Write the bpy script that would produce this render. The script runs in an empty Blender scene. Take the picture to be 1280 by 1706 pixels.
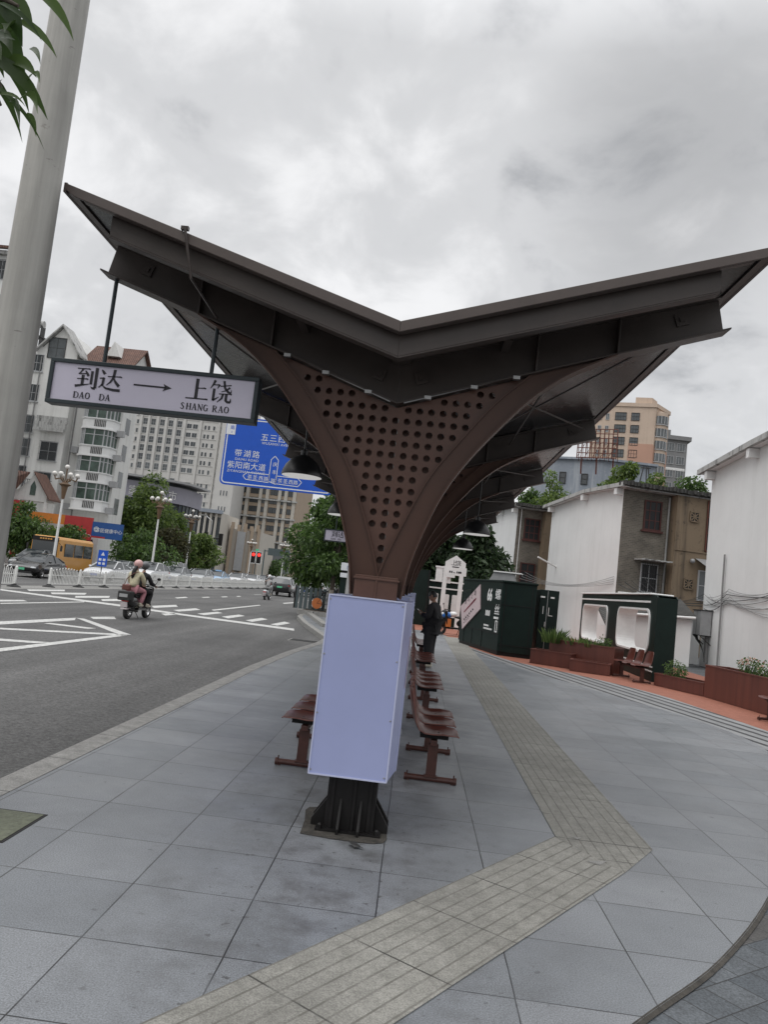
import bpy, bmesh, math, random
from mathutils import Vector, Matrix
R = math.radians
rnd = random.Random(7)
SC = bpy.context.scene
COL = SC.collection

# ------------------------------------------------------------------ camera, sky, sun, exposure
EYE = Vector((0, 0, 1.7)); FPX = 1280.0; CX, CY = 640.0, 853.0
PITCH, ROLL, YAW = R(5.49), R(6.5), R(3.05)
cf = Vector((-math.sin(YAW)*math.cos(PITCH), math.cos(YAW)*math.cos(PITCH), math.sin(PITCH)))
cr0 = Vector((math.cos(YAW), math.sin(YAW), 0)); cu0 = cr0.cross(cf)
cr = math.cos(ROLL)*cr0 + math.sin(ROLL)*cu0
cu = -math.sin(ROLL)*cr0 + math.cos(ROLL)*cu0
cam = bpy.data.cameras.new('camera'); camo = bpy.data.objects.new('camera', cam); COL.objects.link(camo)
cam.sensor_fit = 'VERTICAL'; cam.sensor_height = 36.0; cam.lens = FPX/1706*36
cam.clip_start = 0.05; cam.clip_end = 4000
camo.matrix_world = Matrix(((cr.x, cu.x, -cf.x, 0), (cr.y, cu.y, -cf.y, 0), (cr.z, cu.z, -cf.z, 1.7), (0, 0, 0, 1)))
SC.camera = camo
SUN_EL, SUN_AZ = R(55), R(232)          # azimuth clockwise from +Y
w = bpy.data.worlds.new('World'); SC.world = w; w.use_nodes = True
nt = w.node_tree; nt.nodes.clear()
def N(t, **k):
    n = nt.nodes.new(t)
    for a, b in k.items(): setattr(n, a, b)
    return n
out = N('ShaderNodeOutputWorld'); mixs = N('ShaderNodeMixShader'); mixs.inputs[0].default_value = 0.93
b1 = N('ShaderNodeBackground'); b1.inputs[1].default_value = 0.08
sky = N('ShaderNodeTexSky'); sky.sky_type = 'NISHITA'; sky.sun_disc = False
sky.sun_elevation = SUN_EL; sky.sun_rotation = SUN_AZ
nt.links.new(sky.outputs[0], b1.inputs[0])
b2 = N('ShaderNodeBackground'); b2.inputs[1].default_value = 1.0
tc = N('ShaderNodeTexCoord'); sep = N('ShaderNodeSeparateXYZ'); nt.links.new(tc.outputs['Generated'], sep.inputs[0])
zc = N('ShaderNodeMath', operation='MAXIMUM'); nt.links.new(sep.outputs[2], zc.inputs[0]); zc.inputs[1].default_value = 0.0
za = N('ShaderNodeMath', operation='ADD'); nt.links.new(zc.outputs[0], za.inputs[0]); za.inputs[1].default_value = 0.55
dv = N('ShaderNodeVectorMath', operation='DIVIDE'); cmb = N('ShaderNodeCombineXYZ')
for i in range(3): nt.links.new(za.outputs[0], cmb.inputs[i])
nt.links.new(tc.outputs['Generated'], dv.inputs[0]); nt.links.new(cmb.outputs[0], dv.inputs[1])
def cloudnoise(scale, detail, rough, off, dist=0.0):
    ad = N('ShaderNodeVectorMath', operation='ADD'); ad.inputs[1].default_value = off
    nt.links.new(dv.outputs[0], ad.inputs[0])
    n = N('ShaderNodeTexNoise'); n.inputs['Scale'].default_value = scale; n.inputs['Detail'].default_value = detail
    n.inputs['Roughness'].default_value = rough; n.inputs['Distortion'].default_value = dist
    nt.links.new(ad.outputs[0], n.inputs['Vector']); return n
n1 = cloudnoise(2.0, 7, 0.50, (2.2, 9.9, 5.0), 0.25); n2 = cloudnoise(6.0, 6, 0.55, (8.8, 0.1, 3.0), 0.3)
mx = N('ShaderNodeMath', operation='MULTIPLY_ADD'); nt.links.new(n2.outputs[0], mx.inputs[0]); mx.inputs[1].default_value = 0.62
m2 = N('ShaderNodeMath', operation='MULTIPLY'); nt.links.new(n1.outputs[0], m2.inputs[0]); m2.inputs[1].default_value = 0.66
nt.links.new(m2.outputs[0], mx.inputs[2])
ramp = N('ShaderNodeValToRGB'); cr_ = ramp.color_ramp; cr_.interpolation = 'EASE'
cr_.elements[0].position = 0.45; cr_.elements[0].color = (0.31, 0.316, 0.328, 1)
cr_.elements[1].position = 0.80; cr_.elements[1].color = (0.74, 0.74, 0.745, 1)
e = cr_.elements.new(0.62); e.color = (0.55, 0.553, 0.56, 1)
nt.links.new(mx.outputs[0], ramp.inputs[0])
# overcast skies are brighter overhead than near the horizon
gr = N('ShaderNodeMapRange'); gr.inputs[1].default_value = 0.60; gr.inputs[2].default_value = 0.95; gr.inputs[3].default_value = 1.0; gr.inputs[4].default_value = 3.2
nt.links.new(zc.outputs[0], gr.inputs[0])
sc_ = N('ShaderNodeVectorMath', operation='SCALE'); nt.links.new(ramp.outputs[0], sc_.inputs[0]); nt.links.new(gr.outputs[0], sc_.inputs['Scale'])
# the darker cloud bank up to the right of the canopy
bk = cr*((1150-CX)/FPX) + cu*((CY-270)/FPX) + cf; bk.normalize()
dt = N('ShaderNodeVectorMath', operation='DOT_PRODUCT'); nm = N('ShaderNodeVectorMath', operation='NORMALIZE'); nt.links.new(tc.outputs['Generated'], nm.inputs[0]); nt.links.new(nm.outputs[0], dt.inputs[0]); dt.inputs[1].default_value = bk
w1 = N('ShaderNodeMath', operation='MULTIPLY_ADD'); nt.links.new(n2.outputs[0], w1.inputs[0]); w1.inputs[1].default_value = 0.055; nt.links.new(dt.outputs['Value'], w1.inputs[2])
mr_ = N('ShaderNodeMapRange'); mr_.interpolation_type = 'SMOOTHSTEP'; mr_.inputs[1].default_value = 1.004; mr_.inputs[2].default_value = 1.032; mr_.inputs[3].default_value = 1.0; mr_.inputs[4].default_value = 0.72; nt.links.new(w1.outputs[0], mr_.inputs[0])
sc2_ = N('ShaderNodeVectorMath', operation='SCALE'); nt.links.new(sc_.outputs[0], sc2_.inputs[0]); nt.links.new(mr_.outputs[0], sc2_.inputs['Scale'])
nt.links.new(sc2_.outputs[0], b2.inputs[0])
nt.links.new(b1.outputs[0], mixs.inputs[1]); nt.links.new(b2.outputs[0], mixs.inputs[2]); nt.links.new(mixs.outputs[0], out.inputs[0])
sl = bpy.data.lights.new('sun', 'SUN'); sl.energy = 0.8; sl.angle = R(50); sl.color = (1, 0.97, 0.93)
so = bpy.data.objects.new('sun', sl); COL.objects.link(so)
sd = Vector((math.sin(SUN_AZ)*math.cos(SUN_EL), math.cos(SUN_AZ)*math.cos(SUN_EL), math.sin(SUN_EL)))
so.rotation_euler = sd.to_track_quat('Z', 'Y').to_euler(); so.location = sd*60
SC.view_settings.view_transform = 'Standard'; SC.view_settings.look = 'None'; SC.view_settings.gamma = 1.0
SC.view_settings.exposure = 0.38; SC.view_settings.use_curve_mapping = False

# ------------------------------------------------------------------ picture point -> place (used to survey the site)
def ray(x, y): return cr*((x-CX)/FPX) + cu*((CY-y)/FPX) + cf
def G(x, y, z=0.0):
    d = ray(x, y); return EYE + d*((z-EYE.z)/d.z)
def AY(x, y, Y):
    d = ray(x, y); return EYE + d*(Y/d.y)

# ------------------------------------------------------------------ materials
MATS = {}
def mat(name, col, rough=0.6, metal=0.0, var=0.0, vscale=3.0, bump=0.0, bscale=40.0, spec=0.5, emit=None, island=None, coat=0.0):
    if name in MATS: return MATS[name]
    m = bpy.data.materials.new(name); m.use_nodes = True; MATS[name] = m
    t = m.node_tree; p = t.nodes['Principled BSDF']
    p.inputs['Base Color'].default_value = (*col, 1); p.inputs['Roughness'].default_value = rough
    p.inputs['Metallic'].default_value = metal; p.inputs['Specular IOR Level'].default_value = spec
    if coat: p.inputs['Coat Weight'].default_value = coat; p.inputs['Coat Roughness'].default_value = 0.06
    if emit: p.inputs['Emission Color'].default_value = (*emit[0], 1); p.inputs['Emission Strength'].default_value = emit[1]
    if var or bump:
        tc = t.nodes.new('ShaderNodeTexCoord')
    if var:
        n = t.nodes.new('ShaderNodeTexNoise'); n.inputs['Scale'].default_value = vscale; n.inputs['Detail'].default_value = 6; n.inputs['Roughness'].default_value = 0.65
        t.links.new(tc.outputs['Object'], n.inputs['Vector'])
        r = t.nodes.new('ShaderNodeValToRGB'); r.color_ramp.elements[0].position = 0.3; r.color_ramp.elements[1].position = 0.7
        r.color_ramp.elements[0].color = (*[c*(1-var) for c in col], 1); r.color_ramp.elements[1].color = (*[min(1, c*(1+var)) for c in col], 1)
        t.links.new(n.outputs[0], r.inputs[0]); t.links.new(r.outputs[0], p.inputs['Base Color'])
        mr = t.nodes.new('ShaderNodeMapRange'); mr.inputs[3].default_value = max(0.03, rough-0.12*min(1, var*3)); mr.inputs[4].default_value = min(1, rough+0.12*min(1, var*3))
        t.links.new(n.outputs[0], mr.inputs[0]); t.links.new(mr.outputs[0], p.inputs['Roughness'])
    if island:
        g = t.nodes.new('ShaderNodeNewGeometry'); r = t.nodes.new('ShaderNodeValToRGB')
        r.color_ramp.elements[0].color = (*col, 1); r.color_ramp.elements[1].color = (*island, 1)
        t.links.new(g.outputs['Random Per Island'], r.inputs[0]); t.links.new(r.outputs[0], p.inputs['Base Color'])
    if island and name.startswith(('leaf', 'grass')):
        tr = t.nodes.new('ShaderNodeBsdfTranslucent'); ms = t.nodes.new('ShaderNodeMixShader'); ms.inputs[0].default_value = 0.38
        hs = t.nodes.new('ShaderNodeHueSaturation'); hs.inputs['Value'].default_value = 1.5; t.links.new(r.outputs[0], hs.inputs['Color']); t.links.new(hs.outputs[0], tr.inputs[0])
        t.links.new(p.outputs[0], ms.inputs[1]); t.links.new(tr.outputs[0], ms.inputs[2]); t.links.new(ms.outputs[0], t.nodes['Material Output'].inputs[0])
    if bump:
        n2 = t.nodes.new('ShaderNodeTexNoise'); n2.inputs['Scale'].default_value = bscale; n2.inputs['Detail'].default_value = 4
        t.links.new(tc.outputs['Object'], n2.inputs['Vector'])
        b = t.nodes.new('ShaderNodeBump'); b.inputs['Strength'].default_value = bump; b.inputs['Distance'].default_value = 0.02
        t.links.new(n2.outputs[0], b.inputs['Height']); t.links.new(b.outputs[0], p.inputs['Normal'])
    return m

class NG:
    """small node-building helper for the larger surface materials"""
    def __init__(s, name, rough=0.7):
        s.m = bpy.data.materials.new(name); s.m.use_nodes = True; s.t = s.m.node_tree
        s.p = s.t.nodes['Principled BSDF']; s.p.inputs['Roughness'].default_value = rough
        s.tc = s.t.nodes.new('ShaderNodeTexCoord'); MATS[name] = s.m
        s.pos = s.tc.outputs['Object']; sp = s.t.nodes.new('ShaderNodeSeparateXYZ'); s.t.links.new(s.pos, sp.inputs[0])
        s.x, s.y, s.z = sp.outputs
    def lk(s, a, b):
        if isinstance(a, (int, float)): b.default_value = a
        elif isinstance(a, tuple): b.default_value = (*a, 1) if len(a) == 3 and len(b.default_value) == 4 else a
        else: s.t.links.new(a, b)
    def math(s, op, a, b=0.0, c=0.0):
        n = s.t.nodes.new('ShaderNodeMath'); n.operation = op
        for i, v in enumerate((a, b, c)): s.lk(v, n.inputs[i])
        return n.outputs[0]
    def noise(s, scale, detail=5, rough=0.6, vec=None, dist=0.0):
        n = s.t.nodes.new('ShaderNodeTexNoise'); n.inputs['Scale'].default_value = scale; n.inputs['Detail'].default_value = detail
        n.inputs['Roughness'].default_value = rough; n.inputs['Distortion'].default_value = dist
        s.t.links.new(vec or s.pos, n.inputs['Vector']); return n.outputs[0]
    def vor(s, scale, vec=None):
        n = s.t.nodes.new('ShaderNodeTexVoronoi'); n.inputs['Scale'].default_value = scale; s.t.links.new(vec or s.pos, n.inputs['Vector']); return n.outputs[0]
    def comb(s, a, b, c=0.0):
        n = s.t.nodes.new('ShaderNodeCombineXYZ')
        for i, v in enumerate((a, b, c)): s.lk(v, n.inputs[i])
        return n.outputs[0]
    def white(s, vec):
        n = s.t.nodes.new('ShaderNodeTexWhiteNoise'); s.t.links.new(vec, n.inputs['Vector']); return n.outputs[0]
    def ramp(s, f, *st):
        n = s.t.nodes.new('ShaderNodeValToRGB'); el = n.color_ramp.elements
        for i, (p, c) in enumerate(st):
            e = el[i] if i < 2 else el.new(p)
            e.position = p; e.color = (*c, 1) if isinstance(c, tuple) else (c, c, c, 1)
        s.lk(f, n.inputs[0]); return n.outputs[0]
    def mix(s, f, a, b, mode='MIX'):
        n = s.t.nodes.new('ShaderNodeMix'); n.data_type = 'RGBA'; n.blend_type = mode
        s.lk(f, n.inputs[0]); s.lk(a, n.inputs[6]); s.lk(b, n.inputs[7]); return n.outputs[2]
    def line(s, c, period, off, width):
        """1 on a joint line, 0 between"""
        d = s.math('PINGPONG', s.math('ADD', s.math('SUBTRACT', c, off), 1000*period), period/2)
        return s.math('LESS_THAN', d, width/2)
    def cell(s, c, period, off): return s.math('FLOOR', s.math('DIVIDE', s.math('SUBTRACT', c, off), period))
    def bump(s, h, strength=0.4, dist=0.01):
        b = s.t.nodes.new('ShaderNodeBump'); b.inputs['Strength'].default_value = strength; b.inputs['Distance'].default_value = dist
        s.lk(h, b.inputs['Height']); s.t.links.new(b.outputs[0], s.p.inputs['Normal'])
    def done(s, col, rough=None):
        s.lk(col, s.p.inputs['Base Color'])
        if rough is not None: s.lk(rough, s.p.inputs['Roughness'])
        return s.m

# granite pavement slabs, 0.65 x 0.63 m
g = NG('granite_slabs', 0.55)
wob = g.math('MULTIPLY', g.math('SUBTRACT', g.noise(1.3, 2), 0.5), 0.012)
lx = g.line(g.math('ADD', g.x, wob), 0.645, -0.03, 0.0074); ly = g.line(g.math('ADD', g.y, wob), 0.63, 4.17, 0.0074)
joint = g.math('MAXIMUM', lx, ly)
jn = g.math('MULTIPLY', joint, g.ramp(g.noise(2.2, 3), (0.30, 0.55), (0.55, 1.0)))
cid = g.comb(g.cell(g.x, 0.645, -0.03), g.cell(g.y, 0.63, 4.17))
tone = g.ramp(g.white(cid), (0.0, (0.166, 0.177, 0.190)), (1.0, (0.208, 0.218, 0.231)))
spk = g.ramp(g.noise(130, 3, 0.6), (0.34, 0.62), (0.66, 1.36)); tone = g.mix(1.0, tone, spk, 'MULTIPLY')
wht = g.ramp(g.vor(150), (0.06, 1.0), (0.14, 0.0)); tone = g.mix(g.math('MULTIPLY', wht, 0.35), tone, (0.5, 0.5, 0.5))
stain = g.ramp(g.noise(0.9, 6, 0.65), (0.32, 0.84), (0.62, 1.08)); tone = g.mix(1.0, tone, stain, 'MULTIPLY')
st2 = g.ramp(g.noise(5.5, 5, 0.7), (0.62, 1.0), (0.74, 0.62)); tone = g.mix(0.8, tone, st2, 'MULTIPLY')
spots = g.ramp(g.noise(14, 2, 0.4), (0.73, 1.0), (0.78, 0.5)); tone = g.mix(0.9, tone, spots, 'MULTIPLY')
und = g.math('MAXIMUM', g.math('SUBTRACT', 1.0, g.math('DIVIDE', g.math('ABSOLUTE', g.math('ADD', g.x, 0.3)), 1.5)), 0.0)  # stains under the shelter, also painting contact shade into the slabs
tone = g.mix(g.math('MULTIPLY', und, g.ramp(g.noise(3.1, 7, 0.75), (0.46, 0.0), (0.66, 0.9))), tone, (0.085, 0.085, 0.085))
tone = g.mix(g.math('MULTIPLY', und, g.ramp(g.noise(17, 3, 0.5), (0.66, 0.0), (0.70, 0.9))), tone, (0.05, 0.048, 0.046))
tone = g.mix(jn, tone, (0.022, 0.022, 0.023))
g.bump(g.math('SUBTRACT', 1.0, joint), 0.25, 0.003)
g.done(tone, g.ramp(g.noise(1.6, 5), (0.3, 0.30), (0.7, 0.50)))
# tactile strip: long bars along local Y, slab joints across
g = NG('tactile_paving', 0.75)
bar = g.line(g.x, 0.0875, 0.0, 0.011); crs = g.line(g.y, 0.62, 0.0, 0.010)
c0 = g.ramp(g.noise(9, 6, 0.7), (0.3, (0.18, 0.176, 0.158)), (0.7, (0.285, 0.278, 0.252)))
c0 = g.mix(1.0, c0, g.ramp(g.noise(140, 2), (0.35, 0.72), (0.65, 1.25)), 'MULTIPLY')
c0 = g.mix(1.0, c0, g.ramp(g.noise(0.8, 4), (0.35, 0.8), (0.65, 1.1)), 'MULTIPLY')
c0 = g.mix(g.math('MULTIPLY', bar, g.ramp(g.noise(6, 3), (0.3, 0.25), (0.6, 0.8))), c0, (0.10, 0.094, 0.08))
c0 = g.mix(g.math('MULTIPLY', crs, g.ramp(g.noise(3, 2), (0.4, 0.3), (0.6, 1.0))), c0, (0.03, 0.028, 0.025))
g.bump(g.math('SUBTRACT', 1.0, g.math('MAXIMUM', bar, crs)), 0.7, 0.005); g.done(c0)
# asphalt
g = NG('asphalt', 0.82)
c0 = g.ramp(g.noise(24, 5, 0.85), (0.34, (0.026, 0.026, 0.026)), (0.66, (0.135, 0.133, 0.130)))
c0 = g.mix(1.0, c0, g.ramp(g.noise(0.22, 5, 0.6), (0.3, 0.8), (0.7, 1.22)), 'MULTIPLY')
strk = g.noise(1.0, 4, 0.6, g.comb(g.math('MULTIPLY', g.x, 1.1), g.math('MULTIPLY', g.y, 0.06)))
c0 = g.mix(0.8, c0, g.ramp(strk, (0.35, 0.70), (0.68, 1.32)), 'MULTIPLY')
chips = g.ramp(g.vor(30), (0.08, 1.0), (0.2, 0.0)); c0 = g.mix(g.math('MULTIPLY', chips, 0.45), c0, (0.24, 0.24, 0.235))
g.bump(g.noise(85, 3), 0.3, 0.008); g.done(c0)
# kerb stone, joints along Y every metre
g = NG('kerb_stone', 0.7)
c0 = g.ramp(g.noise(7, 6, 0.7), (0.3, (0.15, 0.147, 0.14)), (0.7, (0.29, 0.285, 0.27)))
c0 = g.mix(1.0, c0, g.ramp(g.noise(120, 2), (0.35, 0.75), (0.65, 1.25)), 'MULTIPLY')
c0 = g.mix(g.line(g.y, 1.0, 0.37, 0.012), c0, (0.04, 0.04, 0.04)); g.done(c0)
# small dark paving bricks
g = NG('dark_paving_bricks', 0.75)
u_ = g.math('ADD', g.math('MULTIPLY', g.x, 0.80), g.math('MULTIPLY', g.y, 0.60)); v_ = g.math('SUBTRACT', g.math('MULTIPLY', g.y, 0.80), g.math('MULTIPLY', g.x, 0.60))
row = g.cell(v_, 0.2, 0); us = g.math('ADD', u_, g.math('MULTIPLY', row, 0.1))
j = g.math('MAXIMUM', g.line(us, 0.2, 0, 0.007), g.line(v_, 0.2, 0, 0.007))
c0 = g.ramp(g.white(g.comb(g.cell(us, 0.2, 0), row)), (0, (0.070, 0.080, 0.090)), (1, (0.105, 0.115, 0.125)))
c0 = g.mix(g.line(v_, 0.8, 0.1, 0.19), c0, (0.078, 0.075, 0.072))
c0 = g.mix(1.0, c0, g.ramp(g.noise(90, 3), (0.3, 0.6), (0.7, 1.4)), 'MULTIPLY')
c0 = g.mix(0.7, c0, g.ramp(g.noise(3, 6, .7), (0.3, 0.6), (0.7, 1.2)), 'MULTIPLY')
c0 = g.mix(j, c0, (0.03, 0.031, 0.032)); g.bump(g.math('SUBTRACT', g.math('MULTIPLY', g.noise(60), .3), j), 0.5, 0.006); g.done(c0)
# grey boards with dark seams running round the plaza
g = NG('striped_paving', 0.7)
v_ = g.math('ADD', g.x, g.math('MULTIPLY', g.y, 0.235))
row = g.cell(v_, 0.30, 0)
c0 = g.ramp(g.white(g.comb(row, 3.0)), (0, (0.20, 0.203, 0.205)), (1, (0.255, 0.258, 0.26)))
c0 = g.mix(1.0, c0, g.ramp(g.noise(4, 6, .7), (0.3, 0.75), (0.7, 1.15)), 'MULTIPLY')
c0 = g.mix(g.line(v_, 0.33, 0, 0.115), c0, (0.030, 0.031, 0.033)); g.done(c0)
g = NG('terracotta_paving', 0.75)
c0 = g.ramp(g.noise(5, 6, .65), (0.3, (0.235, 0.085, 0.052)), (0.7, (0.31, 0.118, 0.075)))
c0 = g.mix(1.0, c0, g.ramp(g.noise(70, 2), (0.35, 0.8), (0.65, 1.15)), 'MULTIPLY'); g.done(c0)
# white render with rain streaks
def render_mat(name, base, dirt, amt=0.6, streak=True):
    g = NG(name, 0.85)
    c0 = g.ramp(g.noise(0.5, 6, 0.6), (0.3, tuple(c*0.90 for c in base)), (0.7, base))
    if streak:
        sv = g.noise(1.0, 5, 0.65, g.comb(g.math('MULTIPLY', g.x, 2.2), g.math('MULTIPLY', g.y, 2.2), g.math('MULTIPLY', g.z, 0.12)))
        c0 = g.mix(g.math('MULTIPLY', g.ramp(sv, (0.52, 0.0), (0.78, 1.0)), amt), c0, dirt)
    c0 = g.mix(g.math('MULTIPLY', g.ramp(g.noise(3.3, 7, 0.72), (0.56, 0.0), (0.74, 1.0)), amt*0.7), c0, dirt)
    g.bump(g.noise(25, 4), 0.15, 0.01); return g.done(c0)
render_mat('white_render', (0.74, 0.745, 0.74), (0.50, 0.50, 0.48), 0.28, True)
render_mat('weathered_render', (0.68, 0.68, 0.66), (0.30, 0.29, 0.27), 0.45)
render_mat('ochre_render', (0.225, 0.168, 0.112), (0.045, 0.036, 0.03), 1.25)
render_mat('cream_stone', (0.50, 0.47, 0.42), (0.3, 0.28, 0.25), 0.4)
render_mat('tower_render', (0.56, 0.55, 0.53), (0.42, 0.41, 0.40), 0.3, False)
render_mat('brown_stone', (0.36, 0.285, 0.215), (0.22, 0.18, 0.14), 0.4, False)
render_mat('salmon_render', (0.475, 0.285, 0.21), (0.32, 0.19, 0.14), 0.3, False)
render_mat('peach_render', (0.55, 0.435, 0.345), (0.34, 0.25, 0.19), 0.5)
render_mat('slate_panel', (0.27, 0.30, 0.345), (0.50, 0.52, 0.54), 0.8)
render_mat('grey_concrete', (0.21, 0.212, 0.215), (0.12, 0.12, 0.12), 0.5)
render_mat('stained_concrete', (0.42, 0.42, 0.41), (0.04, 0.04, 0.038), 1.35)
# grey brick
g = NG('grey_brick', 0.85)
br = g.t.nodes.new('ShaderNodeTexBrick'); br.inputs['Scale'].default_value = 1.0
br.inputs['Brick Width'].default_value = 0.26; br.inputs['Row Height'].default_value = 0.085; br.inputs['Mortar Size'].default_value = 0.009
br.inputs['Color1'].default_value = (0.165, 0.145, 0.118, 1); br.inputs['Color2'].default_value = (0.115, 0.102, 0.085, 1); br.inputs['Mortar'].default_value = (0.20, 0.185, 0.16, 1)
g.t.links.new(g.comb(g.math('ADD', g.x, g.y), g.z), br.inputs['Vector'])
c0 = g.mix(1.0, br.outputs[0], g.ramp(g.noise(0.9, 6, .65), (0.3, 0.62), (0.7, 1.22)), 'MULTIPLY'); g.done(c0)
# clay roof tiles
def tile_mat(name, a, b, per=0.22):
    g = NG(name, 0.85)
    wv = g.math('SINE', g.math('MULTIPLY', g.math('ADD', g.x, g.math('MULTIPLY', g.y, 0.8)), 6.283/per))
    c0 = g.ramp(g.noise(2.2, 6, .7), (0.3, a), (0.7, b)); c0 = g.mix(0.6, c0, g.ramp(wv, (0.0, 0.45), (0.8, 1.2)), 'MULTIPLY')
    g.bump(wv, 0.6, 0.04); return g.done(c0)
tile_mat('red_roof_tiles', (0.095, 0.052, 0.041), (0.185, 0.098, 0.072)); tile_mat('dark_roof_tiles', (0.035, 0.035, 0.033), (0.085, 0.082, 0.076))
g = NG('rust_red_cladding', 0.5)
sv = g.noise(1, 5, .6, g.comb(g.math('MULTIPLY', g.x, 5), g.math('MULTIPLY', g.y, 5), g.math('MULTIPLY', g.z, 0.4)))
c0 = g.ramp(sv, (0.3, (0.085, 0.027, 0.020)), (0.7, (0.135, 0.043, 0.030))); g.done(c0, 0.42)

M = lambda n: MATS[n]
mat('road_paint', (0.47, 0.47, 0.455), 0.7, var=0.38, vscale=16, bump=0.2)
mat('brown_paint', (0.100, 0.049, 0.035), 0.40, var=0.14, vscale=4, spec=0.4)
mat('arc_paint', (0.074, 0.036, 0.025), 0.42, var=0.12, vscale=3, spec=0.35)
mat('dark_steel', (0.060, 0.048, 0.043), 0.36, var=0.18, vscale=3, spec=0.4)
mat('black_steel', (0.013, 0.012, 0.012), 0.5, var=0.3, vscale=6, spec=0.25)
mat('soffit_sheet', (0.020, 0.019, 0.020), 0.26, var=0.2, vscale=1.5, spec=0.4, bump=0.3, bscale=2.2)
mat('roof_trim', (0.078, 0.060, 0.053), 0.4, var=0.12, vscale=4)
mat('galvanised', (0.42, 0.42, 0.42), 0.4, metal=0.8, var=0.2)
mat('light_panel', (0.345, 0.385, 0.62), 0.30, var=0.05, vscale=1.6)
mat('light_panel_edge', (0.50, 0.53, 0.70), 0.4)
mat('sign_face', (0.60, 0.57, 0.68), 0.35, var=0.03, vscale=2)
mat('sign_frame', (0.018, 0.030, 0.036), 0.4)
mat('ink', (0.013, 0.012, 0.018), 0.5)
mat('seat_plastic', (0.090, 0.024, 0.017), 0.30, var=0.06, vscale=3, spec=0.45)
mat('seat_edge', (0.20, 0.085, 0.070), 0.35)
mat('bench_steel', (0.066, 0.024, 0.018), 0.45, var=0.25, vscale=12)
mat('white_paint', (0.72, 0.72, 0.71), 0.5, var=0.08, vscale=4)
mat('fence_white', (0.68, 0.68, 0.66), 0.5, var=0.12, vscale=6)
mat('black_rubber', (0.022, 0.022, 0.022), 0.8, var=0.3)
mat('train_green', (0.0040, 0.013, 0.0105), 0.48, var=0.2, vscale=3, spec=0.25)
mat('dark_green', (0.006, 0.015, 0.012), 0.5, var=0.25, vscale=2, spec=0.25)
mat('glass_dark', (0.030, 0.036, 0.040), 0.08, spec=0.8)
mat('pane_dark', (0.016, 0.017, 0.019), 0.3, spec=0.3); mat('glass_grey', (0.085, 0.095, 0.10), 0.12, var=0.4, vscale=0.6, spec=0.7)
mat('glass_green', (0.055, 0.085, 0.070), 0.15, var=0.5, vscale=1.5, spec=0.7)
mat('window_red', (0.075, 0.022, 0.018), 0.6, var=0.2)
mat('window_metal', (0.40, 0.41, 0.42), 0.45)
mat('iron', (0.03, 0.03, 0.03), 0.6)
g = NG('concrete_pole', 0.7)
c0 = g.ramp(g.noise(1.6, 6, .6), (0.3, (0.33, 0.322, 0.30)), (0.7, (0.43, 0.42, 0.39)))
sv = g.noise(1, 5, .65, g.comb(g.math('MULTIPLY', g.x, 16), g.math('MULTIPLY', g.y, 16), g.math('MULTIPLY', g.z, 0.7)))
c0 = g.mix(1.0, c0, g.ramp(sv, (0.32, 0.78), (0.66, 1.08)), 'MULTIPLY')
scf = g.noise(1, 3, .6, g.comb(g.math('MULTIPLY', g.x, 9), g.math('MULTIPLY', g.y, 9), g.math('MULTIPLY', g.z, 26))); c0 = g.mix(g.ramp(scf, (0.70, 0.0), (0.74, 0.7)), c0, (0.13, 0.12, 0.11))
c0 = g.mix(g.ramp(g.noise(7, 4, .7), (0.66, 0.0), (0.72, 0.55)), c0, (0.20, 0.185, 0.16)); g.bump(g.noise(12, 4), .15, .01); g.done(c0)
mat('bark', (0.085, 0.07, 0.055), 0.9, var=0.35, vscale=7, bump=0.8, bscale=18)
mat('bark_white', (0.34, 0.31, 0.26), 0.9, var=0.3, vscale=7, bump=0.4, bscale=18)
mat('leaf_near', (0.024, 0.048, 0.014), 0.36, island=(0.070, 0.115, 0.028))
mat('leaf_mid', (0.022, 0.050, 0.014), 0.5, island=(0.110, 0.185, 0.045))
mat('leaf_bright', (0.034, 0.068, 0.015), 0.55, island=(0.165, 0.230, 0.055))
mat('leaf_dark', (0.012, 0.026, 0.012), 0.55, island=(0.040, 0.072, 0.026))
mat('leaf_brown', (0.030, 0.034, 0.016), 0.6, island=(0.090, 0.085, 0.035))
mat('grass_blade', (0.035, 0.070, 0.018), 0.5, island=(0.14, 0.20, 0.06))
mat('flower_pink', (0.36, 0.20, 0.17), 0.6, island=(0.42, 0.33, 0.25))
mat('skin', (0.30, 0.17, 0.115), 0.5, var=0.1, vscale=20)
mat('hair', (0.010, 0.009, 0.009), 0.5, var=0.3, vscale=60)
mat('black_cloth', (0.011, 0.011, 0.013), 0.85, var=0.25, vscale=14, bump=0.4, bscale=30)
mat('cream_cloth', (0.50, 0.46, 0.32), 0.85, var=0.15, vscale=10, bump=0.4, bscale=30)
mat('pink_cloth', (0.42, 0.19, 0.22), 0.85, var=0.15, vscale=10)
mat('grey_cloth', (0.32, 0.32, 0.32), 0.85, var=0.15, vscale=10)
mat('beige_shoe', (0.50, 0.46, 0.38), 0.7, var=0.15, vscale=20)
mat('helmet_pink', (0.55, 0.33, 0.31), 0.3); mat('helmet_grey', (0.10, 0.105, 0.11), 0.3); mat('helmet_white', (0.6, 0.6, 0.6), 0.3)
mat('bag_brown', (0.12, 0.04, 0.03), 0.5)
mat('car_black', (0.010, 0.010, 0.011), 0.2, coat=0.8); mat('car_white', (0.62, 0.63, 0.64), 0.3, coat=0.6); mat('car_silver', (0.36, 0.38, 0.39), 0.3, metal=0.3, coat=0.6)
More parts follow.
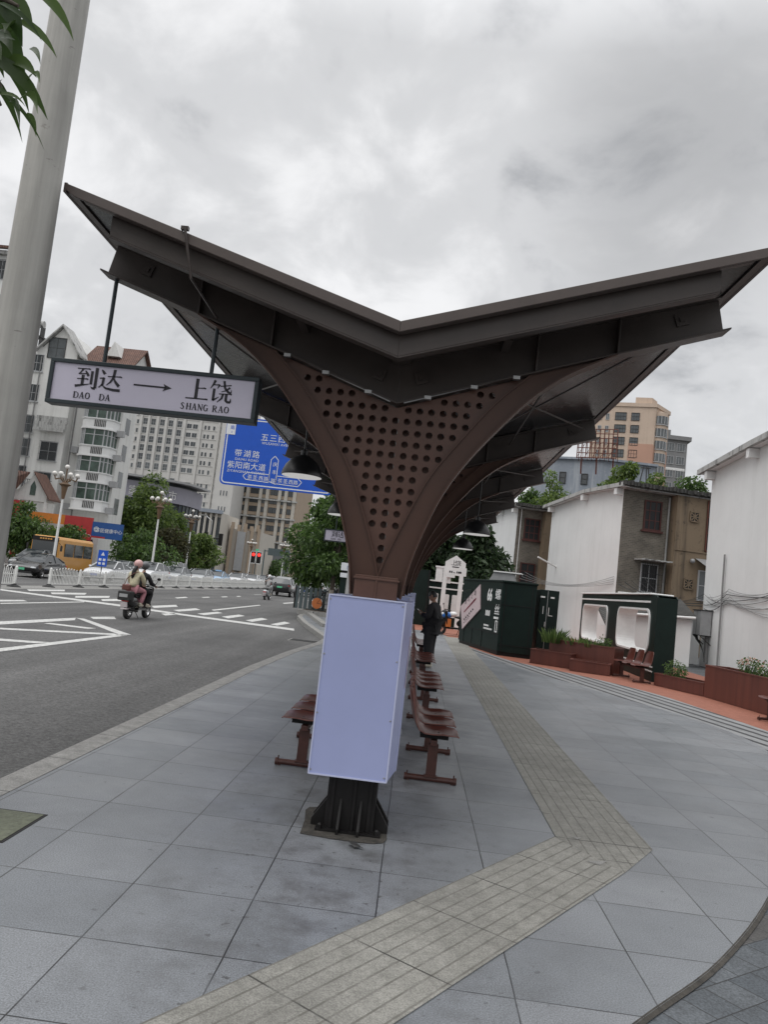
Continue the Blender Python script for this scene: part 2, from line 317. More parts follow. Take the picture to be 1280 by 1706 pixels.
mat('car_blue', (0.16, 0.27, 0.38), 0.3, coat=0.6); mat('taxi_blue', (0.25, 0.42, 0.62), 0.3, coat=0.6); mat('car_grey', (0.12, 0.125, 0.13), 0.25, coat=0.8)
mat('bus_orange', (0.55, 0.27, 0.055), 0.35, coat=0.3)
mat('plate_green', (0.12, 0.50, 0.28), 0.5); mat('plate_blue', (0.03, 0.09, 0.4), 0.5); mat('plate_white', (0.62, 0.55, 0.56), 0.5)
mat('chrome', (0.6, 0.6, 0.6), 0.18, metal=1.0)
mat('headlight', (0.55, 0.57, 0.58), 0.12); mat('taillight', (0.35, 0.015, 0.015), 0.2, emit=((1, 0.05, 0.03), 0.06))
mat('road_sign_blue', (0.002, 0.080, 0.50), 0.4, var=0.06); mat('sign_white', (0.70, 0.72, 0.74), 0.5)
mat('shop_red', (0.40, 0.030, 0.030), 0.5, var=0.12); mat('shop_orange', (0.58, 0.19, 0.025), 0.5, var=0.1); mat('shop_blue', (0.015, 0.075, 0.26), 0.5, var=0.1)
mat('lamp_red', (0.8, 0.05, 0.04), 0.4, emit=((1, 0.04, 0.03), 0.9)); mat('globe', (0.72, 0.70, 0.66), 0.3); mat('bronze', (0.14, 0.085, 0.045), 0.5, var=0.2)
mat('pink_board', (0.52, 0.42, 0.43), 0.6, var=0.08); mat('crimson', (0.20, 0.02, 0.04), 0.5)
mat('mall_lilac', (0.29, 0.285, 0.335), 0.6, var=0.1, vscale=0.3); mat('mall_glass', (0.028, 0.042, 0.052), 0.3, var=0.4, vscale=0.3, spec=0.35); mat('ad_green', (0.10, 0.26, 0.17), 0.5, var=0.5, vscale=0.4)
mat('rust', (0.13, 0.042, 0.028), 0.8, var=0.3); mat('cover_green', (0.125, 0.135, 0.095), 0.7, var=0.3, vscale=20, bump=0.6, bscale=30)
mat('wet_dirt', (0.05, 0.045, 0.038), 0.9, var=0.5, vscale=14, bump=0.6, bscale=40)
mat('soil', (0.04, 0.03, 0.022), 0.95, var=0.4)
mat('cable', (0.02, 0.02, 0.02), 0.6); mat('cable_grey', (0.22, 0.22, 0.22), 0.7); mat('box_grey', (0.32, 0.325, 0.33), 0.45, metal=0.2, var=0.12)
mat('lamp_inner', (0.62, 0.62, 0.60), 0.4, emit=((1, 0.98, 0.95), 0.28)); mat('lamp_black', (0.016, 0.016, 0.017), 0.35)
mat('phone', (0.01, 0.01, 0.012), 0.15); mat('taxi_grey', (0.3, 0.3, 0.3), 0.5); mat('hair_gray', (0.05, 0.045, 0.04), 0.7)
mat('scooter_blue', (0.02, 0.13, 0.42), 0.3); mat('orange_plastic', (0.45, 0.13, 0.03), 0.4); mat('ground_far', (0.11, 0.11, 0.10), 0.9, var=0.3, vscale=0.05)
mat('grey_green', (0.075, 0.10, 0.105), 0.5); mat('paper_white', (0.66, 0.68, 0.70), 0.5, var=0.04)

# ------------------------------------------------------------------ mesh helpers
def rotz(a, loc=(0, 0, 0)): return Matrix.Translation(loc) @ Matrix.Rotation(a, 4, 'Z')
def frame(o, xd, zd=(0, 0, 1)):
    """matrix whose X runs along xd and Z stays close to zd"""
    x = Vector(xd).normalized(); z = Vector(zd); y = z.cross(x).normalized(); z = x.cross(y)
    m = Matrix((x, y, z)).transposed().to_4x4(); m.translation = Vector(o); return m
class MB:
    def __init__(s, T=None): s.v = []; s.f = []; s.mi = []; s.T = T
    def add(s, vs, fs, mi=0, T=None):
        b = len(s.v); T = T if T is not None else s.T
        for p in vs:
            p = Vector(p); s.v.append(T @ p if T is not None else p)
        for f in fs: s.f.append([b+i for i in f]); s.mi.append(mi)
        return s
    def box(s, x0, x1, y0, y1, z0, z1, mi=0, T=None):
        vs = [(x, y, z) for z in (z0, z1) for y in (y0, y1) for x in (x0, x1)]
        return s.add(vs, [(0, 2, 3, 1), (4, 5, 7, 6), (0, 1, 5, 4), (2, 6, 7, 3), (0, 4, 6, 2), (1, 3, 7, 5)], mi, T)
    def prism(s, poly, a, b, axis='z', mi=0, T=None, cap=True):
        """extrude a 2-D outline from a to b along an axis (poly gives the other two coordinates in order)"""
        n = len(poly)
        def P(p, h): return (p[0], p[1], h) if axis == 'z' else ((p[0], h, p[1]) if axis == 'y' else (h, p[0], p[1]))
        vs = [P(p, a) for p in poly] + [P(p, b) for p in poly]
        fs = [(i, (i+1) % n, n+(i+1) % n, n+i) for i in range(n)]
        if cap: fs += [tuple(range(n-1, -1, -1)), tuple(range(n, 2*n))]
        return s.add(vs, fs, mi, T)
    def strip(s, A, B, mi=0, T=None):
        n = len(A); return s.add(list(A)+list(B), [(i, i+1, n+i+1, n+i) for i in range(n-1)], mi, T)
    def tube(s, pts, r, n=8, mi=0, T=None, cap=True):
        pts = [Vector(p) for p in pts]; k = len(pts); rs = r if isinstance(r, (list, tuple)) else [r]*k
        vs = []; up = None
        for i, p in enumerate(pts):
            d = (pts[min(i+1, k-1)]-pts[max(i-1, 0)]).normalized()
            if up is None: up = Vector((0, 0, 1)) if abs(d.z) < 0.9 else Vector((1, 0, 0))
            a = d.cross(up).normalized(); b = a.cross(d).normalized(); up = b
            for j in range(n):
                t = 2*math.pi*j/n; vs.append(p+(a*math.cos(t)+b*math.sin(t))*rs[i])
        fs = [(i*n+j, i*n+(j+1) % n, (i+1)*n+(j+1) % n, (i+1)*n+j) for i in range(k-1) for j in range(n)]
        if cap: fs += [tuple(range(n-1, -1, -1)), tuple(range((k-1)*n, k*n))]
        return s.add(vs, fs, mi, T)
    def lathe(s, prof, c=(0, 0, 0), n=20, mi=0, T=None, cap=True):
        vs = [(c[0]+r*math.cos(2*math.pi*j/n), c[1]+r*math.sin(2*math.pi*j/n), c[2]+z) for r, z in prof for j in range(n)]
        k = len(prof); fs = [(i*n+j, i*n+(j+1) % n, (i+1)*n+(j+1) % n, (i+1)*n+j) for i in range(k-1) for j in range(n)]
        if cap: fs += [tuple(range(n-1, -1, -1)), tuple(range((k-1)*n, k*n))]
        return s.add(vs, fs, mi, T)
    def ball(s, c, r, n=12, m=8, mi=0, T=None):
        rx, ry, rz = r if isinstance(r, (list, tuple)) else (r, r, r)
        prof = [(math.sin(math.pi*i/m), -math.cos(math.pi*i/m)) for i in range(m+1)]
        vs = [(c[0]+rx*max(a, 1e-3)*math.cos(2*math.pi*j/n), c[1]+ry*max(a, 1e-3)*math.sin(2*math.pi*j/n), c[2]+rz*z) for a, z in prof for j in range(n)]
        fs = [(i*n+j, i*n+(j+1) % n, (i+1)*n+(j+1) % n, (i+1)*n+j) for i in range(m) for j in range(n)]
        return s.add(vs, fs, mi, T)
    def quad(s, a, b, c, d, mi=0, T=None): return s.add([a, b, c, d], [(0, 1, 2, 3)], mi, T)
    def mesh(s, name, mats):
        me = bpy.data.meshes.new(name); me.from_pydata([tuple(v) for v in s.v], [], s.f); me.update()
        for m in (mats if isinstance(mats, (list, tuple)) else [mats]): me.materials.append(MATS[m])
        me.polygons.foreach_set('material_index', s.mi)
        return me
    def build(s, name, mats, parent=None, smooth=None, bevel=0.0, local=False):
        me = s.mesh(name, mats); o = bpy.data.objects.new(name, me); COL.objects.link(o)
        if smooth is not None:
            bm = bmesh.new(); bm.from_mesh(me); bmesh.ops.recalc_face_normals(bm, faces=bm.faces); bm.to_mesh(me); bm.free()
            me.polygons.foreach_set('use_smooth', [True]*len(me.polygons)); me.set_sharp_from_angle(angle=R(smooth))
        if bevel:
            bm = bmesh.new(); bm.from_mesh(me); bmesh.ops.recalc_face_normals(bm, faces=bm.faces); bm.to_mesh(me); bm.free()
            md = o.modifiers.new('bevel', 'BEVEL'); md.width = bevel; md.segments = 2; md.limit_method = 'ANGLE'; md.angle_limit = R(40)
        if parent is not None: put(o, parent, local)
        return o
def put(o, parent, local=False):
    o.parent = parent
    if not local: o.matrix_parent_inverse = wm(parent).inverted()
def wm(o):
    m = Matrix.LocRotScale(o.location, o.rotation_euler, o.scale)
    return (wm(o.parent) @ o.matrix_parent_inverse @ m) if o.parent else m
def tag(o, label=None, cat=None, group=None, kind=None):
    for k, v in (('label', label), ('category', cat), ('group', group), ('kind', kind)):
        if v: o[k] = v
    return o
def thing(name, label, cat, loc=(0, 0, 0), rz=0.0, group=None):
    o = bpy.data.objects.new(name, None); COL.objects.link(o); o.empty_display_size = 0.2
    o.location = loc; o.rotation_euler = (0, 0, rz); return tag(o, label, cat, group)
def struct(name, mb, mats, **k): return tag(mb.build(name, mats, **k), kind='structure')
def dup(o, loc=None, rz=None, label=None, group=None, parent=None):
    c = o.copy(); COL.objects.link(c)
    if parent is not None: c.parent = parent
    if loc is not None: c.location = loc
    if rz is not None: c.rotation_euler = (0, 0, rz)
    if label: c['label'] = label
    if group: c['group'] = group
    for ch in list(o.children): dup(ch, parent=c)
    return c
def place(me, name, parent, T):
    o = bpy.data.objects.new(name, me); COL.objects.link(o); o.parent = parent; o.matrix_parent_inverse = wm(parent).inverted(); o.matrix_basis = T; return o
def text_mb(mb, s, h, T, mi=0, depth=0.003, align='CENTER', spacing=1.0, bold=0.0, sx=1.0):
    """lettering as geometry: text lies in local XZ of T, facing local -Y"""
    cu_ = bpy.data.curves.new('lettering', 'FONT'); cu_.body = s; cu_.size = h; cu_.align_x = align; cu_.extrude = depth/2
    cu_.space_character = spacing; cu_.offset = bold; cu_.resolution_u = 3
    o = bpy.data.objects.new('lettering', cu_); COL.objects.link(o)
    dg = bpy.context.evaluated_depsgraph_get(); dg.update()
    me = bpy.data.meshes.new_from_object(o.evaluated_get(dg))
    bpy.data.objects.remove(o); bpy.data.curves.remove(cu_)
    Rm = Matrix(((sx, 0, 0, 0), (0, 0, -1, 0), (0, 1, 0, 0), (0, 0, 0, 1)))
    mb.add([Rm @ v.co for v in me.vertices], [tuple(p.vertices) for p in me.polygons], mi, T)
    bpy.data.meshes.remove(me)
def holed(outer, holes, T, t, name, mats, parent):
    """flat plate with round holes: outline and holes in local XZ, thickness t along local Y"""
    cu_ = bpy.data.curves.new(name, 'CURVE'); cu_.dimensions = '2D'; cu_.fill_mode = 'BOTH'; cu_.extrude = t/2
    def sp(pts):
        q = cu_.splines.new('POLY'); q.points.add(len(pts)-1)
        for i, p in enumerate(pts): q.points[i].co = (p[0], p[1], 0, 1)
        q.use_cyclic_u = True
    sp(outer)
    for h in holes: sp(h)
    o = bpy.data.objects.new(name, cu_); COL.objects.link(o)
    dg = bpy.context.evaluated_depsgraph_get(); dg.update(); me = bpy.data.meshes.new_from_object(o.evaluated_get(dg))
    bpy.data.objects.remove(o); bpy.data.curves.remove(cu_)
    mb = MB(T); mb.add([(v.co.x, v.co.z, v.co.y) for v in me.vertices], [tuple(p.vertices) for p in me.polygons]); bpy.data.meshes.remove(me)
    return mb.build(name, mats, parent)
def circle(cx, cz, r, n=18): return [(cx+r*math.cos(2*math.pi*i/n), cz+r*math.sin(2*math.pi*i/n)) for i in range(n)]
def rrect(x0, x1, z0, z1, r, n=5):
    p = []
    for cx, cz, a0 in ((x1-r, z1-r, 0), (x0+r, z1-r, 90), (x0+r, z0+r, 180), (x1-r, z0+r, 270)):
        for i in range(n+1):
            a = R(a0+90*i/n); p.append((cx+r*math.cos(a), cz+r*math.sin(a)))
    return p
def lerp(a, b, t): return a+(b-a)*t
def smooth_path(pts, n=8):
    """Catmull-Rom through 2-D or 3-D points"""
    P = [Vector(p) for p in pts]; P = [P[0]*2-P[1]]+P+[P[-1]*2-P[-2]]; o = []
    for i in range(1, len(P)-2):
        for k in range(n):
            t = k/n; a, b, c, d = P[i-1:i+3]
            o.append(0.5*((2*b)+(c-a)*t+(2*a-5*b+4*c-d)*t*t+(3*b-a-3*c+d)*t**3))
    o.append(P[-2]); return o

# ------------------------------------------------------------------ people (one skinned surface per body or garment)
def skin(name, joints, edges, radii, mats, parent, root, sub=2):
    names = list(joints); ix = {n: i for i, n in enumerate(names)}
    me = bpy.data.meshes.new(name); me.from_pydata([tuple(joints[n]) for n in names], [(ix[a], ix[b]) for a, b in edges], [])
    o = bpy.data.objects.new(name, me); COL.objects.link(o)
    md = o.modifiers.new('skin', 'SKIN'); md.use_smooth_shade = True; md.branch_smoothing = 0.6
    for n in names:
        sv = me.skin_vertices[0].data[ix[n]]; r = radii[n]; sv.radius = r if isinstance(r, tuple) else (r, r); sv.use_root = (n == root)
    s2 = o.modifiers.new('sub', 'SUBSURF'); s2.levels = sub; s2.render_levels = sub
    dg = bpy.context.evaluated_depsgraph_get(); dg.update(); m2 = bpy.data.meshes.new_from_object(o.evaluated_get(dg)); m2.name = name
    o.modifiers.clear(); o.data = m2; bpy.data.meshes.remove(me)
    m2.materials.clear(); m2.materials.append(MATS[mats]); m2.polygons.foreach_set('use_smooth', [True]*len(m2.polygons))
    if parent is not None: o.parent = parent
    return o
def hand_joints(J, E, Rd, side, wrist, fd, pn, curl=0.5, sc=1.0):
    """palm, four unequal bent fingers and a thumb; fd = finger direction, pn = palm normal"""
    fd = Vector(fd).normalized(); pn = Vector(pn).normalized(); sd = fd.cross(pn).normalized(); w = Vector(wrist)
    J[side+'palm'] = w+fd*0.055*sc; Rd[side+'palm'] = (0.030*sc, 0.018*sc); E.append((side+'wrist', side+'palm'))
    for k, (o_, L) in enumerate(((-0.030, 0.068), (-0.010, 0.076), (0.010, 0.072), (0.029, 0.056))):
        a = w+fd*0.088*sc+sd*o_*sc; d1 = (fd+pn*curl*0.6).normalized(); d2 = (fd*0.5+pn*curl*1.5).normalized()
        J[f'{side}f{k}a'] = a; J[f'{side}f{k}b'] = a+d1*L*0.5*sc; J[f'{side}f{k}c'] = a+d1*L*0.5*sc+d2*L*0.55*sc
        for q, r in zip('abc', (0.0095, 0.0085, 0.007)): Rd[f'{side}f{k}{q}'] = r*sc
        E += [(side+'palm', f'{side}f{k}a'), (f'{side}f{k}a', f'{side}f{k}b'), (f'{side}f{k}b', f'{side}f{k}c')]
    a = w+fd*0.03*sc-sd*0.032*sc
    J[side+'t1'] = a+(fd*0.5-sd*0.5)*0.03*sc; J[side+'t2'] = a+(fd*0.9-sd*0.6+pn*0.4)*0.055*sc
    Rd[side+'t1'] = 0.012*sc; Rd[side+'t2'] = 0.009*sc; E += [(side+'palm', side+'t1'), (side+'t1', side+'t2')]
def head_mesh(mb, c, T, mi=0):
    """head in its own frame: +Y is the face, Z up; c = centre, about 0.23 m tall"""
    n, m = 20, 16; vs = []
    for i in range(m+1):
        th = math.pi*i/m; z = -math.cos(th); rr = max(math.sin(th), 1e-3)
        for j in range(n):
            a = 2*math.pi*j/n; x = rr*math.cos(a); y = rr*math.sin(a)
            wx = 0.077*(1-0.22*max(0, -z)**1.3); wy = 0.098
            px = x*wx; py = y*wy; pz = z*0.118
            if y > 0.3 and abs(x) < 0.25 and -0.35 < z < 0.1: py += 0.020*(1-abs(x)/0.25)*(1-abs(z+0.15)/0.25 if abs(z+0.15) < 0.25 else 0)   # nose
            if y > 0.5 and 0.15 < abs(x) < 0.6 and 0.0 < z < 0.2: py -= 0.006                                                          # eye sockets
            if y > 0.3 and z < -0.45: py += 0.010                                                                                       # chin
            if y < -0.2 and z < -0.5: py += 0.022*(-z-0.5)*2
            vs.append((c[0]+px, c[1]+py, c[2]+pz))
    fs = [(i*n+j, i*n+(j+1) % n, (i+1)*n+(j+1) % n, (i+1)*n+j) for i in range(m) for j in range(n)]
    mb.add(vs, fs, mi, T)
    for sx in (-1, 1): mb.ball((c[0]+sx*0.077, c[1]-0.012, c[2]-0.005), (0.012, 0.020, 0.032), 8, 6, mi, T)
def join_into(o, mb, mats):
    """append extra geometry to an object's mesh so the body stays one mesh"""
    bm = bmesh.new(); bm.from_mesh(o.data); me = mb.mesh('tmp', mats); bm.from_mesh(me); bm.to_mesh(o.data); bm.free(); bpy.data.meshes.remove(me)
    o.data.polygons.foreach_set('use_smooth', [True]*len(o.data.polygons))

# ------------------------------------------------------------------ plants
def leaf_quad(mb, p, d, nrm, L, W, droop=0.0, mi=0):
    d = Vector(d).normalized(); s = d.cross(Vector(nrm)); s = s.normalized() if s.length > 1e-4 else d.orthogonal().normalized(); q = s.cross(d)
    a = Vector(p); b = a+d*L*0.5-Vector((0, 0, 1))*droop*L*0.12+q*0.02*L; c = a+d*L-Vector((0, 0, 1))*droop*L*0.5
    mb.add([a, b-s*W/2, c, b+s*W/2], [(0, 1, 2), (0, 2, 3)], mi)
def rdir(r):
    z = r.uniform(-1, 1); a = r.uniform(0, 6.2832); k = math.sqrt(1-z*z); return Vector((k*math.cos(a), k*math.sin(a), z))
def crown(mb, blobs, n, size, r, hollow=0.55, wide=0.5):
    vol = [b[1][0]*b[1][1]*b[1][2] for b in blobs]; tot = sum(v**0.72 for v in vol)
    for (c, rad), v in zip(blobs, vol):
        for _ in range(int(n*v**0.72/tot)):
            d = rdir(r); k = r.uniform(hollow**3, 1.0)**(1/3)*r.choice((1, 1, 1, 1.12))
            p = Vector(c)+Vector((d.x*rad[0], d.y*rad[1], d.z*rad[2]))*k
            out_ = (d*0.8+rdir(r)*0.9+Vector((0, 0, -0.15))).normalized()
            L = size*r.uniform(0.6, 1.35)
            leaf_quad(mb, p, out_, rdir(r), L, L*wide, r.uniform(0, 1))
def blobs_for(r, rx, ry, z0, z1, k, big=0.5, shape=0.8):
    bl = []
    for _ in range(k):
        t = r.random(); z = lerp(z0, z1, .08+t*.80); s = max(.3, 1-abs(2*t-.75)**2.2)
        a = r.uniform(0, 6.2832); q = math.sqrt(r.random())*0.85
        b = big*r.uniform(0.55, 1.15)*(0.6+0.5*s)
        bl.append(((math.cos(a)*q*rx*s*.85, math.sin(a)*q*ry*s*.85, z), (b*rx*0.72, b*ry*0.72, b*min((z1-z0)*0.36, rx*.72))))
    return bl
def make_tree(label, loc, rx, ry, z0, z1, leaves, leaf, size, seed, group=None, trunk_r=0.12, trunk_m='bark', k=16, big=0.5, painted=0.0, name='street_tree', shape=0.8, lean=(0, 0), hollow=0.55):
    r = random.Random(seed); t = thing(name, label, 'tree', loc, 0, group)
    bl = blobs_for(r, rx, ry, z0, z1, k, big, shape); mb = MB(); crown(mb, bl, leaves, size, r, hollow)
    mb.build('crown', leaf, t, local=True)
    tr = MB(); top = lerp(z0, z1, 0.55)
    pts = [(lean[0]*u*u, lean[1]*u*u, u*top) for u in (0, .12, .3, .55, .8, 1)]; pts = [(x+r.uniform(-.04, .04)*(z > .2), y+r.uniform(-.04, .04)*(z > .2), z) for x, y, z in pts]
    mi = 0; tr.tube(pts, [trunk_r*1.35, trunk_r*1.05, trunk_r, trunk_r*.85, trunk_r*.6, trunk_r*.35], 10)
    for c, rad in bl[:12]:
        s = Vector(pts[r.choice((2, 3, 3, 4))]); e = Vector(c); m_ = s.lerp(e, 0.5)+Vector((0, 0, -0.06*(e-s).length))
        tr.tube([s, m_, e], [trunk_r*.5, trunk_r*.34, trunk_r*.12], 6)
    tr.build('trunk', trunk_m, t, smooth=60, local=True)
    if painted:
        p = MB(); p.tube([(pts[0][0], pts[0][1], 0.0), (pts[1][0], pts[1][1], painted*0.5), (pts[1][0]*1.2, pts[1][1]*1.2, painted)], [trunk_r*1.40, trunk_r*1.16, trunk_r*1.1], 10)
        p.build('whitewash', 'bark_white', t, smooth=60, local=True)
    return t

# ------------------------------------------------------------------ vehicles (built lying along local Y, nose at +Y, on z = 0)
def wheel(parent, x, y, r, w_, face):
    mb = MB(Matrix.Translation((x, y, r)) @ Matrix.Rotation(math.pi/2, 4, 'Y'))
    mb.lathe([(r*.62, -w_/2), (r*.94, -w_/2), (r, -w_*.32), (r, w_*.32), (r*.94, w_/2), (r*.62, w_/2)], n=22, cap=False)
    o = mb.build('wheel', 'black_rubber', parent, smooth=40, local=True)
    rm = MB(Matrix.Translation((x, y, r)) @ Matrix.Rotation(math.pi/2, 4, 'Y')); z = face*w_*.40
    rm.lathe([(r*.64, z-face*.05), (r*.64, z), (r*.58, z+face*.012), (r*.5, z-face*.02)], n=22, cap=False)
    for k in range(5):
        a = k*2*math.pi/5; rm.box(-r*.07, r*.07, 0, r*.6, min(z, z-face*.03), max(z, z-face*.03), T=rm.T @ Matrix.Rotation(a, 4, 'Z'))
    rm.lathe([(r*.16, z-.02), (r*.16, z+.008*face)], n=12); rb = rm.build('rim', 'chrome', None); rb.parent = o
def make_car(name, label, paint, loc, rz, kind='sedan', group=None, plate='plate_blue', taxi=False):
    t = thing(name, label, 'car', loc, rz, group)
    if kind == 'sedan': L, W, H = 4.75, 1.82, 1.47; st = [(-2.37, .52, .72), (-2.3, .36, .90), (-1.75, .30, 1.02), (-.9, .26, .98), (.9, .26, .95), (1.25, .28, .93), (2.0, .28, .80), (2.3, .34, .66), (2.38, .45, .58)]; cab = [(-1.85, 1.00, 1.00), (-1.15, 1.30, .97), (-.45, H, .95), (.25, H-.02, .95), (1.28, .94, .94)]
    elif kind == 'hatch': L, W, H = 4.1, 1.76, 1.52; st = [(-2.05, .5, .85), (-2.0, .34, 1.0), (-1.6, .28, 1.04), (-.9, .26, .99), (.9, .26, .97), (1.2, .28, .95), (1.8, .28, .83), (2.0, .34, .7), (2.06, .45, .6)]; cab = [(-1.98, 1.02, 1.02), (-1.55, 1.42, 1.0), (-.6, H, .98), (.2, H-.03, .97), (1.15, .96, .96)]
    elif kind == 'van': L, W, H = 4.7, 1.85, 1.9; st = [(-2.35, .5, .95), (-2.3, .36, 1.1), (-1.8, .3, 1.12), (-.9, .28, 1.1), (1.0, .28, 1.06), (1.4, .3, 1.04), (2.0, .3, .95), (2.3, .36, .8), (2.36, .48, .7)]; cab = [(-2.3, 1.1, 1.1), (-2.1, H-.06, 1.1), (-1.0, H, 1.1), (.6, H-.03, 1.08), (1.75, 1.02, 1.02)]
    else: L, W, H = 4.6, 1.88, 1.68; st = [(-2.3, .55, .95), (-2.24, .40, 1.08), (-1.7, .34, 1.10), (-.9, .30, 1.07), (.9, .30, 1.05), (1.2, .32, 1.04), (1.95, .32, .95), (2.22, .38, .8), (2.3, .5, .7)]; cab = [(-2.2, 1.1, 1.1), (-1.85, 1.5, 1.08), (-.7, H, 1.07), (.3, H-.02, 1.06), (1.25, 1.04, 1.04)]
    hw = W/2; mb = MB(); ring = []
    for y, zb, zt in st:
        k = 1-0.13*max(0, (abs(y)-L*0.36)/(L*0.14))**1.5; a = hw*k
        ring.append([(-a*.80, y, zb), (-a*.97, y, zb+.1), (-a, y, lerp(zb, zt, .62)), (-a*.94, y, zt-.03), (-a*.72, y, zt+.012), (0, y, zt+.03), (a*.72, y, zt+.012), (a*.94, y, zt-.03), (a, y, lerp(zb, zt, .62)), (a*.97, y, zb+.1), (a*.80, y, zb)])
    n = len(ring[0]); vs = [p for q in ring for p in q]
    fs = [(i*n+j, i*n+(j+1) % n, (i+1)*n+(j+1) % n, (i+1)*n+j) for i in range(len(ring)-1) for j in range(n)]
    fs += [tuple(range(n-1, -1, -1)), tuple(range((len(ring)-1)*n, len(ring)*n))]
    mb.add(vs, fs); mb.build('body', paint, t, smooth=50, local=True)
    gl = MB(); rf = MB(); R_ = []
    for y, zt, zb in cab:
        q = (zt-zb)/(H-1.0); a0 = hw*.90; a1 = hw*lerp(.90, .68, min(1, max(0, q)))
        R_.append([(-a0, y, zb-.04), (-a1, y, zt-.05*(q > .2)), (-a1*.8, y, zt), (a1*.8, y, zt), (a1, y, zt-.05*(q > .2)), (a0, y, zb-.04)])
    vs = [p for q in R_ for p in q]; m_ = 6
    gl.add(vs, [(i*m_+j, i*m_+j+1, (i+1)*m_+j+1, (i+1)*m_+j) for i in range(len(R_)-1) for j in range(m_-1)]); gl.build('window', 'glass_dark', t, smooth=35, local=True)
    off = Vector((0, 0, .012))
    for i in range(1, len(R_)-2):
        rf.add([Vector(p)+off for p in (R_[i][1], R_[i][2], R_[i][3], R_[i][4], R_[i+1][4], R_[i+1][3], R_[i+1][2], R_[i+1][1])], [(0, 1, 6, 7), (1, 2, 5, 6), (2, 3, 4, 5)])
    for s in (1, 4):
        for i in range(len(R_)-1):
            if i in (0, len(R_)-2): rf.tube([Vector(R_[i][s])+off, Vector(R_[i+1][s])+off], .035, 6)
        rf.tube([Vector(R_[2][s]), Vector(R_[2][0 if s == 1 else 5])+Vector((0, -.1, 0))], .04, 6)
    rf.build('roof', paint, t, smooth=40, local=True)
    ax = L*.305
    for y in (-ax, ax):
        for s in (-1, 1): wheel(t, s*(hw-.11), y, .325 if kind != 'suv' else .36, .21, s)
    yf = st[-1][0]; yb = st[0][0]
    for s in (-1, 1):
        b = MB(); b.ball((s*hw*.68, st[-2][0]-.06, lerp(st[-2][1], st[-2][2], .82)), (.20, .14, .065), 10, 6); b.build('headlight', 'headlight', t, smooth=60, local=True)
        b = MB(); b.ball((s*hw*.72, st[1][0]+.04, lerp(st[1][1], st[1][2], .80)), (.20, .10, .075), 10, 6); b.build('taillight', 'taillight', t, smooth=60, local=True)
        b = MB(); b.ball((s*(hw+.10), .82, 1.0 if kind != 'suv' else 1.1), (.10, .06, .07), 8, 6); b.build('mirror', paint, t, smooth=60, local=True)
    b = MB(); b.box(-.22, .22, yf, yf+.02, st[-1][1]-.02, st[-1][1]+.12); b.box(-.22, .22, yb-.02, yb, st[0][2]-.22, st[0][2]-.08); b.build('number_plate', plate, t, local=True)
    b = MB(); b.box(-hw*.7, hw*.7, yf-.05, yf+.012, st[-1][1]-.20, st[-1][1]-.07); b.build('grille', 'black_rubber', t, local=True)
    if taxi: b = MB(); b.prism([(-.09, 0), (.09, 0), (.07, .13), (-.07, .13)], -.3, .3, 'x', T=Matrix.Translation((0, -.2, H))); b.build('roof_sign', 'taxi_blue', t, local=True)
    return t

# ================================================================== SETTING: ground, road, pavements
struct('ground', MB().quad((-1500, -600, -.30), (1500, -600, -.30), (1500, 1500, -.30), (-1500, 1500, -.30)), 'ground_far')
mb = MB(); mb.quad((-31.5, -60, -.15), (-2.0, -60, -.15), (-2.0, 420, -.15), (-31.5, 420, -.15)); mb.quad((-160, 112, -.146), (0, 112, -.146), (0, 132, -.146), (-160, 132, -.146))
struct('road', mb, 'asphalt')
LEFT = [(-2.86, -8), (-2.86, 14), (-2.76, 17.5), (-2.52, 21), (-2.55, 23), (-4.2, 29.6), (-5.05, 33.6), (-5.4, 38), (-5.4, 108)]
CURVE = [(p.x, p.y) for p in smooth_path([(-2.6, 0.1), (-1.2, 1.05), (0.2, 2.38), (1.11, 3.47), (1.75, 4.21), (2.5, 5.32), (3.5, 7.1), (4.45, 9.2), (5.15, 11.2), (5.32, 12.6), (5.08, 14.2), (4.5, 15.8), (3.85, 17.6), (3.2, 19.3), (2.7, 20.9), (2.15, 23.2), (1.65, 26), (1.3, 29), (1.1, 33)], 6)]
pave = [p for p in LEFT]+[(1.1, 108)]+CURVE[::-1]+[(-2.6, -8)]
def flat(name, poly, z, m, thick=None):
    bm = bmesh.new(); vs = [bm.verts.new((p[0], p[1], z)) for p in poly]; f = bm.faces.new(vs)
    if f.normal.z < 0: f.normal_flip()
    bmesh.ops.triangulate(bm, faces=[f]); me = bpy.data.meshes.new(name); bm.to_mesh(me); bm.free(); me.materials.append(MATS[m])
    o = bpy.data.objects.new(name, me); COL.objects.link(o); return tag(o, kind='structure')
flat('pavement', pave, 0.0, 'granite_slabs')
flat('brick_paving', [(-2.0, -9), (60, -9), (60, 110), (-2.0, 110)], -0.016, 'dark_paving_bricks')
STRIPE = [(p.x, p.y) for p in smooth_path([(6.6, 9.0), (6.45, 12), (6.2, 13.8), (5.98, 15.6), (5.55, 18.0), (4.4, 20.4), (3.1, 22.2), (2.45, 24.2), (1.9, 27), (1.45, 31), (1.2, 34)], 6)]
i0 = min(range(len(CURVE)), key=lambda i: abs(CURVE[i][1]-9.0)+10*(CURVE[i][0] < 3))
flat('striped_path', CURVE[i0:]+STRIPE[::-1], -0.004, 'striped_paving')
flat('terracotta_path', STRIPE+[(9.5, 36), (9.5, 9)], -0.008, 'terracotta_paving')
flat('terracotta_court', [(-0.9, 33.5), (1.25, 33.5), (9, 33.8), (9, 44), (-0.9, 44)], 0.004, 'terracotta_paving')
mb = MB(); inner = [(x+.21, y) for x, y in LEFT]
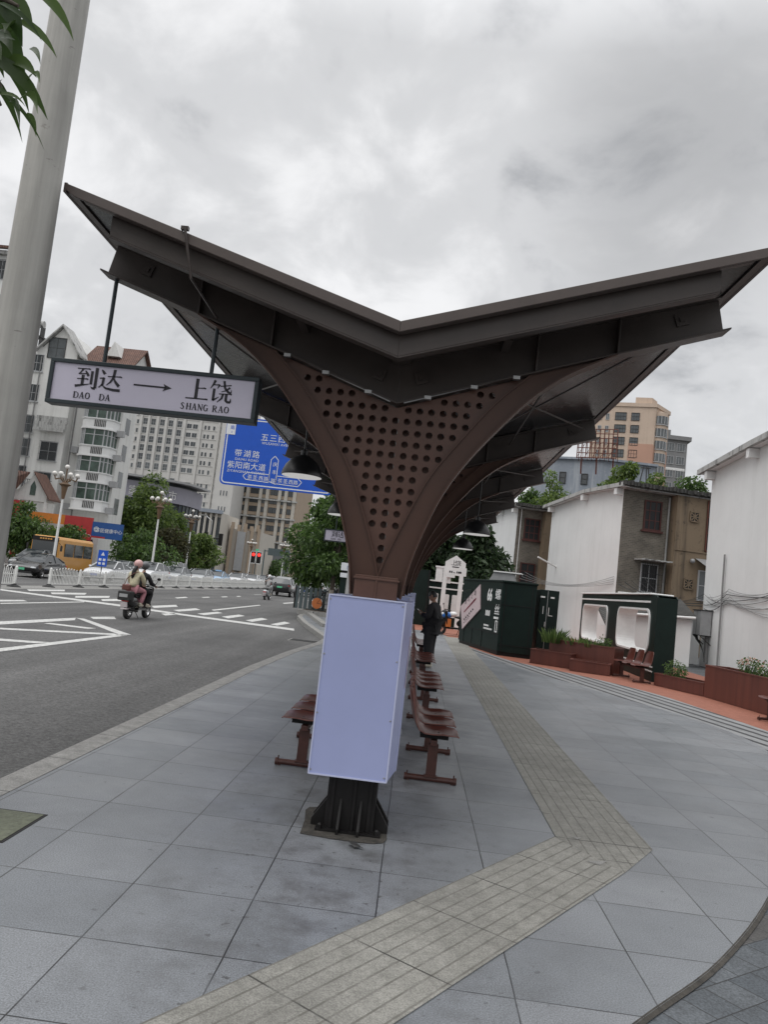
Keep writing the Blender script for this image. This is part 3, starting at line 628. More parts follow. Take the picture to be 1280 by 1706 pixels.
mb.strip([(x, y, -.16) for x, y in LEFT], [(x, y, .004) for x, y in LEFT]); mb.strip([(x, y, .004) for x, y in LEFT], [(x, y, .004) for x, y in inner]); mb.strip([(x, y, .004) for x, y in inner], [(x, y, -.01) for x, y in inner])
struct('kerb', mb, 'kerb_stone')
mb = MB(); mb.box(-60, -31.5, -60, 110, -.3, 0.0); struct('far_pavement', mb, 'kerb_stone')
T2 = rotz(-math.atan2(.565, .825), (1.22, 5.97, 0))
mb = MB(); mb.quad((1.225, 5.97, .004), (1.94, 5.97, .004), (2.0, 31, .004), (1.27, 31, .004)); o = struct('tactile_strip', mb, 'tactile_paving')
o.data.transform(Matrix.Translation((-1.225, -5.97, 0))); o.location = (1.225, 5.97, 0)
mb = MB(); mb.quad((-.004, 0, .0045), (-.004, -5.2, .0045), (.633, -5.2, .0045), (.633, -.305, .0045)); o = struct('tactile_strip', mb, 'tactile_paving')
o.data.materials[0] = MATS['tactile_paving']; o.matrix_world = T2; o.location = (1.22, 5.97, 0); o.rotation_euler = (0, 0, -math.atan2(.565, .825))
flat('tactile_corner', [(1.228, 5.966), (1.94, 5.966), (1.571, 5.361)], .0035, 'tactile_paving')
mb = MB(); r = random.Random(8); cv = [Vector((x, y, .003)) for x, y in CURVE[10:48]]; A_, B2_ = [], []
for i, p in enumerate(cv):
    d = (cv[min(i+1, len(cv)-1)]-cv[max(i-1, 0)]).normalized(); n_ = Vector((d.y, -d.x, 0)); A_.append(p-n_*.008); B2_.append(p+n_*.02-Vector((0, 0, .012)))
mb.strip(A_, B2_); struct('edge_mortar', mb, 'wet_dirt')
# small triangular patches of pale mortar and the pit the column stands in
flat('mortar_patch', [(G(1013, 1436).x, G(1013, 1436).y), (G(1000, 1443).x, G(1000, 1443).y), (G(975, 1436).x, G(975, 1436).y)], .007, 'kerb_stone')
flat('mortar_patch', [(G(962, 1400).x, G(962, 1400).y), (G(971, 1397).x, G(971, 1397).y), (G(953, 1395).x, G(953, 1395).y)], .007, 'kerb_stone')
pit = smooth_path([(-.60, 5.30), (-.3, 5.27), (-.04, 5.32), (-.03, 5.62), (-.05, 5.92), (-.32, 5.95), (-.62, 5.92), (-.61, 5.6), (-.60, 5.30)], 3)[:-1]
flat('column_pit', [(p.x, p.y) for p in pit], .004, 'wet_dirt')
t = thing('manhole_cover', 'square mossy green inspection cover set into the pavement by the kerb', 'manhole cover', (-2.42, 4.74, 0))
MB().box(-2.63, -2.2, 4.47, 5.02, -.004, .003).build('frame', 'black_steel', t); MB().box(-2.61, -2.22, 4.49, 5.0, -.002, .006).build('cover', 'cover_green', t)
t = thing('storm_drain', 'grey drain grate in the gutter near the pavement corner', 'drain', (-3.1, 22.6, -.146))
m_ = MB(); [m_.box(-3.5, -2.75, 22.3+k*.09, 22.35+k*.09, -.15, -.138) for k in range(8)]; m_.build('grate', 'iron', t); MB().box(-3.55, -2.7, 22.22, 23.05, -.149, -.143).build('frame', 'kerb_stone', t)
mb = MB(); lp = [(0, 0), (.03, .035), (.075, .03), (.10, .01), (.13, .0), (.095, -.012), (.07, -.03), (.03, -.02)]
mb.add([(a, b, .012+.02*math.sin(a*30)*(k % 2)) for k, (a, b) in enumerate(lp)], [tuple(range(8))], T=rotz(-.5, (-.27, 5.2, 0))); tag(mb.build('dead_leaf', 'iron'), 'dark shrivelled leaf on the slabs in front of the column base', 'leaf')
# painted road markings
mk = MB(); z = -.145
def mq(*pts): mk.quad(*[G(x, y, -.15)+Vector((0, 0, .005)) for x, y in pts])
mq((-20, 978.7), (-20, 981.0), (204, 1011), (204, 1008)); mq((204, 1008), (204, 1011), (300, 1025), (300, 1022.3)); mq((300, 1022.3), (300, 1025), (490, 1051), (490, 1047.5))
for a in [((44, 982), (108, 982.5), (107, 985.3), (48, 984.6)), ((84, 987.2), (144, 988), (141, 991), (86, 990)), ((125, 993), (183, 993), (181, 996.2), (125, 996)), ((168, 998.5), (208, 997.5), (206, 1001.5), (170, 1001.5)), ((150, 1028), (190, 1027.5), (193, 1031.8), (155, 1031.5)),
          ((252, 1009.5), (293, 1007.8), (296, 1011), (256, 1013)), ((288, 1016.5), (326, 1013.5), (334, 1016.2), (298, 1019)), ((328, 1022.5), (362, 1019.3), (371, 1021.5), (340, 1025)), ((369, 1027.5), (398, 1024), (408, 1026.3), (380, 1030.5)), ((409, 1033.5), (436, 1029.5), (446, 1032), (420, 1036.2)), ((450, 1040.3), (474, 1035.8), (484, 1038.5), (462, 1042.5)),
          ((268, 1022.5), (290, 1021.6), (297, 1024.2), (275, 1025.6)), ((-15, 999.5), (38, 999.7), (45, 1002), (-15, 1002.4)), ((291, 995.6), (309, 994.4), (313, 996), (295, 997.2)), ((335, 995), (347, 994.4), (350, 995.6), (339, 996.2)), ((367, 994.2), (377, 993.6), (380, 994.8), (371, 995.3)), ((393, 993.3), (399, 992.9), (402, 994), (396, 994.4)),
          ((471, 1004.6), (497, 1002.8), (497, 1004.4), (473, 1006)), ((482.5, 989), (485.5, 980), (488, 980), (485.3, 989.5)), ((352, 1016), (395, 1011.5), (398, 1013), (356, 1017.6)), ((395, 1011.5), (432, 1007.8), (434, 1009), (398, 1013)), ((0, 1004.8), (140, 1002.3), (140, 1003.6), (0, 1006.2))]: mq(*a)
mq((-30, 1037), (126, 1029.5), (124, 1033.5), (-30, 1042.5)); mq((126, 1029.5), (140, 1031), (219, 1058), (203, 1059.5)); mq((-40, 1085), (203, 1056.5), (219, 1058), (-40, 1091)); mq((72, 1039), (84, 1038.2), (160, 1047), (146, 1048)); mq((-30, 1044.5), (-28, 1047.5), (200, 1059), (190, 1055.8)); mq((-30, 1062), (-30, 1066), (60, 1072), (84, 1070.5))
for k in range(9):
    for X in (-8.6, -13.0): mk.quad((X-.07, 62+k*7, z), (X+.07, 62+k*7, z), (X+.07, 65+k*7, z), (X-.07, 65+k*7, z))
    mk.quad((-24.4, 20+k*8, z), (-24.26, 20+k*8, z), (-24.26, 24+k*8, z), (-24.4, 24+k*8, z))
for k in range(24): mk.quad((-26+k*.95, 104, z), (-25.5+k*.95, 104, z), (-25.5+k*.95, 108, z), (-26+k*.95, 108, z))
struct('road_markings', mk, 'road_paint')
mb = MB(); mb.quad((-18.1, 20, -.144), (-16.7, 20, -.144), (-16.7, 70, -.144), (-18.1, 70, -.144)); struct('median_strip', mb, 'kerb_stone')

# ================================================================== THE SHELTER
SX, SY = -0.29, 5.6; BAY = 4.0; NB = 5
sh = thing('bus_shelter', 'long brown steel bus shelter with a gull wing roof on curved arched columns', 'bus shelter', (SX, SY, 0))
AO = [(1.56, 3.57), (1.24, 3.40), (.985, 3.20), (.775, 2.965), (.555, 2.68), (.395, 2.41), (.285, 2.12), (.21, 1.86), (.175, 1.62)]
AI = [(.98, 3.37), (.72, 3.11), (.495, 2.81), (.30, 2.52), (.16, 2.20), (.055, 1.925), (-.0, 1.74), (-.0, 1.70), (-.0, 1.62)]
def resamp(p, n):
    q = smooth_path([(a, b, 0) for a, b in p], 12); d = [0]
    for i in range(1, len(q)): d.append(d[-1]+(q[i]-q[i-1]).length)
    o = []; j = 0
    for k in range(n):
        t = d[-1]*k/(n-1)
        while j < len(q)-2 and d[j+1] < t: j += 1
        o.append(q[j].lerp(q[j+1], min(1, (t-d[j])/max(1e-6, d[j+1]-d[j]))))
    return [(v.x, v.y) for v in o]
no, ni = resamp(AO, 28), resamp(AI[:7], 28)
def rib_z(x): return 3.045+.3395*abs(x)
def half(s):
    arc = MB(); A = [(s*x, z) for x, z in no]; B = [(s*x, z) for x, z in ni]
    for y0 in (-.032, .012): arc.strip([(x, y0, z_) for x, z_ in A], [(x, y0, z_) for x, z_ in B])
    for P_, off in ((A, 1), (B, -1)):
        Q = []
        for i in range(len(P_)):
            a = Vector(P_[max(0, i-1)]); b = Vector(P_[min(len(P_)-1, i+1)]); d = (b-a).normalized(); nrm = Vector((-d.y, d.x)); nrm *= s*off*.012
            Q.append(Vector(P_[i])+nrm)
        wy = .085 if off == 1 else .05
        arc.strip([(p[0], -wy, p[1]) for p in P_], [(p[0], wy, p[1]) for p in P_]); arc.strip([(p.x, -wy, p.y) for p in Q], [(p.x, wy, p.y) for p in Q])
        for y0 in (-wy, wy): arc.strip([(p[0], y0, p[1]) for p in P_], [(p.x, y0, p.y) for p in Q])
    rib = MB(); e = 2.33
    rib.prism([(0, 3.05), (s*e, rib_z(e)), (s*(e-.05), 4.075), (0, 3.375)], -.010, .010, 'y')
    rib.prism([(0, 3.033), (s*(e+.03), rib_z(e+.03)-.014), (s*(e+.03), rib_z(e+.03)), (0, 3.048)], -.085, .085, 'y')
    rib.prism([(0, 3.360), (s*(e-.05), 4.062), (s*(e-.05), 4.076), (0, 3.374)], -.085, .085, 'y')
    for x in (.98, 1.56): rib.prism([(s*x, rib_z(x)), (s*(x+.014), rib_z(x)), (s*(x+.014), 3.37+.30*x), (s*x, 3.37+.30*x)], -.07, .07, 'y')
    plates = []
    for x in (.16, 2.02):
        T = frame((s*x, -.018, rib_z(x)+.16), (s*1, 0, .34)) if s > 0 else frame((s*x, -.018, rib_z(x)+.16), (1, 0, -.34))
        q = MB(T); q.box(-.045, .045, -.008, .008, -.045, .045); q.box(-.018, .018, -.02, -.007, -.018, .018); plates.append(q)
    return arc, rib, plates
inside = lambda p, poly: sum(((poly[i][1] > p[1]) != (poly[i-1][1] > p[1])) and (p[0] < (poly[i-1][0]-poly[i][0])*(p[1]-poly[i][1])/(poly[i-1][1]-poly[i][1])+poly[i][0]) for i in range(len(poly))) % 2 == 1
outl = [(x*.985+.004, z_-.012) for x, z_ in ni]+[(-(x*.985+.004), z_-.012) for x, z_ in ni[::-1]][1:]+[(0, 3.02)]
holes = []
for i in range(-14, 15):
    for j in range(20):
        c = (i*.0865+.0, 1.80+j*.0865)
        if all(inside((c[0]+.033*math.cos(a*.785), c[1]+.033*math.sin(a*.785)), outl) for a in range(8)): holes.append(circle(c[0], c[1], .0255, 16))
proto = {}
ctm = MB(); ctm.box(-.155, .155, -.13, .13, .40, 1.765); ctm.box(-.165, .165, -.14, .14, 1.735, 1.75); ctm.box(-.008, .008, -.137, -.131, 1.5, 1.765)
cb = MB(); cb.box(-.17, .17, -.14, .14, .0, .42)
for s in (-1, 1): cb.prism([(s*.17, .0), (s*.27, .0), (s*.27, .05), (s*.17, .20)], -.012, .012, 'y', T=Matrix.Translation((0, -.07, 0))); cb.prism([(s*.17, .0), (s*.27, .0), (s*.27, .05), (s*.17, .20)], -.012, .012, 'y', T=Matrix.Translation((0, .07, 0)))
for x in (-.07, .07): cb.prism([(-.14, .0), (-.24, .0), (-.24, .04), (-.14, .22)], x-.01, x+.01, 'x')
for x in (-.13, .02, .13): cb.box(x-.012, x+.012, -.155, -.14, .0, .40)
bp = MB(); bp.box(-.225, .225, -.20, .20, .004, .016); [bp.lathe([(.016, 0), (.016, .025), (.008, .035)], (sx*.195, sy*.175, .016), 6) for sx in (-1, 1) for sy in (-1, 1)]
cdt = MB(); cdt.tube([(.03, .045, 1.78), (.03, .045, 3.02)], .014, 8)
for k in range(NB):
    if k == 0:
        for s in (-1, 1):
            arc, rib, pl = half(s); proto.setdefault('a', []).append(arc.build('arch', 'arc_paint', sh, smooth=35, local=True))
            r_ = rib.build('rib_beam', 'dark_steel', sh, bevel=.003, local=True); proto['a'].append(r_); [q.build('bolt_plate', 'dark_steel', r_, local=True) for q in pl]; proto['a'].append(None)
        proto['a'].append(holed(outl, holes, Matrix.Translation((0, .0, 0)), .006, 'perforated_panel', 'brown_paint', sh)); proto['a'][-1].matrix_parent_inverse = Matrix()
        h2 = []
        for i in range(-14, 15):
            for j in range(20):
                c = (i*.0865+.031, 1.80+j*.0865+.038)
                if all(inside((c[0]+.036*math.cos(a*.785), c[1]+.036*math.sin(a*.785)), outl) for a in range(8)): h2.append(circle(c[0], c[1], .0255, 12))
        proto['a'].append(holed(outl, h2, Matrix.Translation((0, .085, 0)), .006, 'perforated_panel', 'brown_paint', sh)); proto['a'][-1].matrix_parent_inverse = Matrix()
        proto['a'].append(ctm.build('column', 'brown_paint', sh, bevel=.006, local=True)); proto['a'].append(cb.build('column_foot', 'black_steel', sh, bevel=.004, local=True)); proto['a'].append(bp.build('base_plate', 'black_steel', sh, local=True)); proto['a'].append(cdt.build('conduit', 'galvanised', sh, local=True))
    else:
        for o in proto['a']:
            if o is not None: c = dup(o, parent=sh); c.location = (0, BAY*k, 0)
y0, y1 = -.72, BAY*(NB-1)+.75; E2 = 2.36
for s in (-1, 1):
    m_ = MB(); m_.prism([(0, 3.375), (s*E2, 3.375+.3133*E2), (s*E2, 3.405+.3133*E2), (0, 3.405)], y0, y1, 'y'); m_.build('roof_sheet', 'soffit_sheet', sh, local=True)
    m_ = MB(); m_.prism([(s*E2, 3.36+.3133*E2), (s*(E2+.02), 3.36+.3133*E2), (s*(E2+.02), 3.425+.3133*E2), (s*E2, 3.425+.3133*E2)], y0-.02, y1, 'y')
    m_.prism([(s*(E2-.07), 3.362+.3133*(E2-.07)), (s*E2, 3.362+.3133*E2), (s*E2, 3.375+.3133*E2), (s*(E2-.07), 3.375+.3133*(E2-.07))], y0, y1, 'y'); m_.build('eave_trim', 'roof_trim', sh, local=True)
    m_ = MB(); m_.prism([(0, 3.350), (s*(E2-.06), 3.350+.3133*(E2-.06)), (s*(E2+.02), 3.385+.3133*E2), (s*(E2+.02), 3.425+.3133*E2), (0, 3.425)], y0-.022, y0-.002, 'y'); m_.prism([(0, 3.350), (s*(E2-.12), 3.350+.3133*(E2-.12)), (s*(E2-.12), 3.360+.3133*(E2-.12)), (0, 3.360)], y0, y0+.05, 'y'); m_.build('fascia', 'roof_trim', sh, bevel=.004, local=True)
    m_ = MB(); b = 2.06
    m_.prism([(0, 3.215), (s*b, 3.215+.3133*b), (s*b, 3.372+.3133*b), (0, 3.372)], -.645, -.63, 'y'); m_.prism([(0, 3.203), (s*b, 3.203+.3133*b), (s*b, 3.215+.3133*b), (0, 3.215)], -.645, -.56, 'y'); m_.build('edge_beam', 'dark_steel', sh, bevel=.003, local=True)
    for x in (.75,):
        m_ = MB(); zt = 3.373+.3133*x; m_.box(s*x-.03, s*x+.03, -.29, y1-.1, zt-.09, zt-.012*1.0); m_.build('purlin', 'dark_steel', sh, local=True)
    for k in range(NB-1):
        m_ = MB(); q = lambda x, y: (s*x, y, 3.24+.3133*x)
        m_.tube([q(.4, BAY*k+.1), q(2.15, BAY*(k+1)-.1)], .009, 6); m_.tube([q(2.15, BAY*k+.1), q(.4, BAY*(k+1)-.1)], .009, 6); m_.tube([q(1.25, BAY*k+.1), q(1.25, BAY*(k+1)-.1)], .012, 6); m_.build('brace_rod', 'dark_steel', sh, local=True)
m_ = MB(); m_.prism([(-.07, 3.355), (0, 3.335), (.07, 3.355), (.07, 3.37), (0, 3.35), (-.07, 3.37)], y0+.09, y1, 'y'); m_.build('valley_gutter', 'dark_steel', sh, local=True)
m_ = MB(); m_.tube([(-1.50, -.77, 3.915), (-1.49, -.76, 3.86), (-1.44, -.69, 3.60), (-1.40, -.12, 3.53)], .010, 6); m_.box(-1.53, -1.48, -.765, -.735, 3.90, 3.925); m_.build('strap', 'dark_steel', sh, local=True)
m_ = MB(); [m_.tube([(s*.05, -.07, 3.05), (s*.95, -.07, 3.365)], .008, 6) for s in (-1, 1)]; [m_.box(s*x-.025, s*x+.025, -.09, -.05, rib_z(x)-.03, rib_z(x)-.005) for s in (-1, 1) for x in (.22, .55, .85)]; m_.build('light_tube', 'galvanised', sh, local=True)

# blank light boxes wrapped round the columns
def light_box(label, y):
    t = thing('light_box', label, 'light box', (-.33, y, .385), 0, 'blank light boxes round the shelter columns')
    MB().prism([(-.27, -.25), (.27, -.25), (.32, .12), (.32, .50), (-.27, .50), (-.27, .12)], 0, 1.222, 'z').build('panel', 'light_panel', t, bevel=.006, local=True)
    f = MB()
    for x in (-.272, .262): f.box(x, x+.010, -.256, -.25, 0, 1.222)
    for z_ in (-.002, 1.214): f.box(-.262, .262, -.256, -.25, z_, z_+.010)
    for y_ in (.12, .49): f.box(.321, .326, y_, y_+.012, 0, 1.222)
    q_ = MB(); q_.prism([(.10, .60), (.16, .62), (.17, .98), (.155, 1.05), (.11, .95)], .321, .326, 'x'); q_.build('peeling_sticker', 'pink_board', t, local=True)
    f.build('edge_trim', 'light_panel_edge', t, local=True)
    h = MB(); [h.lathe([(.007, 0), (.005, .003)], n=8, T=Matrix.Translation((x, -.2501, z_)) @ Matrix.Rotation(math.pi/2, 4, 'X')) for x in (-.255, .25) for z_ in (.03, .41, .81, 1.19)]; h.build('screw', 'galvanised', t, local=True); h = MB(); [h.box(.321, .335, .20, .26, z_, z_+.03) for z_ in (.25, .95)]; h.build('latch', 'galvanised', t, local=True)
for k, l in enumerate(('tall blank lavender light box on the nearest column, seen face on', 'blank lavender light box on the second column, half hidden behind the nearest one', 'blank lavender light box on the third column, a sliver behind the second', 'blank lavender light box on the fourth column, behind the standing man', 'blank lavender light box on the farthest column')): light_box(l, SY+k*BAY)

# ------------------------------------------------------------------ benches of moulded seats, facing local +X
def seat_shell():
    prof = [(-.262, .815, .150), (-.258, .79, .175), (-.245, .72, .195), (-.222, .62, .208), (-.195, .53, .214), (-.155, .463, .217), (-.095, .432, .220), (-.01, .425, .222), (.08, .433, .220), (.15, .442, .212), (.195, .440, .195), (.222, .425, .165)]
    n = 11; top = []; 
    for i, (x, z_, w_) in enumerate(prof):
        for j in range(n):
            u = 2*j/(n-1)-1; c = abs(u)**3; k = min(1, max(0, (i-3)/4))
            dx = (1-k)*c*.030; dz = k*c*.022*(1 if i < 9 else .4)
            top.append((x+dx, u*w_*(1-.10*(i in (0, len(prof)-1))*c), z_+dz))
    m = len(prof); return prof, top, n, m
def make_bench(label, loc, rz, ns=3, group='rows of moulded seats under the shelter'):
    t = thing('bench', label, 'bench', loc, rz, group); prof, top, n, m = seat_shell(); sp = .535
    for k in range(ns):
        yo = (k-(ns-1)/2)*sp; mb = MB(Matrix.Translation((0, yo, 0)))
        bot = [(x-.010*(1-min(1, max(0, (i//n-3)/4))), y, z_-.012*min(1, max(.2, (i//n-3)/4))) for i, (x, y, z_) in enumerate(top)]
        fs = [(i*n+j, i*n+j+1, (i+1)*n+j+1, (i+1)*n+j) for i in range(m-1) for j in range(n-1)]
        mb.add(top, fs); mb.add(bot, [f[::-1] for f in fs])
        o = mb.build('seat', 'seat_plastic', t, smooth=60, local=True)
        rim = MB(Matrix.Translation((0, yo, 0))); loop = [top[j] for j in range(n)]+[top[i*n+n-1] for i in range(1, m)]+[top[(m-1)*n+j] for j in range(n-2, -1, -1)]+[top[i*n] for i in range(m-2, -1, -1)]
        rim.tube([(a[0]-.004, a[1], a[2]-.006) for a in loop], .0050, 6, cap=False); rim.build('seat_rim', 'seat_edge', o, smooth=60, local=True)
        br = MB(Matrix.Translation((0, yo, 0))); br.box(-.13, .13, -.10, -.07, .385, .418); br.box(-.13, .13, .07, .10, .385, .418); br.lathe([(.010, 0), (.010, .004)], (.04, 0, .427), 8); br.build('bracket', 'black_steel', t, local=True)
    half_ = (ns-1)/2*sp+.10
    MB().box(-.03, .03, -half_-.08, half_+.08, .335, .385).build('beam', 'bench_steel', t, bevel=.004, local=True)
    for s in (-1, 1):
        y = s*half_; lg = MB(); lg.box(-.045, .045, y-.028, y+.028, .045, .34); lg.tube([(-.235, y, .032), (.235, y, .032)], .026, 10)
        for x in (-.225, .225): lg.tube([(x-.012, y, .032), (x+.012, y, .032)], .032, 10); lg.lathe([(.014, .0), (.014, .02), (.02, .0)], (x*.9, y, .0), 8); lg.tube([(x*.94, y, .05), (x*.94, y, .085)], .006, 6)
        lg.box(-.06, .06, y-.035, y+.035, .05, .062); lg.build('leg', 'bench_steel', t, smooth=35, local=True)
    return t
bench = make_bench('three seat red brown bench on the right of the nearest light box', (.305, 7.78, 0), 0)
b4 = make_bench('second row of red brown seats along the right of the shelter, four seats long', (.285, 11.35, 0), 0, 4)
for y, l in ((15.1, 'red brown seats just in front of the standing man'), (19.3, 'farthest row of red brown seats, behind the standing man')): dup(b4, (.275, y, 0), label=l)
dup(bench, (-.865, 7.72, 0), math.pi, 'red brown bench facing the road, left of the nearest light box')

# ------------------------------------------------------------------ pendant lamps
def make_lamp(label, x, y, zb, zt):
    t = thing('pendant_lamp', label, 'lamp', (x, y, zb), 0, 'black dome lamps hanging under the shelter roof')
    s = MB(); s.lathe([(.205, 0), (.207, .012), (.197, .05), (.17, .11), (.125, .165), (.07, .20), (.035, .215), (.035, .26), (.012, .275)], n=32); s.build('lamp_shade', 'lamp_black', t, smooth=40, local=True)
    s = MB(); s.lathe([(.200, -.004), (.19, .006), (.02, .006)], n=32); s.build('reflector', 'lamp_inner', t, smooth=40, local=True)
    s = MB(); s.tube([(0, 0, .26), (0, 0, zt-zb)], .010, 8); s.build('rod', 'lamp_black', t, smooth=40, local=True); return t
rz_ = lambda x: 3.37+.3133*abs(x-SX)
for x, y, zb, l in ((-1.27, 7.6, 2.70, 'black dome lamp left of the front column, in front of the blue road sign'), (.81, 11.6, 2.63, 'black dome lamp under the right wing, the nearer of the two there'), (.84, 15.6, 2.63, 'black dome lamp under the right wing, above the white gate'), (-1.27, 11.6, 2.70, 'black dome lamp under the left wing behind the front arch')): make_lamp(l, x, y, zb, rz_(x))

# ------------------------------------------------------------------ brush-drawn characters for the hanging sign (100-unit boxes)
GL = {'dao': [[(5, 90, 4), (58, 91, 4)], [(52, 94, 1), (60, 89, 6)], [(30, 90, 7), (20, 74, 5), (12, 66, 4)], [(12, 66, 4), (50, 70, 4)], [(40, 82, 4), (48, 72, 8), (56, 60, 9)], [(8, 44, 4), (54, 46, 4)], [(48, 49, 1), (56, 44, 6)], [(32, 62, 10), (32, 18, 10)], [(2, 11, 9), (30, 17, 6), (62, 24, 3)], [(71, 82, 9), (71, 24, 9)], [(91, 98, 11), (91, 8, 10)], [(91, 7, 9), (80, 7, 7), (72, 13, 2)]],
      'da': [[(38, 66, 4), (97, 69, 4)], [(90, 72, 1), (99, 67, 6)], [(67, 98, 10), (63, 62, 9), (52, 42, 6), (36, 27, 2)], [(64, 62, 4), (76, 42, 9), (92, 27, 11)], [(8, 93, 3), (15, 86, 9), (23, 76, 10)], [(3, 55, 4), (22, 58, 5)], [(21, 58, 9), (18, 28, 8)], [(3, 14, 3), (18, 29, 6)], [(16, 27, 4), (34, 13, 7), (70, 8, 9), (98, 8, 10)]],
      'shang': [[(47, 96, 11), (47, 10, 11)], [(48, 55, 4), (84, 57, 4)], [(78, 60, 1), (87, 55, 6)], [(3, 8, 5), (97, 9, 5)], [(89, 12, 1), (99, 8, 7)]],
      'rao': [[(22, 97, 9), (16, 80, 7), (4, 60, 2)], [(17, 77, 4), (42, 79, 5)], [(43, 79, 7), (35, 62, 2)], [(21, 60, 9), (21, 8, 9)], [(20, 8, 7), (44, 25, 2)], [(48, 73, 4), (94, 81, 4)], [(61, 97, 8), (68, 66, 8), (84, 50, 8), (95, 48, 5)], [(96, 47, 4), (97, 60, 2)], [(89, 70, 7), (74, 56, 5), (54, 49, 2)], [(45, 39, 4), (97, 42, 4)], [(90, 45, 1), (99, 40, 6)], [(62, 40, 8), (58, 20, 7), (40, 2, 2)], [(77, 41, 9), (77, 12, 9), (84, 6, 8), (97, 6, 8)], [(97, 6, 7), (98, 22, 2)]]}
def glyph(mb, g, x, z, h, y, depth=.003):
    for st in GL[g]:
        for a, b in zip(st, st[1:]):
            p, q = Vector(a[:2]), Vector(b[:2]); d = (q-p); d = d.normalized() if d.length else Vector((1, 0)); n = Vector((-d.y, d.x))
            hz = abs(d.x) > .95 and max(a[2], b[2]) <= 5
            k1, k2 = (a[2]*.62 if a[2] > 5 else a[2]*.52), (b[2]*.62 if b[2] > 5 else b[2]*.52); poly = [p+n*k1-d*.6, p-n*k1-d*.6, q-n*k2+d*.6, q+n*k2+d*.6]
            mb.prism([(x+v.x*h/100, z+v.y*h/100) for v in poly], y-depth, y, 'y')
        for b in st[1:-1]: mb.prism([(x+(b[0]+b[2]/2*math.cos(k*.785))*h/100, z+(b[1]+b[2]/2*math.sin(k*.785))*h/100) for k in range(8)], y-depth*1.03, y, 'y')
def serif_text(mb, s, x, z, h, adv, y):
    """roman capitals with thin cross strokes"""
    L = {'D': [[(10, 100, 16), (10, 0, 16)], [(0, 98, 4), (40, 98, 5), (66, 80, 9), (72, 50, 14), (66, 20, 9), (40, 2, 5), (0, 2, 4)]],
         'A': [[(36, 100, 5), (8, 2, 5)], [(38, 100, 14), (66, 2, 15)], [(20, 34, 4), (54, 34, 4)], [(-2, 2, 4), (20, 2, 4)], [(50, 2, 4), (80, 2, 4)]],
         'O': [[(38, 99, 6), (14, 85, 11), (6, 50, 15), (14, 15, 11), (38, 1, 6), (62, 15, 11), (70, 50, 15), (62, 85, 11), (38, 99, 6)]],
         'S': [[(56, 84, 5), (46, 96, 6), (26, 97, 8), (12, 78, 12), (30, 57, 14), (52, 36, 14), (50, 12, 10), (28, 2, 6), (10, 8, 6), (6, 22, 5)]],
         'H': [[(14, 100, 15), (14, 0, 15)], [(66, 100, 15), (66, 0, 15)], [(14, 52, 5), (66, 52, 5)]] + [[(a, b, 4), (a+26, b, 4)] for a in (1, 53) for b in (2, 98)],
         'N': [[(12, 100, 6), (12, 0, 6)], [(10, 100, 14), (66, 2, 14)], [(68, 100, 6), (68, 0, 6)], [(0, 2, 4), (24, 2, 4)], [(0, 98, 4), (14, 98, 4)], [(58, 98, 4), (80, 98, 4)]],
         'G': [[(62, 82, 5), (48, 96, 6), (30, 98, 8), (12, 80, 13), (7, 48, 15), (14, 16, 12), (34, 2, 7), (54, 6, 7), (62, 14, 9)], [(62, 44, 14), (62, 8, 14)], [(48, 44, 4), (76, 44, 4)]],
         'R': [[(12, 100, 15), (12, 0, 15)], [(0, 98, 4), (36, 98, 5), (54, 88, 9), (56, 70, 13), (48, 54, 8), (14, 50, 4)], [(32, 50, 12), (62, 3, 14)], [(0, 2, 4), (26, 2, 4)], [(56, 2, 4), (76, 2, 4)]]}
    for ch in s:
        if ch != ' ':
            GL['_'] = L[ch]; glyph(mb, '_', x, z, h, y)
        x += adv*(.62 if ch == ' ' else 1)
def hanging_sign(label, X0, Yc, rods, group=None):
    W_, z0, z1 = 1.60, 2.785, 3.13
    t = thing('hanging_sign', label, 'sign', (X0, Yc, z0), 0, group)
    MB().box(X0+.028, X0+W_-.028, Yc-.045, Yc+.045, z0+.028, z1-.028).build('sign_panel', 'sign_face', t)
    f = MB(); f.box(X0, X0+W_, Yc-.06, Yc+.06, z0, z0+.03); f.box(X0, X0+W_, Yc-.06, Yc+.06, z1-.03, z1); f.box(X0, X0+.03, Yc-.06, Yc+.06, z0+.03, z1-.03); f.box(X0+W_-.03, X0+W_, Yc-.06, Yc+.06, z0+.03, z1-.03); f.build('frame', 'sign_frame', t, bevel=.003)
    for x in rods: MB().tube([(x, Yc, z1), (x, Yc, rib_z(x-SX)-.012)], .016, 8).build('rod', 'sign_frame', t, smooth=40)
    m = MB(); y = Yc-.0455; H = .172; zc = z0+.128
    glyph(m, 'dao', X0+.205, zc, H, y); glyph(m, 'da', X0+.385, zc, H, y); glyph(m, 'shang', X0+1.055, zc, H, y); glyph(m, 'rao', X0+1.232, zc, H, y)
    serif_text(m, 'DAO', X0+.208, z0+.055, .048, .0445, y); serif_text(m, 'DA', X0+.408, z0+.055, .048, .0445, y); serif_text(m, 'SHANG RAO', X0+1.03, z0+.055, .048, .0435, y)
    ym = zc+H*.42; m.box(X0+.655, X0+.90, y-.003, y, ym-.006, ym+.006); m.prism([(X0+.88, ym+.028), (X0+.945, ym), (X0+.88, ym-.028), (X0+.895, ym)], y-.003, y, 'y'); m.build('lettering', 'ink', t)
    return t
hanging_sign('long lavender hanging sign reading DAO DA arrow SHANG RAO under the left wing tip', -2.93, SY, (-2.545, -1.715))
hanging_sign('small distant lavender arrival sign hanging in front of the tree, left of the front column', -2.76, SY+4*BAY, (-2.45, -1.6))
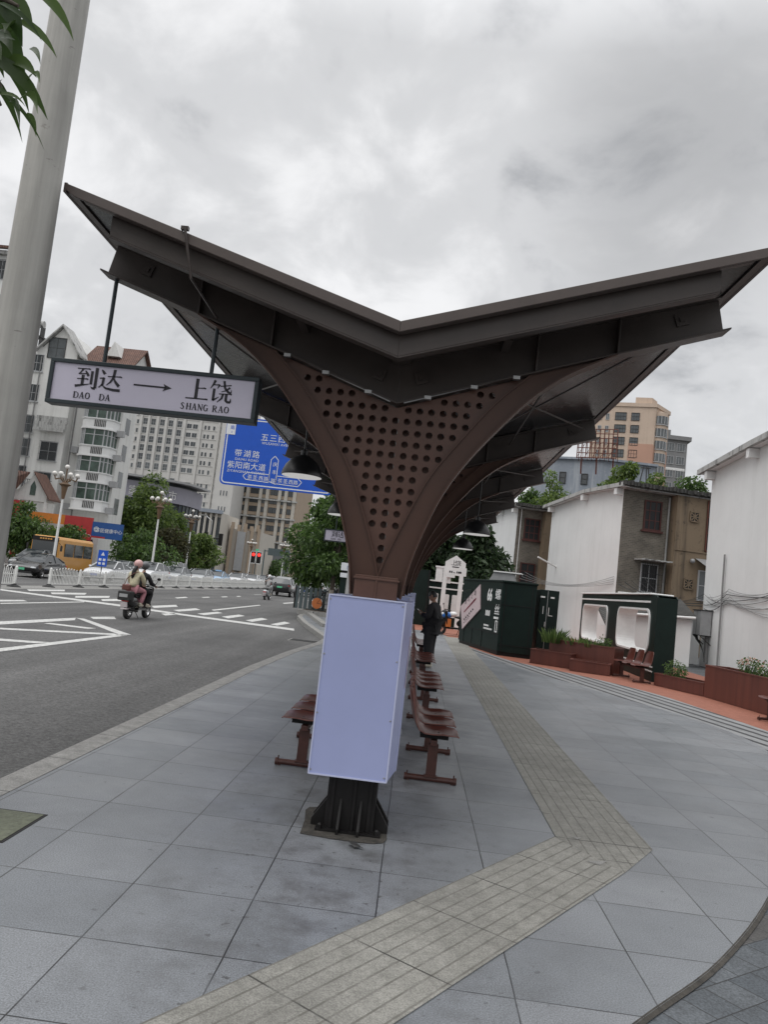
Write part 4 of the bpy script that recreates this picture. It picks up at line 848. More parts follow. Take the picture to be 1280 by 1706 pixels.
# blue direction sign on its cantilever post
def at24(x, y): return AY(x, y, 24)
t = thing('direction_sign', 'big blue road direction sign with white lettering above the tree', 'road sign', (-2.12, 24.4, 0))
x0, x1, z0, z1 = -6.62, -2.98, 4.34, 6.55
MB().prism(rrect(x0, x1, z0, z1, .16), 24.0, 24.05, 'y').build('sign_panel', 'road_sign_blue', t)
b = MB(); o_, i_ = rrect(x0+.05, x1-.05, z0+.05, z1-.05, .13), rrect(x0+.085, x1-.085, z0+.085, z1-.085, .10); n_ = len(o_)
b.add([(p[0], 23.997, p[1]) for p in o_+i_], [(i, (i+1) % n_, n_+(i+1) % n_, n_+i) for i in range(n_)])
def sgt(s, px, py, h, **k): P_ = at24(px, py); text_mb(b, s, h, Matrix.Translation((P_.x, 23.997, P_.z)), align='LEFT', **k)
b.box(at24(379, 705).x, at24(394, 705).x, 23.990, 23.997, at24(379, 723).z, 6.50)
sgt('五三西路', 434, 733, .26, spacing=1.12); sgt('WUSANXI AVENUE', 436, 740, .115, spacing=1.1); sgt('带湖路', 390, 758.5, .25, spacing=1.30); sgt('DAIHU ROAD', 391, 766, .115, spacing=1.1)
sgt('紫阳南大道', 377.5, 777.5, .25, spacing=1.02); sgt('ZIYANGNAN AVENUE', 377.5, 785, .115, spacing=1.1); sgt('临', 483, 768, .25)
def outline(pts, w_=.022):
    q = [at24(*p) for p in pts]
    for a, c in zip(q, q[1:]+q[:1]):
        d = (c-a); d.y = 0; d.normalize(); n2 = Vector((-d.z, 0, d.x))*w_/2; b.quad(*[Vector((v.x, 23.996, v.z)) for v in (a-n2, c-n2, c+n2, a+n2)])
outline([(447, 802), (452, 766), (458.5, 760), (464, 767), (459, 807)]); outline([(449, 791), (412, 787), (404.5, 792.5), (409, 798.5), (447, 804)]); outline([(460, 793), (496, 797), (502.5, 804), (496, 811), (459, 806)])
for s_, px, py in (('茶', 411.5, 797), ('圣', 420.5, 798), ('西', 430, 799.3), ('路', 438.5, 800.5), ('茶', 462, 803.5), ('圣', 471, 804.6), ('西', 480, 805.7), ('路', 488, 806.7), ('庆', 454, 776.5), ('丰', 452.5, 789.5), ('路', 450.3, 803.6)): sgt(s_, px, py, .155, bold=0.0)
b.build('lettering', 'sign_white', t)
b = MB(); P_ = at24(383.5, 714.5); text_mb(b, '南', .15, Matrix.Translation((P_.x, 23.988, P_.z)), align='LEFT'); P_ = at24(385, 721); text_mb(b, 'S', .09, Matrix.Translation((P_.x, 23.988, P_.z)), align='LEFT'); text_mb(b, '北', .13, Matrix.Translation((P_.x-.03, 23.988, P_.z+.33)), align='LEFT'); b.build('compass_lettering', 'road_sign_blue', t)
b = MB(); b.tube([(-2.12, 24.4, 0), (-2.12, 24.4, 6.7)], [.13, .10], 12); b.build('post', 'galvanised', t, smooth=40)
b = MB(); [b.tube([(-2.12, 24.35, z_), (x0+.3, 24.15, z_)], .06, 8) for z_ in (5.0, 6.0)]; [b.box(x-.03, x+.03, 24.05, 24.2, z0+.3, z1-.3) for x in (-6.0, -4.8, -3.6)]; b.build('arm', 'galvanised', t, smooth=40)
# tall pale lamp post at the near left
t = thing('street_lamp_post', 'tall scuffed pale concrete lamp post close by at the left edge', 'lamp post', (-2.795, 4.8, 0))
mb = MB(); mb.lathe([(.156, 0), (.145, 1.5), (.133, 3.0), (.122, 4.5), (.113, 6.0), (.100, 8.5)], (-2.795, 4.8, 0), 40); mb.build('shaft', 'concrete_pole', t, smooth=40)
mb = MB(); mb.lathe([(.26, 0), (.26, .03), (.19, .04), (.19, .10)], (-2.795, 4.8, 0), 24); mb.build('base_flange', 'galvanised', t, smooth=40)
mb = MB(); mb.tube([(-2.795, 4.8, 8.4), (-2.9, 4.8, 9.0), (-3.6, 4.8, 9.4), (-4.6, 4.8, 9.5)], [.06, .055, .05, .05], 10); mb.box(-5.2, -4.5, 4.68, 4.92, 9.42, 9.54); mb.build('lamp_arm', 'galvanised', t, smooth=40)

# ================================================================== RIGHT SIDE: plaza furniture and buildings
def wall_frame(A, B, z=0.0):
    """frame on a wall: X runs from A to B, local -Y looks out of the wall towards whoever sees A on the left"""
    return frame((A[0], A[1], z), (B[0]-A[0], B[1]-A[1], 0))
def window(parent, T, w_, h, fm='window_metal', gm='glass_dark', nx=2, nz=2, dep=.07, sill=True, bars=False, name='window', fw=.05, top=.0):
    """frame standing proud of the wall with the pane set back in it; T is the lower left corner"""
    f = MB(T)
    for x in (0, w_-fw): f.box(x, x+fw, -dep, .01, 0, h)
    for z_ in (0, h-fw): f.box(fw, w_-fw, -dep, .01, z_, z_+fw)
    for i in range(1, nx): x = w_*i/nx; f.box(x-fw*.35, x+fw*.35, -dep*.55, .01, fw, h-fw)
    for i in range(1, nz): z_ = h*i/nz+top; f.box(fw, w_-fw, -dep*.6, .01, z_-fw*.35, z_+fw*.35)
    if sill: f.box(-.10, w_+.10, -dep-.06, .01, -.09, -.001)
    o = f.build(name, fm, parent); p = MB(T); p.box(fw*.5, w_-fw*.5, -.022, .008, fw*.5, h-fw*.5); p.build('pane', gm, o).matrix_parent_inverse = wm(o).inverted()
    if bars:
        b = MB(T)
        for i in range(int(w_/.13)+1): b.box(i*.13-.008, i*.13+.008, -dep-.14, -dep-.125, -.05, h+.05)
        for z_ in (0, h*.33, h*.66, h): b.box(-.05, w_+.05, -dep-.15, -dep-.12, z_-.01, z_+.01)
        b.build('grille', 'iron', o).matrix_parent_inverse = wm(o).inverted()
    return o
# --- dark green kiosk with lettering and the pink board
A, B = (1.69, 28.2), (2.66, 24.14)
t = thing('kiosk', 'dark green metal kiosk with white lettering and a sloping pink board', 'kiosk', (2.7, 26, 0))
body = [(1.69, 28.2), (2.66, 24.14), (3.70, 23.98), (4.0, 27.6)]
MB().prism(body, .10, 2.25, 'z').build('body', 'train_green', t, bevel=.015)
mb = MB(); mb.prism([(1.655, 28.25), (2.64, 24.10), (3.73, 23.94), (4.03, 27.65)], 2.25, 2.31, 'z'); mb.build('roof', 'dark_green', t, bevel=.01)
mb = MB(); mb.prism([(1.72, 28.1), (2.68, 24.18), (3.68, 24.02), (3.9, 27.5)], 0, .10, 'z'); mb.build('plinth', 'black_steel', t)
WL = wall_frame(A, B); WF = wall_frame(B, (3.70, 23.98)); s_ = MB()
for x in (.6, 1.55, 2.6): s_.box(x, x+.012, -.012, .0, .1, .62, T=WL)
s_.box(0, 4.17, -.014, 0, .62, .645, T=WL); s_.box(0, 4.17, -.012, 0, 1.50, 1.515, T=WL)
for z_ in (.32, 1.55): s_.box(0, 1.05, -.014, 0, z_, z_+.016, T=WF)
for x in (.10, .92): s_.box(x, x+.02, -.016, 0, .12, 2.2, T=WF)
s_.build('seam', 'black_steel', t)
p = MB(WL); p.box(.25, 1.1, -.02, 0, 1.55, 1.95); p.box(1.25, 1.6, -.02, 0, 1.75, 1.95); p.build('window', 'glass_dark', t)
p = MB(); p.prism([(.05, 1.30), (.48, .51), (2.27, 1.31), (2.03, 2.13)], -.045, -.016, 'y', T=WL); brd = p.build('notice_board', 'pink_board', t)
l = MB(WL)
for (u, v), g_ in zip(((.62, 1.42), (.95, 1.53), (1.28, 1.64), (1.60, 1.76)), '到达上饶'): text_mb(l, g_, .19, WL @ Matrix.Translation((u, -.047, v)), sx=1.2)
for k in range(6): l.box(.60+k*.17, .72+k*.17, -.049, -.046, .84+k*.078, .90+k*.078)
for k in range(5): l.box(.62+k*.13, .70+k*.13, -.049, -.046, .74+k*.06, .77+k*.06)
l.build('lettering', 'ink', brd).matrix_parent_inverse = Matrix()
l = MB(WL); l.prism([(.55, 1.10), (1.75, 1.60), (1.72, 1.66), (1.80, 1.64), (1.60, 1.62), (.53, 1.14)], -.050, -.046, 'y'); l.build('line', 'crimson', brd)
l = MB(); text_mb(l, '66', .52, WL @ Matrix.Translation((3.03, -.004, 1.64)), bold=.02, sx=.9); text_mb(l, '螺', .36, WL @ Matrix.Translation((3.83, -.004, 1.72)), bold=.003, sx=1.5); text_mb(l, '丝', .36, WL @ Matrix.Translation((3.86, -.004, 1.24)), bold=.003, sx=1.4)
l.box(3.62, 4.05, -.008, 0, 1.08, 1.15, T=WL)
for x in (3.80, 3.97): l.box(x, x+.05, -.008, 0, .67, 1.03, T=WL)
for z_ in (.67, 1.0): l.box(3.85, 3.97, -.008, 0, z_, z_+.04, T=WL)
for k in range(5): l.box(2.78+k*.09, 2.84+k*.09, -.008, 0, 1.14, 1.32-.02*(k % 2), T=WL)
for r_, n_ in ((.80, 6), (.70, 10)):
    for k in range(n_): l.box(2.70+k*.085, 2.765+k*.085, -.006, 0, r_, r_+.055, T=WL)
l.build('lettering', 'white_paint', t)
tt = thing('roof_lantern', 'small pale grey box with a tilted lid on the kiosk roof', 'roof box', (2.9, 26.4, 2.31))
mb = MB(); mb.prism([(-.45, 0), (.45, 0), (.36, .30), (-.30, .30)], -.3, .3, 'y', T=rotz(-.2, (2.9, 26.4, 2.31))); mb.build('box', 'box_grey', tt); mb = MB(); mb.box(-.32, .62, -.36, .36, .30, .34, T=rotz(-.2, (2.9, 26.4, 2.31))); mb.build('lid', 'white_paint', tt)
t = thing('cabinet', 'tall dark green cabinet with thin white marks just right of the kiosk', 'cabinet', (4.35, 26.2, 0))
cf_ = [(4.02, 25.3), (4.62, 25.25), (4.9, 27.2), (4.2, 27.4)]
MB().prism(cf_, 0, 2.18, 'z').build('body', 'train_green', t, bevel=.01); Tc = wall_frame(cf_[0], cf_[1])
l = MB(Tc); l.box(.02, .16, -.01, 0, 1.92, 1.97); l.box(.34, .46, -.01, 0, 1.92, 1.97); l.box(.12, .14, -.01, 0, 1.4, 1.65); l.box(.30, .32, -.01, 0, 1.35, 1.62); l.box(.32, .44, -.01, 0, 1.35, 1.37); l.build('mark', 'white_paint', t)
mb = MB(Tc); mb.box(.24, .255, -.012, 0, .05, 2.15); mb.box(.2, .23, -.04, 0, 1.0, 1.15); mb.build('door_handle', 'galvanised', t)
# --- white station gate and the mock carriage behind it
t = thing('station_gate', 'white pedimented gate like a little station front behind the standing man', 'gate', (1.7, 38, 0)); Y = 38.0
f = MB(); f.prism([(1.22, 0), (1.42, 0), (1.42, 2.50), (1.80, 2.50), (1.80, 2.62), (2.02, 2.62), (2.02, 0), (2.22, 0), (2.22, 2.62), (2.34, 2.62), (2.34, 3.02), (2.28, 3.02), (2.28, 3.26), (1.78, 3.60), (1.28, 3.26), (1.28, 3.02), (1.22, 3.02)], Y-.15, Y+.15, 'y'); f.build('frame', 'white_paint', t)
f = MB(); f.box(.86, 1.20, Y-.10, Y+.10, 2.25, 2.92); f.box(.82, 1.22, Y-.13, Y+.13, 2.92, 3.0); f.box(1.42, 1.62, Y-.06, Y+.06, 2.2, 2.50); f.build('side_panel', 'white_paint', t)
l = MB(); text_mb(l, '上', .30, Matrix.Translation((1.70, Y-.154, 3.12))); text_mb(l, '饶', .30, Matrix.Translation((1.90, Y-.154, 3.12))); l.box(1.62, 1.96, Y-.155, Y-.15, 3.0, 3.05)
for x, w_ in ((1.50, .07), (1.60, .06), (1.70, .10), (1.86, .06), (1.94, .10), (2.05, .05)): l.box(x, x+w_, Y-.155, Y-.15, 2.73, 2.73+(.10 if w_ != .10 or x > 1.8 else .03))
l.build('lettering', 'ink', t)
t = thing('mock_carriage', 'dark green mock railway carriage front with white blinds behind the white gate', 'carriage', (1.6, 40, 0)); Y = 39.6
MB().box(.55, 3.6, Y, Y+2.2, 0, 2.25).build('body', 'train_green', t, bevel=.05)
w_ = MB(); w_.box(.55, 3.6, Y-.02, Y, 1.90, 1.97); w_.box(.5, 3.65, Y-.08, Y+2.2, 2.25, 2.32); w_.build('stripe', 'white_paint', t)
for k in range(5):
    p = MB(); p.prism(rrect(.72+k*.56, 1.14+k*.56, .5, 1.66, .06), Y-.03, Y, 'y'); p.build('window', 'white_paint', t)
t = thing('hoarding', 'plain dark green hoarding behind the standing man, left of the white gate', 'hoarding', (-.3, 38.6, 0))
MB().box(-2.4, .62, 38.6, 38.7, 0, 2.75).build('sheet', 'dark_green', t); m_ = MB(); [m_.box(x, x+.06, 38.55, 38.6, 0, 2.75) for x in (-2.4, -1.4, -.4, .54)]; m_.build('post', 'black_steel', t)
t = thing('fence_panel', 'low dark green fence panel right of the white gate, behind the kiosk', 'fence', (4, 34, 0))
m_ = MB(); m_.box(2.4, 4.1, 33.9, 33.95, .1, 2.35); m_.build('sheet', 'dark_green', t); m_ = MB(); [m_.box(2.4+k*1.3, 2.46+k*1.3, 33.85, 33.9, 0, 2.4) for k in range(2)]; m_.box(2.4, 4.1, 33.86, 33.9, 1.9, 1.96); m_.build('post', 'train_green', t)
# --- mock carriage wall with two big windows
A, B = (6.69, 31.5), (6.45, 21.0); Lc = math.hypot(A[0]-B[0], A[1]-B[1]); WC = wall_frame(A, B)
t = thing('carriage_wall', 'dark green mock carriage wall with two big rounded white framed openings', 'carriage', (6.5, 26, 0))
wins = [(Lc-9.95, Lc-5.80, .62, 1.87), (Lc-4.18, Lc-.62, .72, 1.87)]
outl2 = [(0, 0), (Lc, 0), (Lc, 2.24), (Lc-.12, 2.30), (0, 2.30)]
for y_, nme in ((0.012, 'front_panel'), (.528, 'back_panel')): holed(outl2, [rrect(a, b, c, d, .30, 6) for a, b, c, d in wins], WC @ Matrix.Translation((0, y_, 0)), .024, nme, 'train_green', t)
mb = MB(WC); mb.box(0, Lc-.12, .024, .516, 2.28, 2.30); mb.box(0, .02, .024, .516, 0, 2.28); mb.box(Lc-.02, Lc, .024, .516, 0, 2.24); mb.build('shell', 'train_green', t)
mb = MB(WC); mb.box(-.05, Lc-.5, -.06, .58, 2.301, 2.35); mb.build('roof', 'white_paint', t, bevel=.02)
for a, b, c, d in wins:
    o1 = rrect(a+.003, b-.003, c+.003, d-.003, .30, 6); o2 = rrect(a-.10, b+.10, c-.05, d+.05, .34, 6); n_ = len(o1); mb = MB(WC)
    mb.add([(p[0], -.03, p[1]) for p in o1+o2], [(i, (i+1) % n_, n_+(i+1) % n_, n_+i) for i in range(n_)]); mb.add([(p[0], y_, p[1]) for y_ in (-.03, .55) for p in o1], [(i, (i+1) % n_, n_+(i+1) % n_, n_+i) for i in range(n_)]); mb.add([(p[0], y_, p[1]) for y_ in (-.03, 0) for p in o2], [(i, (i+1) % n_, n_+(i+1) % n_, n_+i) for i in range(n_)]); mb.build('window_frame', 'white_paint', t)
mb = MB(WC); mb.box(.0, Lc-.62, -.012, 0, 2.08, 2.135); mb.box(4.6, Lc, -.012, 0, .36, .395); mb.box(4.6, Lc, -.012, 0, .24, .275); mb.build('stripe', 'white_paint', t)
# --- planters
def planter(label, A, B, h, dep, grp='rust red planters along the plaza edge'):
    t = thing('planter', label, 'planter', ((A[0]+B[0])/2, (A[1]+B[1])/2, 0), 0, grp); T = wall_frame(A, B); L = math.hypot(B[0]-A[0], B[1]-A[1])
    m_ = MB(T); e = .04
    m_.box(0, L, 0, e, 0, h-.03); m_.box(0, L, dep-e, dep, 0, h-.03); m_.box(0, e, e, dep-e, 0, h-.03); m_.box(L-e, L, e, dep-e, 0, h-.03); m_.build('wall', 'rust_red_cladding', t)
    m_ = MB(T); m_.box(-.01, L+.01, -.012, .055, h-.03, h); m_.box(-.01, L+.01, dep-.055, dep+.01, h-.03, h); m_.box(-.01, .055, .055, dep-.055, h-.03, h); m_.box(L-.055, L+.01, .055, dep-.055, h-.03, h); m_.build('rim', 'rust_red_cladding', t)
    m_ = MB(T); m_.box(e, L-e, e, dep-e, h-.22, h-.08); m_.build('soil', 'soil', t); return t
planter('low rust red planter box at the left end, beside the green kiosk', (3.46, 22.6), (4.52, 22.06), .41, .65)
planter('taller rust red planter behind the two low ones, planted with spiky grass', (4.05, 23.0), (5.62, 21.72), .74, .6)
planter('low rust red planter box in front of the carriage wall', (4.38, 21.5), (5.40, 21.19), .31, .55)
planter('low long rust red planter with a single round shrub', (6.24, 20.1), (6.92, 18.59), .31, .55)
planter('tall long rust red planter with pink flowers at the right edge', (6.925, 18.57), (7.95, 12.2), .74, .6)
def tuft(label, c, n, h, spread, seed, name='spiky_plant', cat='plant', grp='spiky grass plants in the planters'):
    r = random.Random(seed); m_ = MB()
    for _ in range(n):
        a = r.uniform(0, 6.28); q = spread*math.sqrt(r.random())*.5; p = Vector((math.cos(a)*q, math.sin(a)*q*.8, 0)); d = Vector((math.cos(a)*r.uniform(.1, .7), math.sin(a)*r.uniform(.1, .7), 1)).normalized(); L = h*r.uniform(.6, 1.1); s = d.cross(rdir(r)).normalized()*.018
        e = p+d*L-Vector((0, 0, 1))*L*.1*r.random()+Vector((d.x, d.y, 0))*L*.25; m2 = p+d*L*.55
        m_.add([p-s, p+s, m2+s*1.2, e, m2-s*1.2], [(0, 1, 2, 3, 4)])
    o = m_.build(name, 'grass_blade'); o.location = c; tag(o, label, cat, grp)
tuft('largest clump of spiky grass beside the green kiosk', (4.13, 22.95, .62), 90, .50, .60, 1); tuft('middle clump of spiky grass in the tall back planter', (4.75, 22.65, .64), 55, .30, .55, 2); tuft('right hand clump of low spiky grass in the tall back planter', (5.15, 22.35, .64), 50, .28, .5, 3)
def shrub(label, c, r_, n, leaf, seed, flowers=0, grp='round shrubs in the planters', size=.06):
    t = thing('shrub', label, 'shrub', c, 0, grp); r = random.Random(seed); m_ = MB(); crown(m_, [((0, 0, r_*.9), (r_, r_, r_*.8)), ((r_*.35, 0, r_*.6), (r_*.7, r_*.7, r_*.5))], n, size, r, .3); m_.build('foliage', leaf, t, local=True)
    s = MB(); [s.tube([(0, 0, -.1), (r.uniform(-.5, .5)*r_, r.uniform(-.5, .5)*r_, r_*.9)], .008, 5) for _ in range(6)]; s.build('stem', 'bark', t, local=True)
    if flowers:
        f = MB()
        for _ in range(flowers): d = rdir(r); d.z = abs(d.z); f.ball(Vector((d.x*r_, d.y*r_, r_*.9+d.z*r_*.8)), (.022, .022, .018), 6, 4)
        f.build('flower', 'flower_pink', t, local=True)
shrub('round grey green shrub in the low planter right of the carriage wall', (6.62, 19.75, .24), .27, 520, 'leaf_mid', 4); shrub('little round shrub in the tall planter before the carriage window', (5.42, 22.15, .66), .20, 300, 'leaf_mid', 5)
shrub('left pink flowering shrub in the tall right planter', (7.42, 17.35, .66), .24, 420, 'leaf_mid', 6, 34, 'pink flowering shrubs in the right planter'); shrub('right pink flowering shrub in the tall right planter', (7.55, 16.7, .64), .24, 420, 'leaf_mid', 7, 18, 'pink flowering shrubs in the right planter')
dup(bench, (5.865, 20.82, 0), math.pi+.148, 'three seat red brown bench in front of the green carriage wall', 'red brown benches along the plaza edge')
dup(bench, (7.02, 14.55, 0), math.pi+.16, 'red brown bench cut off by the right edge of the view', 'red brown benches along the plaza edge')
# --- three white gabled houses with brick sides
def roof_slab(mb, P, th, mi=0):
    n = len(P); P = [Vector(p) for p in P]; mb.add(P+[p-Vector((0, 0, th)) for p in P], [tuple(range(n)), tuple(range(2*n-1, n-1, -1))]+[(i, n+i, n+(i+1) % n, (i+1) % n) for i in range(n)], mi)
def house(label, N_, F_, M_, zt, brick='grey_brick', ochre_from=None, rise=.12):
    """N near corner, F far end of the gable wall, M far end of the brick side"""
    t = thing('house', label, 'house', (N_[0], N_[1], 0)); N2, F2, M2 = Vector((*N_, 0)), Vector((*F_, 0)), Vector((*M_, 0)); Q = F2+(M2-N2)
    Tg = wall_frame(F_, N_); L = (F2-N2).length
    g_ = MB(Tg); g_.prism([(0, 0), (L, 0), (L, zt), (L*.58, zt+rise*.5), (0, zt)], 0, .28, 'y'); g_.build('gable_wall', 'white_render', t)
    Tb = wall_frame(N_, M_); Lb = (M2-N2).length; x1_ = ochre_from or Lb
    b = MB(Tb); b.box(.004, x1_, -.036, .012, 0, zt); b.build('brick_wall', brick, t)
    if ochre_from: b = MB(Tb); b.box(ochre_from, Lb, -.55, .28, 0, zt-.02); b.build('stair_bay', 'ochre_render', t)
    ub, ug = (M2-N2).normalized(), (F2-N2).normalized(); r_ = MB(); ov = .75
    def P_(u, v, z_): q = N2+ug*(u*L)+ub*v; return Vector((q.x, q.y, z_))
    a0, a1 = -.42, Lb+.6; e = ov/L
    for u0, u1, z0_, z1_ in ((-e, .42, zt-.10, zt+rise), (.42, 1+e, zt+rise, zt-.10)): roof_slab(r_, [P_(u0, a0+.14, z0_), P_(u0, a1, z0_), P_(u1, a1, z1_), P_(u1, a0+.14, z1_)], .14)
    r_.build('roof', 'dark_roof_tiles', t)
    v = MB()
    for u0, u1, z0_, z1_ in ((-e, .42, zt-.10, zt+rise), (.42, 1+e, zt+rise, zt-.10)): roof_slab(v, [P_(u0, a0, z0_+.02), P_(u0, a0+.14, z0_+.02), P_(u1, a0+.14, z1_+.02), P_(u1, a0, z1_+.02)], .20)
    v.build('verge', 'stained_concrete', t)
    s = MB()
    for u0, u1, z0_, z1_ in ((-e*.9, .42, zt-.09, zt+rise), (.42, 1+e*.9, zt+rise, zt-.09)): roof_slab(s, [P_(u0, a0+.05, z0_-.145), P_(u0, -.01, z0_-.145), P_(u1, -.01, z1_-.145), P_(u1, a0+.05, z1_-.145)], .03)
    s.build('soffit', 'white_render', t)
    for u in (.02, .45, .97):
        pl = MB()
        z_ = lerp(zt-.1, zt+rise, (u+e)/(.42+e)) if u <= .42 else lerp(zt+rise, zt-.1, (u-.42)/(.58+e))
        q = N2+ug*(u*L); T = frame((q.x, q.y, z_-.36), ub); pl.box(-.36, .02, -.14, .14, -.16, .16, T=T); pl.build('purlin_end', 'white_render', t)
    rt = MB(); r = random.Random(int(zt*100)+int(L*10))
    k = -.40
    while k < Lb+.6:
        zz = zt-.115+r.uniform(-.03, .02); q0 = P_(-e, k, zz); T = frame(q0, ub); rt.box(0, .17, -.05-r.uniform(0, .10), .4, -.09, .09+r.uniform(0, .05), T=T); k += .19
    rt.build('eave_tile', 'dark_roof_tiles', t)
    ev = MB(Tb); ev.box(-.1, Lb+.5, -.62, 0, zt-.30, zt-.24); ev.build('eave_board', 'stained_concrete', t)
    return t, Tb, Tg, Lb
def rosette(t, T, c, r_):
    m_ = MB(T @ Matrix.Translation((c[0], 0, c[1]))); m_.box(-r_, r_, -.03, -.025, -r_, r_); o = m_.build('vent', 'pane_dark', t); g_ = MB(T @ Matrix.Translation((c[0], 0, c[1])))
    for k in range(4): a = k*math.pi/4; g_.box(-r_*.95, r_*.95, -.06, -.03, -.022, .022, T=g_.T @ Matrix.Rotation(a, 4, 'Y'))
    for a, b, c_, d in ((-r_, r_, -r_, -r_+.05), (-r_, r_, r_-.05, r_), (-r_, -r_+.05, -r_, r_), (r_-.05, r_, -r_, r_)): g_.box(a, b, -.065, -.03, c_, d)
    g_.build('vent_lattice', 'ochre_render', o).matrix_parent_inverse = wm(o).inverted()
N2_, F2_, M2_ = (9.70, 38.3), (8.05, 49.0), (15.2, 39.7)
t, Tb, Tg, Lb = house('middle white gabled house with a grey brick and ochre side wall', N2_, F2_, M2_, 8.12, ochre_from=2.62)
Tw = lambda s, z_: Tb @ Matrix.Translation((s, 0, z_))
window(t, Tw(1.16, 5.94) @ Matrix.Translation((0, -.036, 0)), .96, 1.50, 'window_red', 'pane_dark', 3, 3, fw=.07); window(t, Tw(1.22, 2.86) @ Matrix.Translation((0, -.036, 0)), .92, 1.42, 'window_metal', 'pane_dark', 2, 2, bars=True)
c = MB(Tb); [c.box(.84+k*.165, .99+k*.165, -.80, .02, 4.40+.02*(k % 2), 4.46+.02*(k % 2)) for k in range(10)]; c.build('window_hood', 'stained_concrete', t)
To = Tb @ Matrix.Translation((0, -.56, 0)); rosette(t, To, (3.62, 6.85), .26); rosette(t, To, (3.55, 3.50), .26)
w_ = window(t, To @ Matrix.Translation((4.05, 0, 2.75)), .95, 1.5, 'window_metal', 'glass_grey', 2, 2, sill=False)
c = MB(To); [c.add([(3.85+k*.15, -.9, 4.42), (4.0+k*.15, -.9, 4.42+.03*(k % 2)), (4.0+k*.15, .02, 4.82), (3.85+k*.15, .02, 4.82)], [(0, 1, 2, 3)]) for k in range(9)]; c.build('awning', 'box_grey', t)
c = MB(To); c.ball((3.62, -.12, 4.65), .12, 10, 6); c.build('wall_lamp', 'box_grey', t, smooth=60); c = MB(Tb); c.tube([(2.5, -.08, .5), (2.5, -.08, 7.7)], .05, 8); c.build('downpipe', 'stained_concrete', t, smooth=60)
c = MB(To); [c.box(x, x+.05, -.02, 0, 3, 8) for x in (2.63,)]; c.box(2.62, 5.4, -.03, 0, 5.1, 5.16); c.build('string_course', 'ochre_render', t); c = MB(To); c.box(4.30, 5.6, -.03, 0, 5.2, 7.75); c.build('opening_shade', 'pane_dark', t); c = MB(To); [c.box(4.30, 5.6, -.07, -.03, z_, z_+.06) for z_ in (5.2, 6.1, 6.9)]; [c.box(x, x+.05, -.07, -.03, 5.2, 7.75) for x in (4.3, 4.9)]; c.build('opening_rail', 'rust', t)  # dark panel paints the shade of a recess; the bay stays solid
t, Tb, Tg, Lb = house('right hand white gabled house, mostly blank wall', (10.9, 22.5), (11.48, 31.5), (17.5, 22.2), 8.05, rise=-.05)
c = MB(Tg); Lg = 9.0
for s_, z0_, z1_, r_ in ((Lg-6.55, .2, 4.3, .035), (.88, .2, 1.25, .03), (1.10, .2, 2.1, .05)): c.tube([(s_, -.08, z0_), (s_, -.08, z1_)], r_, 8)
c.build('wall_pipe', 'cable_grey', t, smooth=60)
N3_, F3_, M3_ = (6.10, 50.7), (4.95, 60.0), (12, 52.4)
t, Tb, Tg, Lb = house('farthest white gabled house, behind the green kiosk', N3_, F3_, M3_, 8.08, ochre_from=1.75)
window(t, Tb @ Matrix.Translation((.52, -.036, 5.80)), 1.1, 1.42, 'window_red', 'pane_dark', 3, 3, fw=.07); window(t, Tb @ Matrix.Translation((.5, -.036, 2.6)), 1.05, 1.68, 'window_red', 'pane_dark', 2, 3, fw=.07)
# low white shed with a slate roof between carriage wall and house
t = thing('shed', 'low white shed with a dark tiled roof between the carriage wall and the right house', 'shed', (9.8, 29.5, 0))
m_ = MB(); m_.prism([(8.3, 30.6), (10.45, 29.7), (10.7, 32.2), (8.8, 33)], 0, 1.75, 'z'); m_.build('wall', 'white_render', t)
m_ = MB(); roof_slab(m_, [(8.1, 30.4, 1.80), (10.5, 29.45, 1.92), (10.85, 32.3, 2.55), (8.7, 33.2, 2.35)], .09); m_.build('roof', 'dark_roof_tiles', t); m_ = MB(); m_.tube([(8.1, 30.4, 1.72), (10.5, 29.45, 1.84)], .05, 8); m_.build('gutter', 'white_paint', t)
t = thing('shed', 'small grey tiled lean to seen through the carriage wall openings', 'shed', (9.4, 34, 0)); m_ = MB(); m_.box(8.4, 10.4, 33.6, 36, 0, 1.1); m_.build('wall', 'white_render', t); m_ = MB(); roof_slab(m_, [(8.2, 33.3, 1.1), (10.6, 33.3, 1.1), (10.6, 36, 2.2), (8.2, 36, 2.2)], .09); m_.build('roof', 'dark_roof_tiles', t)
t = thing('garden_wall', 'low plain white wall joining the shed to the right house, under the meter box', 'wall', (11, 32, 0)); m_ = MB(); m_.box(10.65, 11.6, 31.95, 32.1, 0, 1.72); m_.build('wall', 'white_render', t); m_ = MB(); m_.box(10.6, 11.6, 31.9, 32.15, 1.72, 1.80); m_.build('coping', 'stained_concrete', t)
# electrical box, brackets and cables on the right house
Tg = wall_frame((11.48, 31.5), (10.9, 22.5)); t = thing('meter_box', 'grey steel meter box on brackets at the corner of the right white house', 'electrical box', (11.4, 31, 1.1))
m_ = MB(Tg); m_.box(.35, 1.32, -.44, -.04, 1.22, 2.16); m_.build('case', 'box_grey', t, bevel=.01); m_ = MB(Tg); m_.box(.82, .835, -.448, -.44, 1.24, 2.14); m_.box(.3, 1.36, -.48, .0, 2.16, 2.19); m_.build('door_seam', 'iron', t)
m_ = MB(Tg)
for x in (.36, 1.28): m_.tube([(x, 0, .86), (x, -.42, 1.20)], .022, 6); m_.tube([(x, 0, 1.2), (x, -.42, 1.2)], .022, 6)
for k in range(6): m_.tube([(.1+k*.09, -.3, 1.22), (.2+k*.06, -.24, 1.02), (.45+k*.03, -.15, .85), (.75, -.09, .55), (.86, -.08, .2)], .012, 5)
m_.build('cable', 'iron', t)
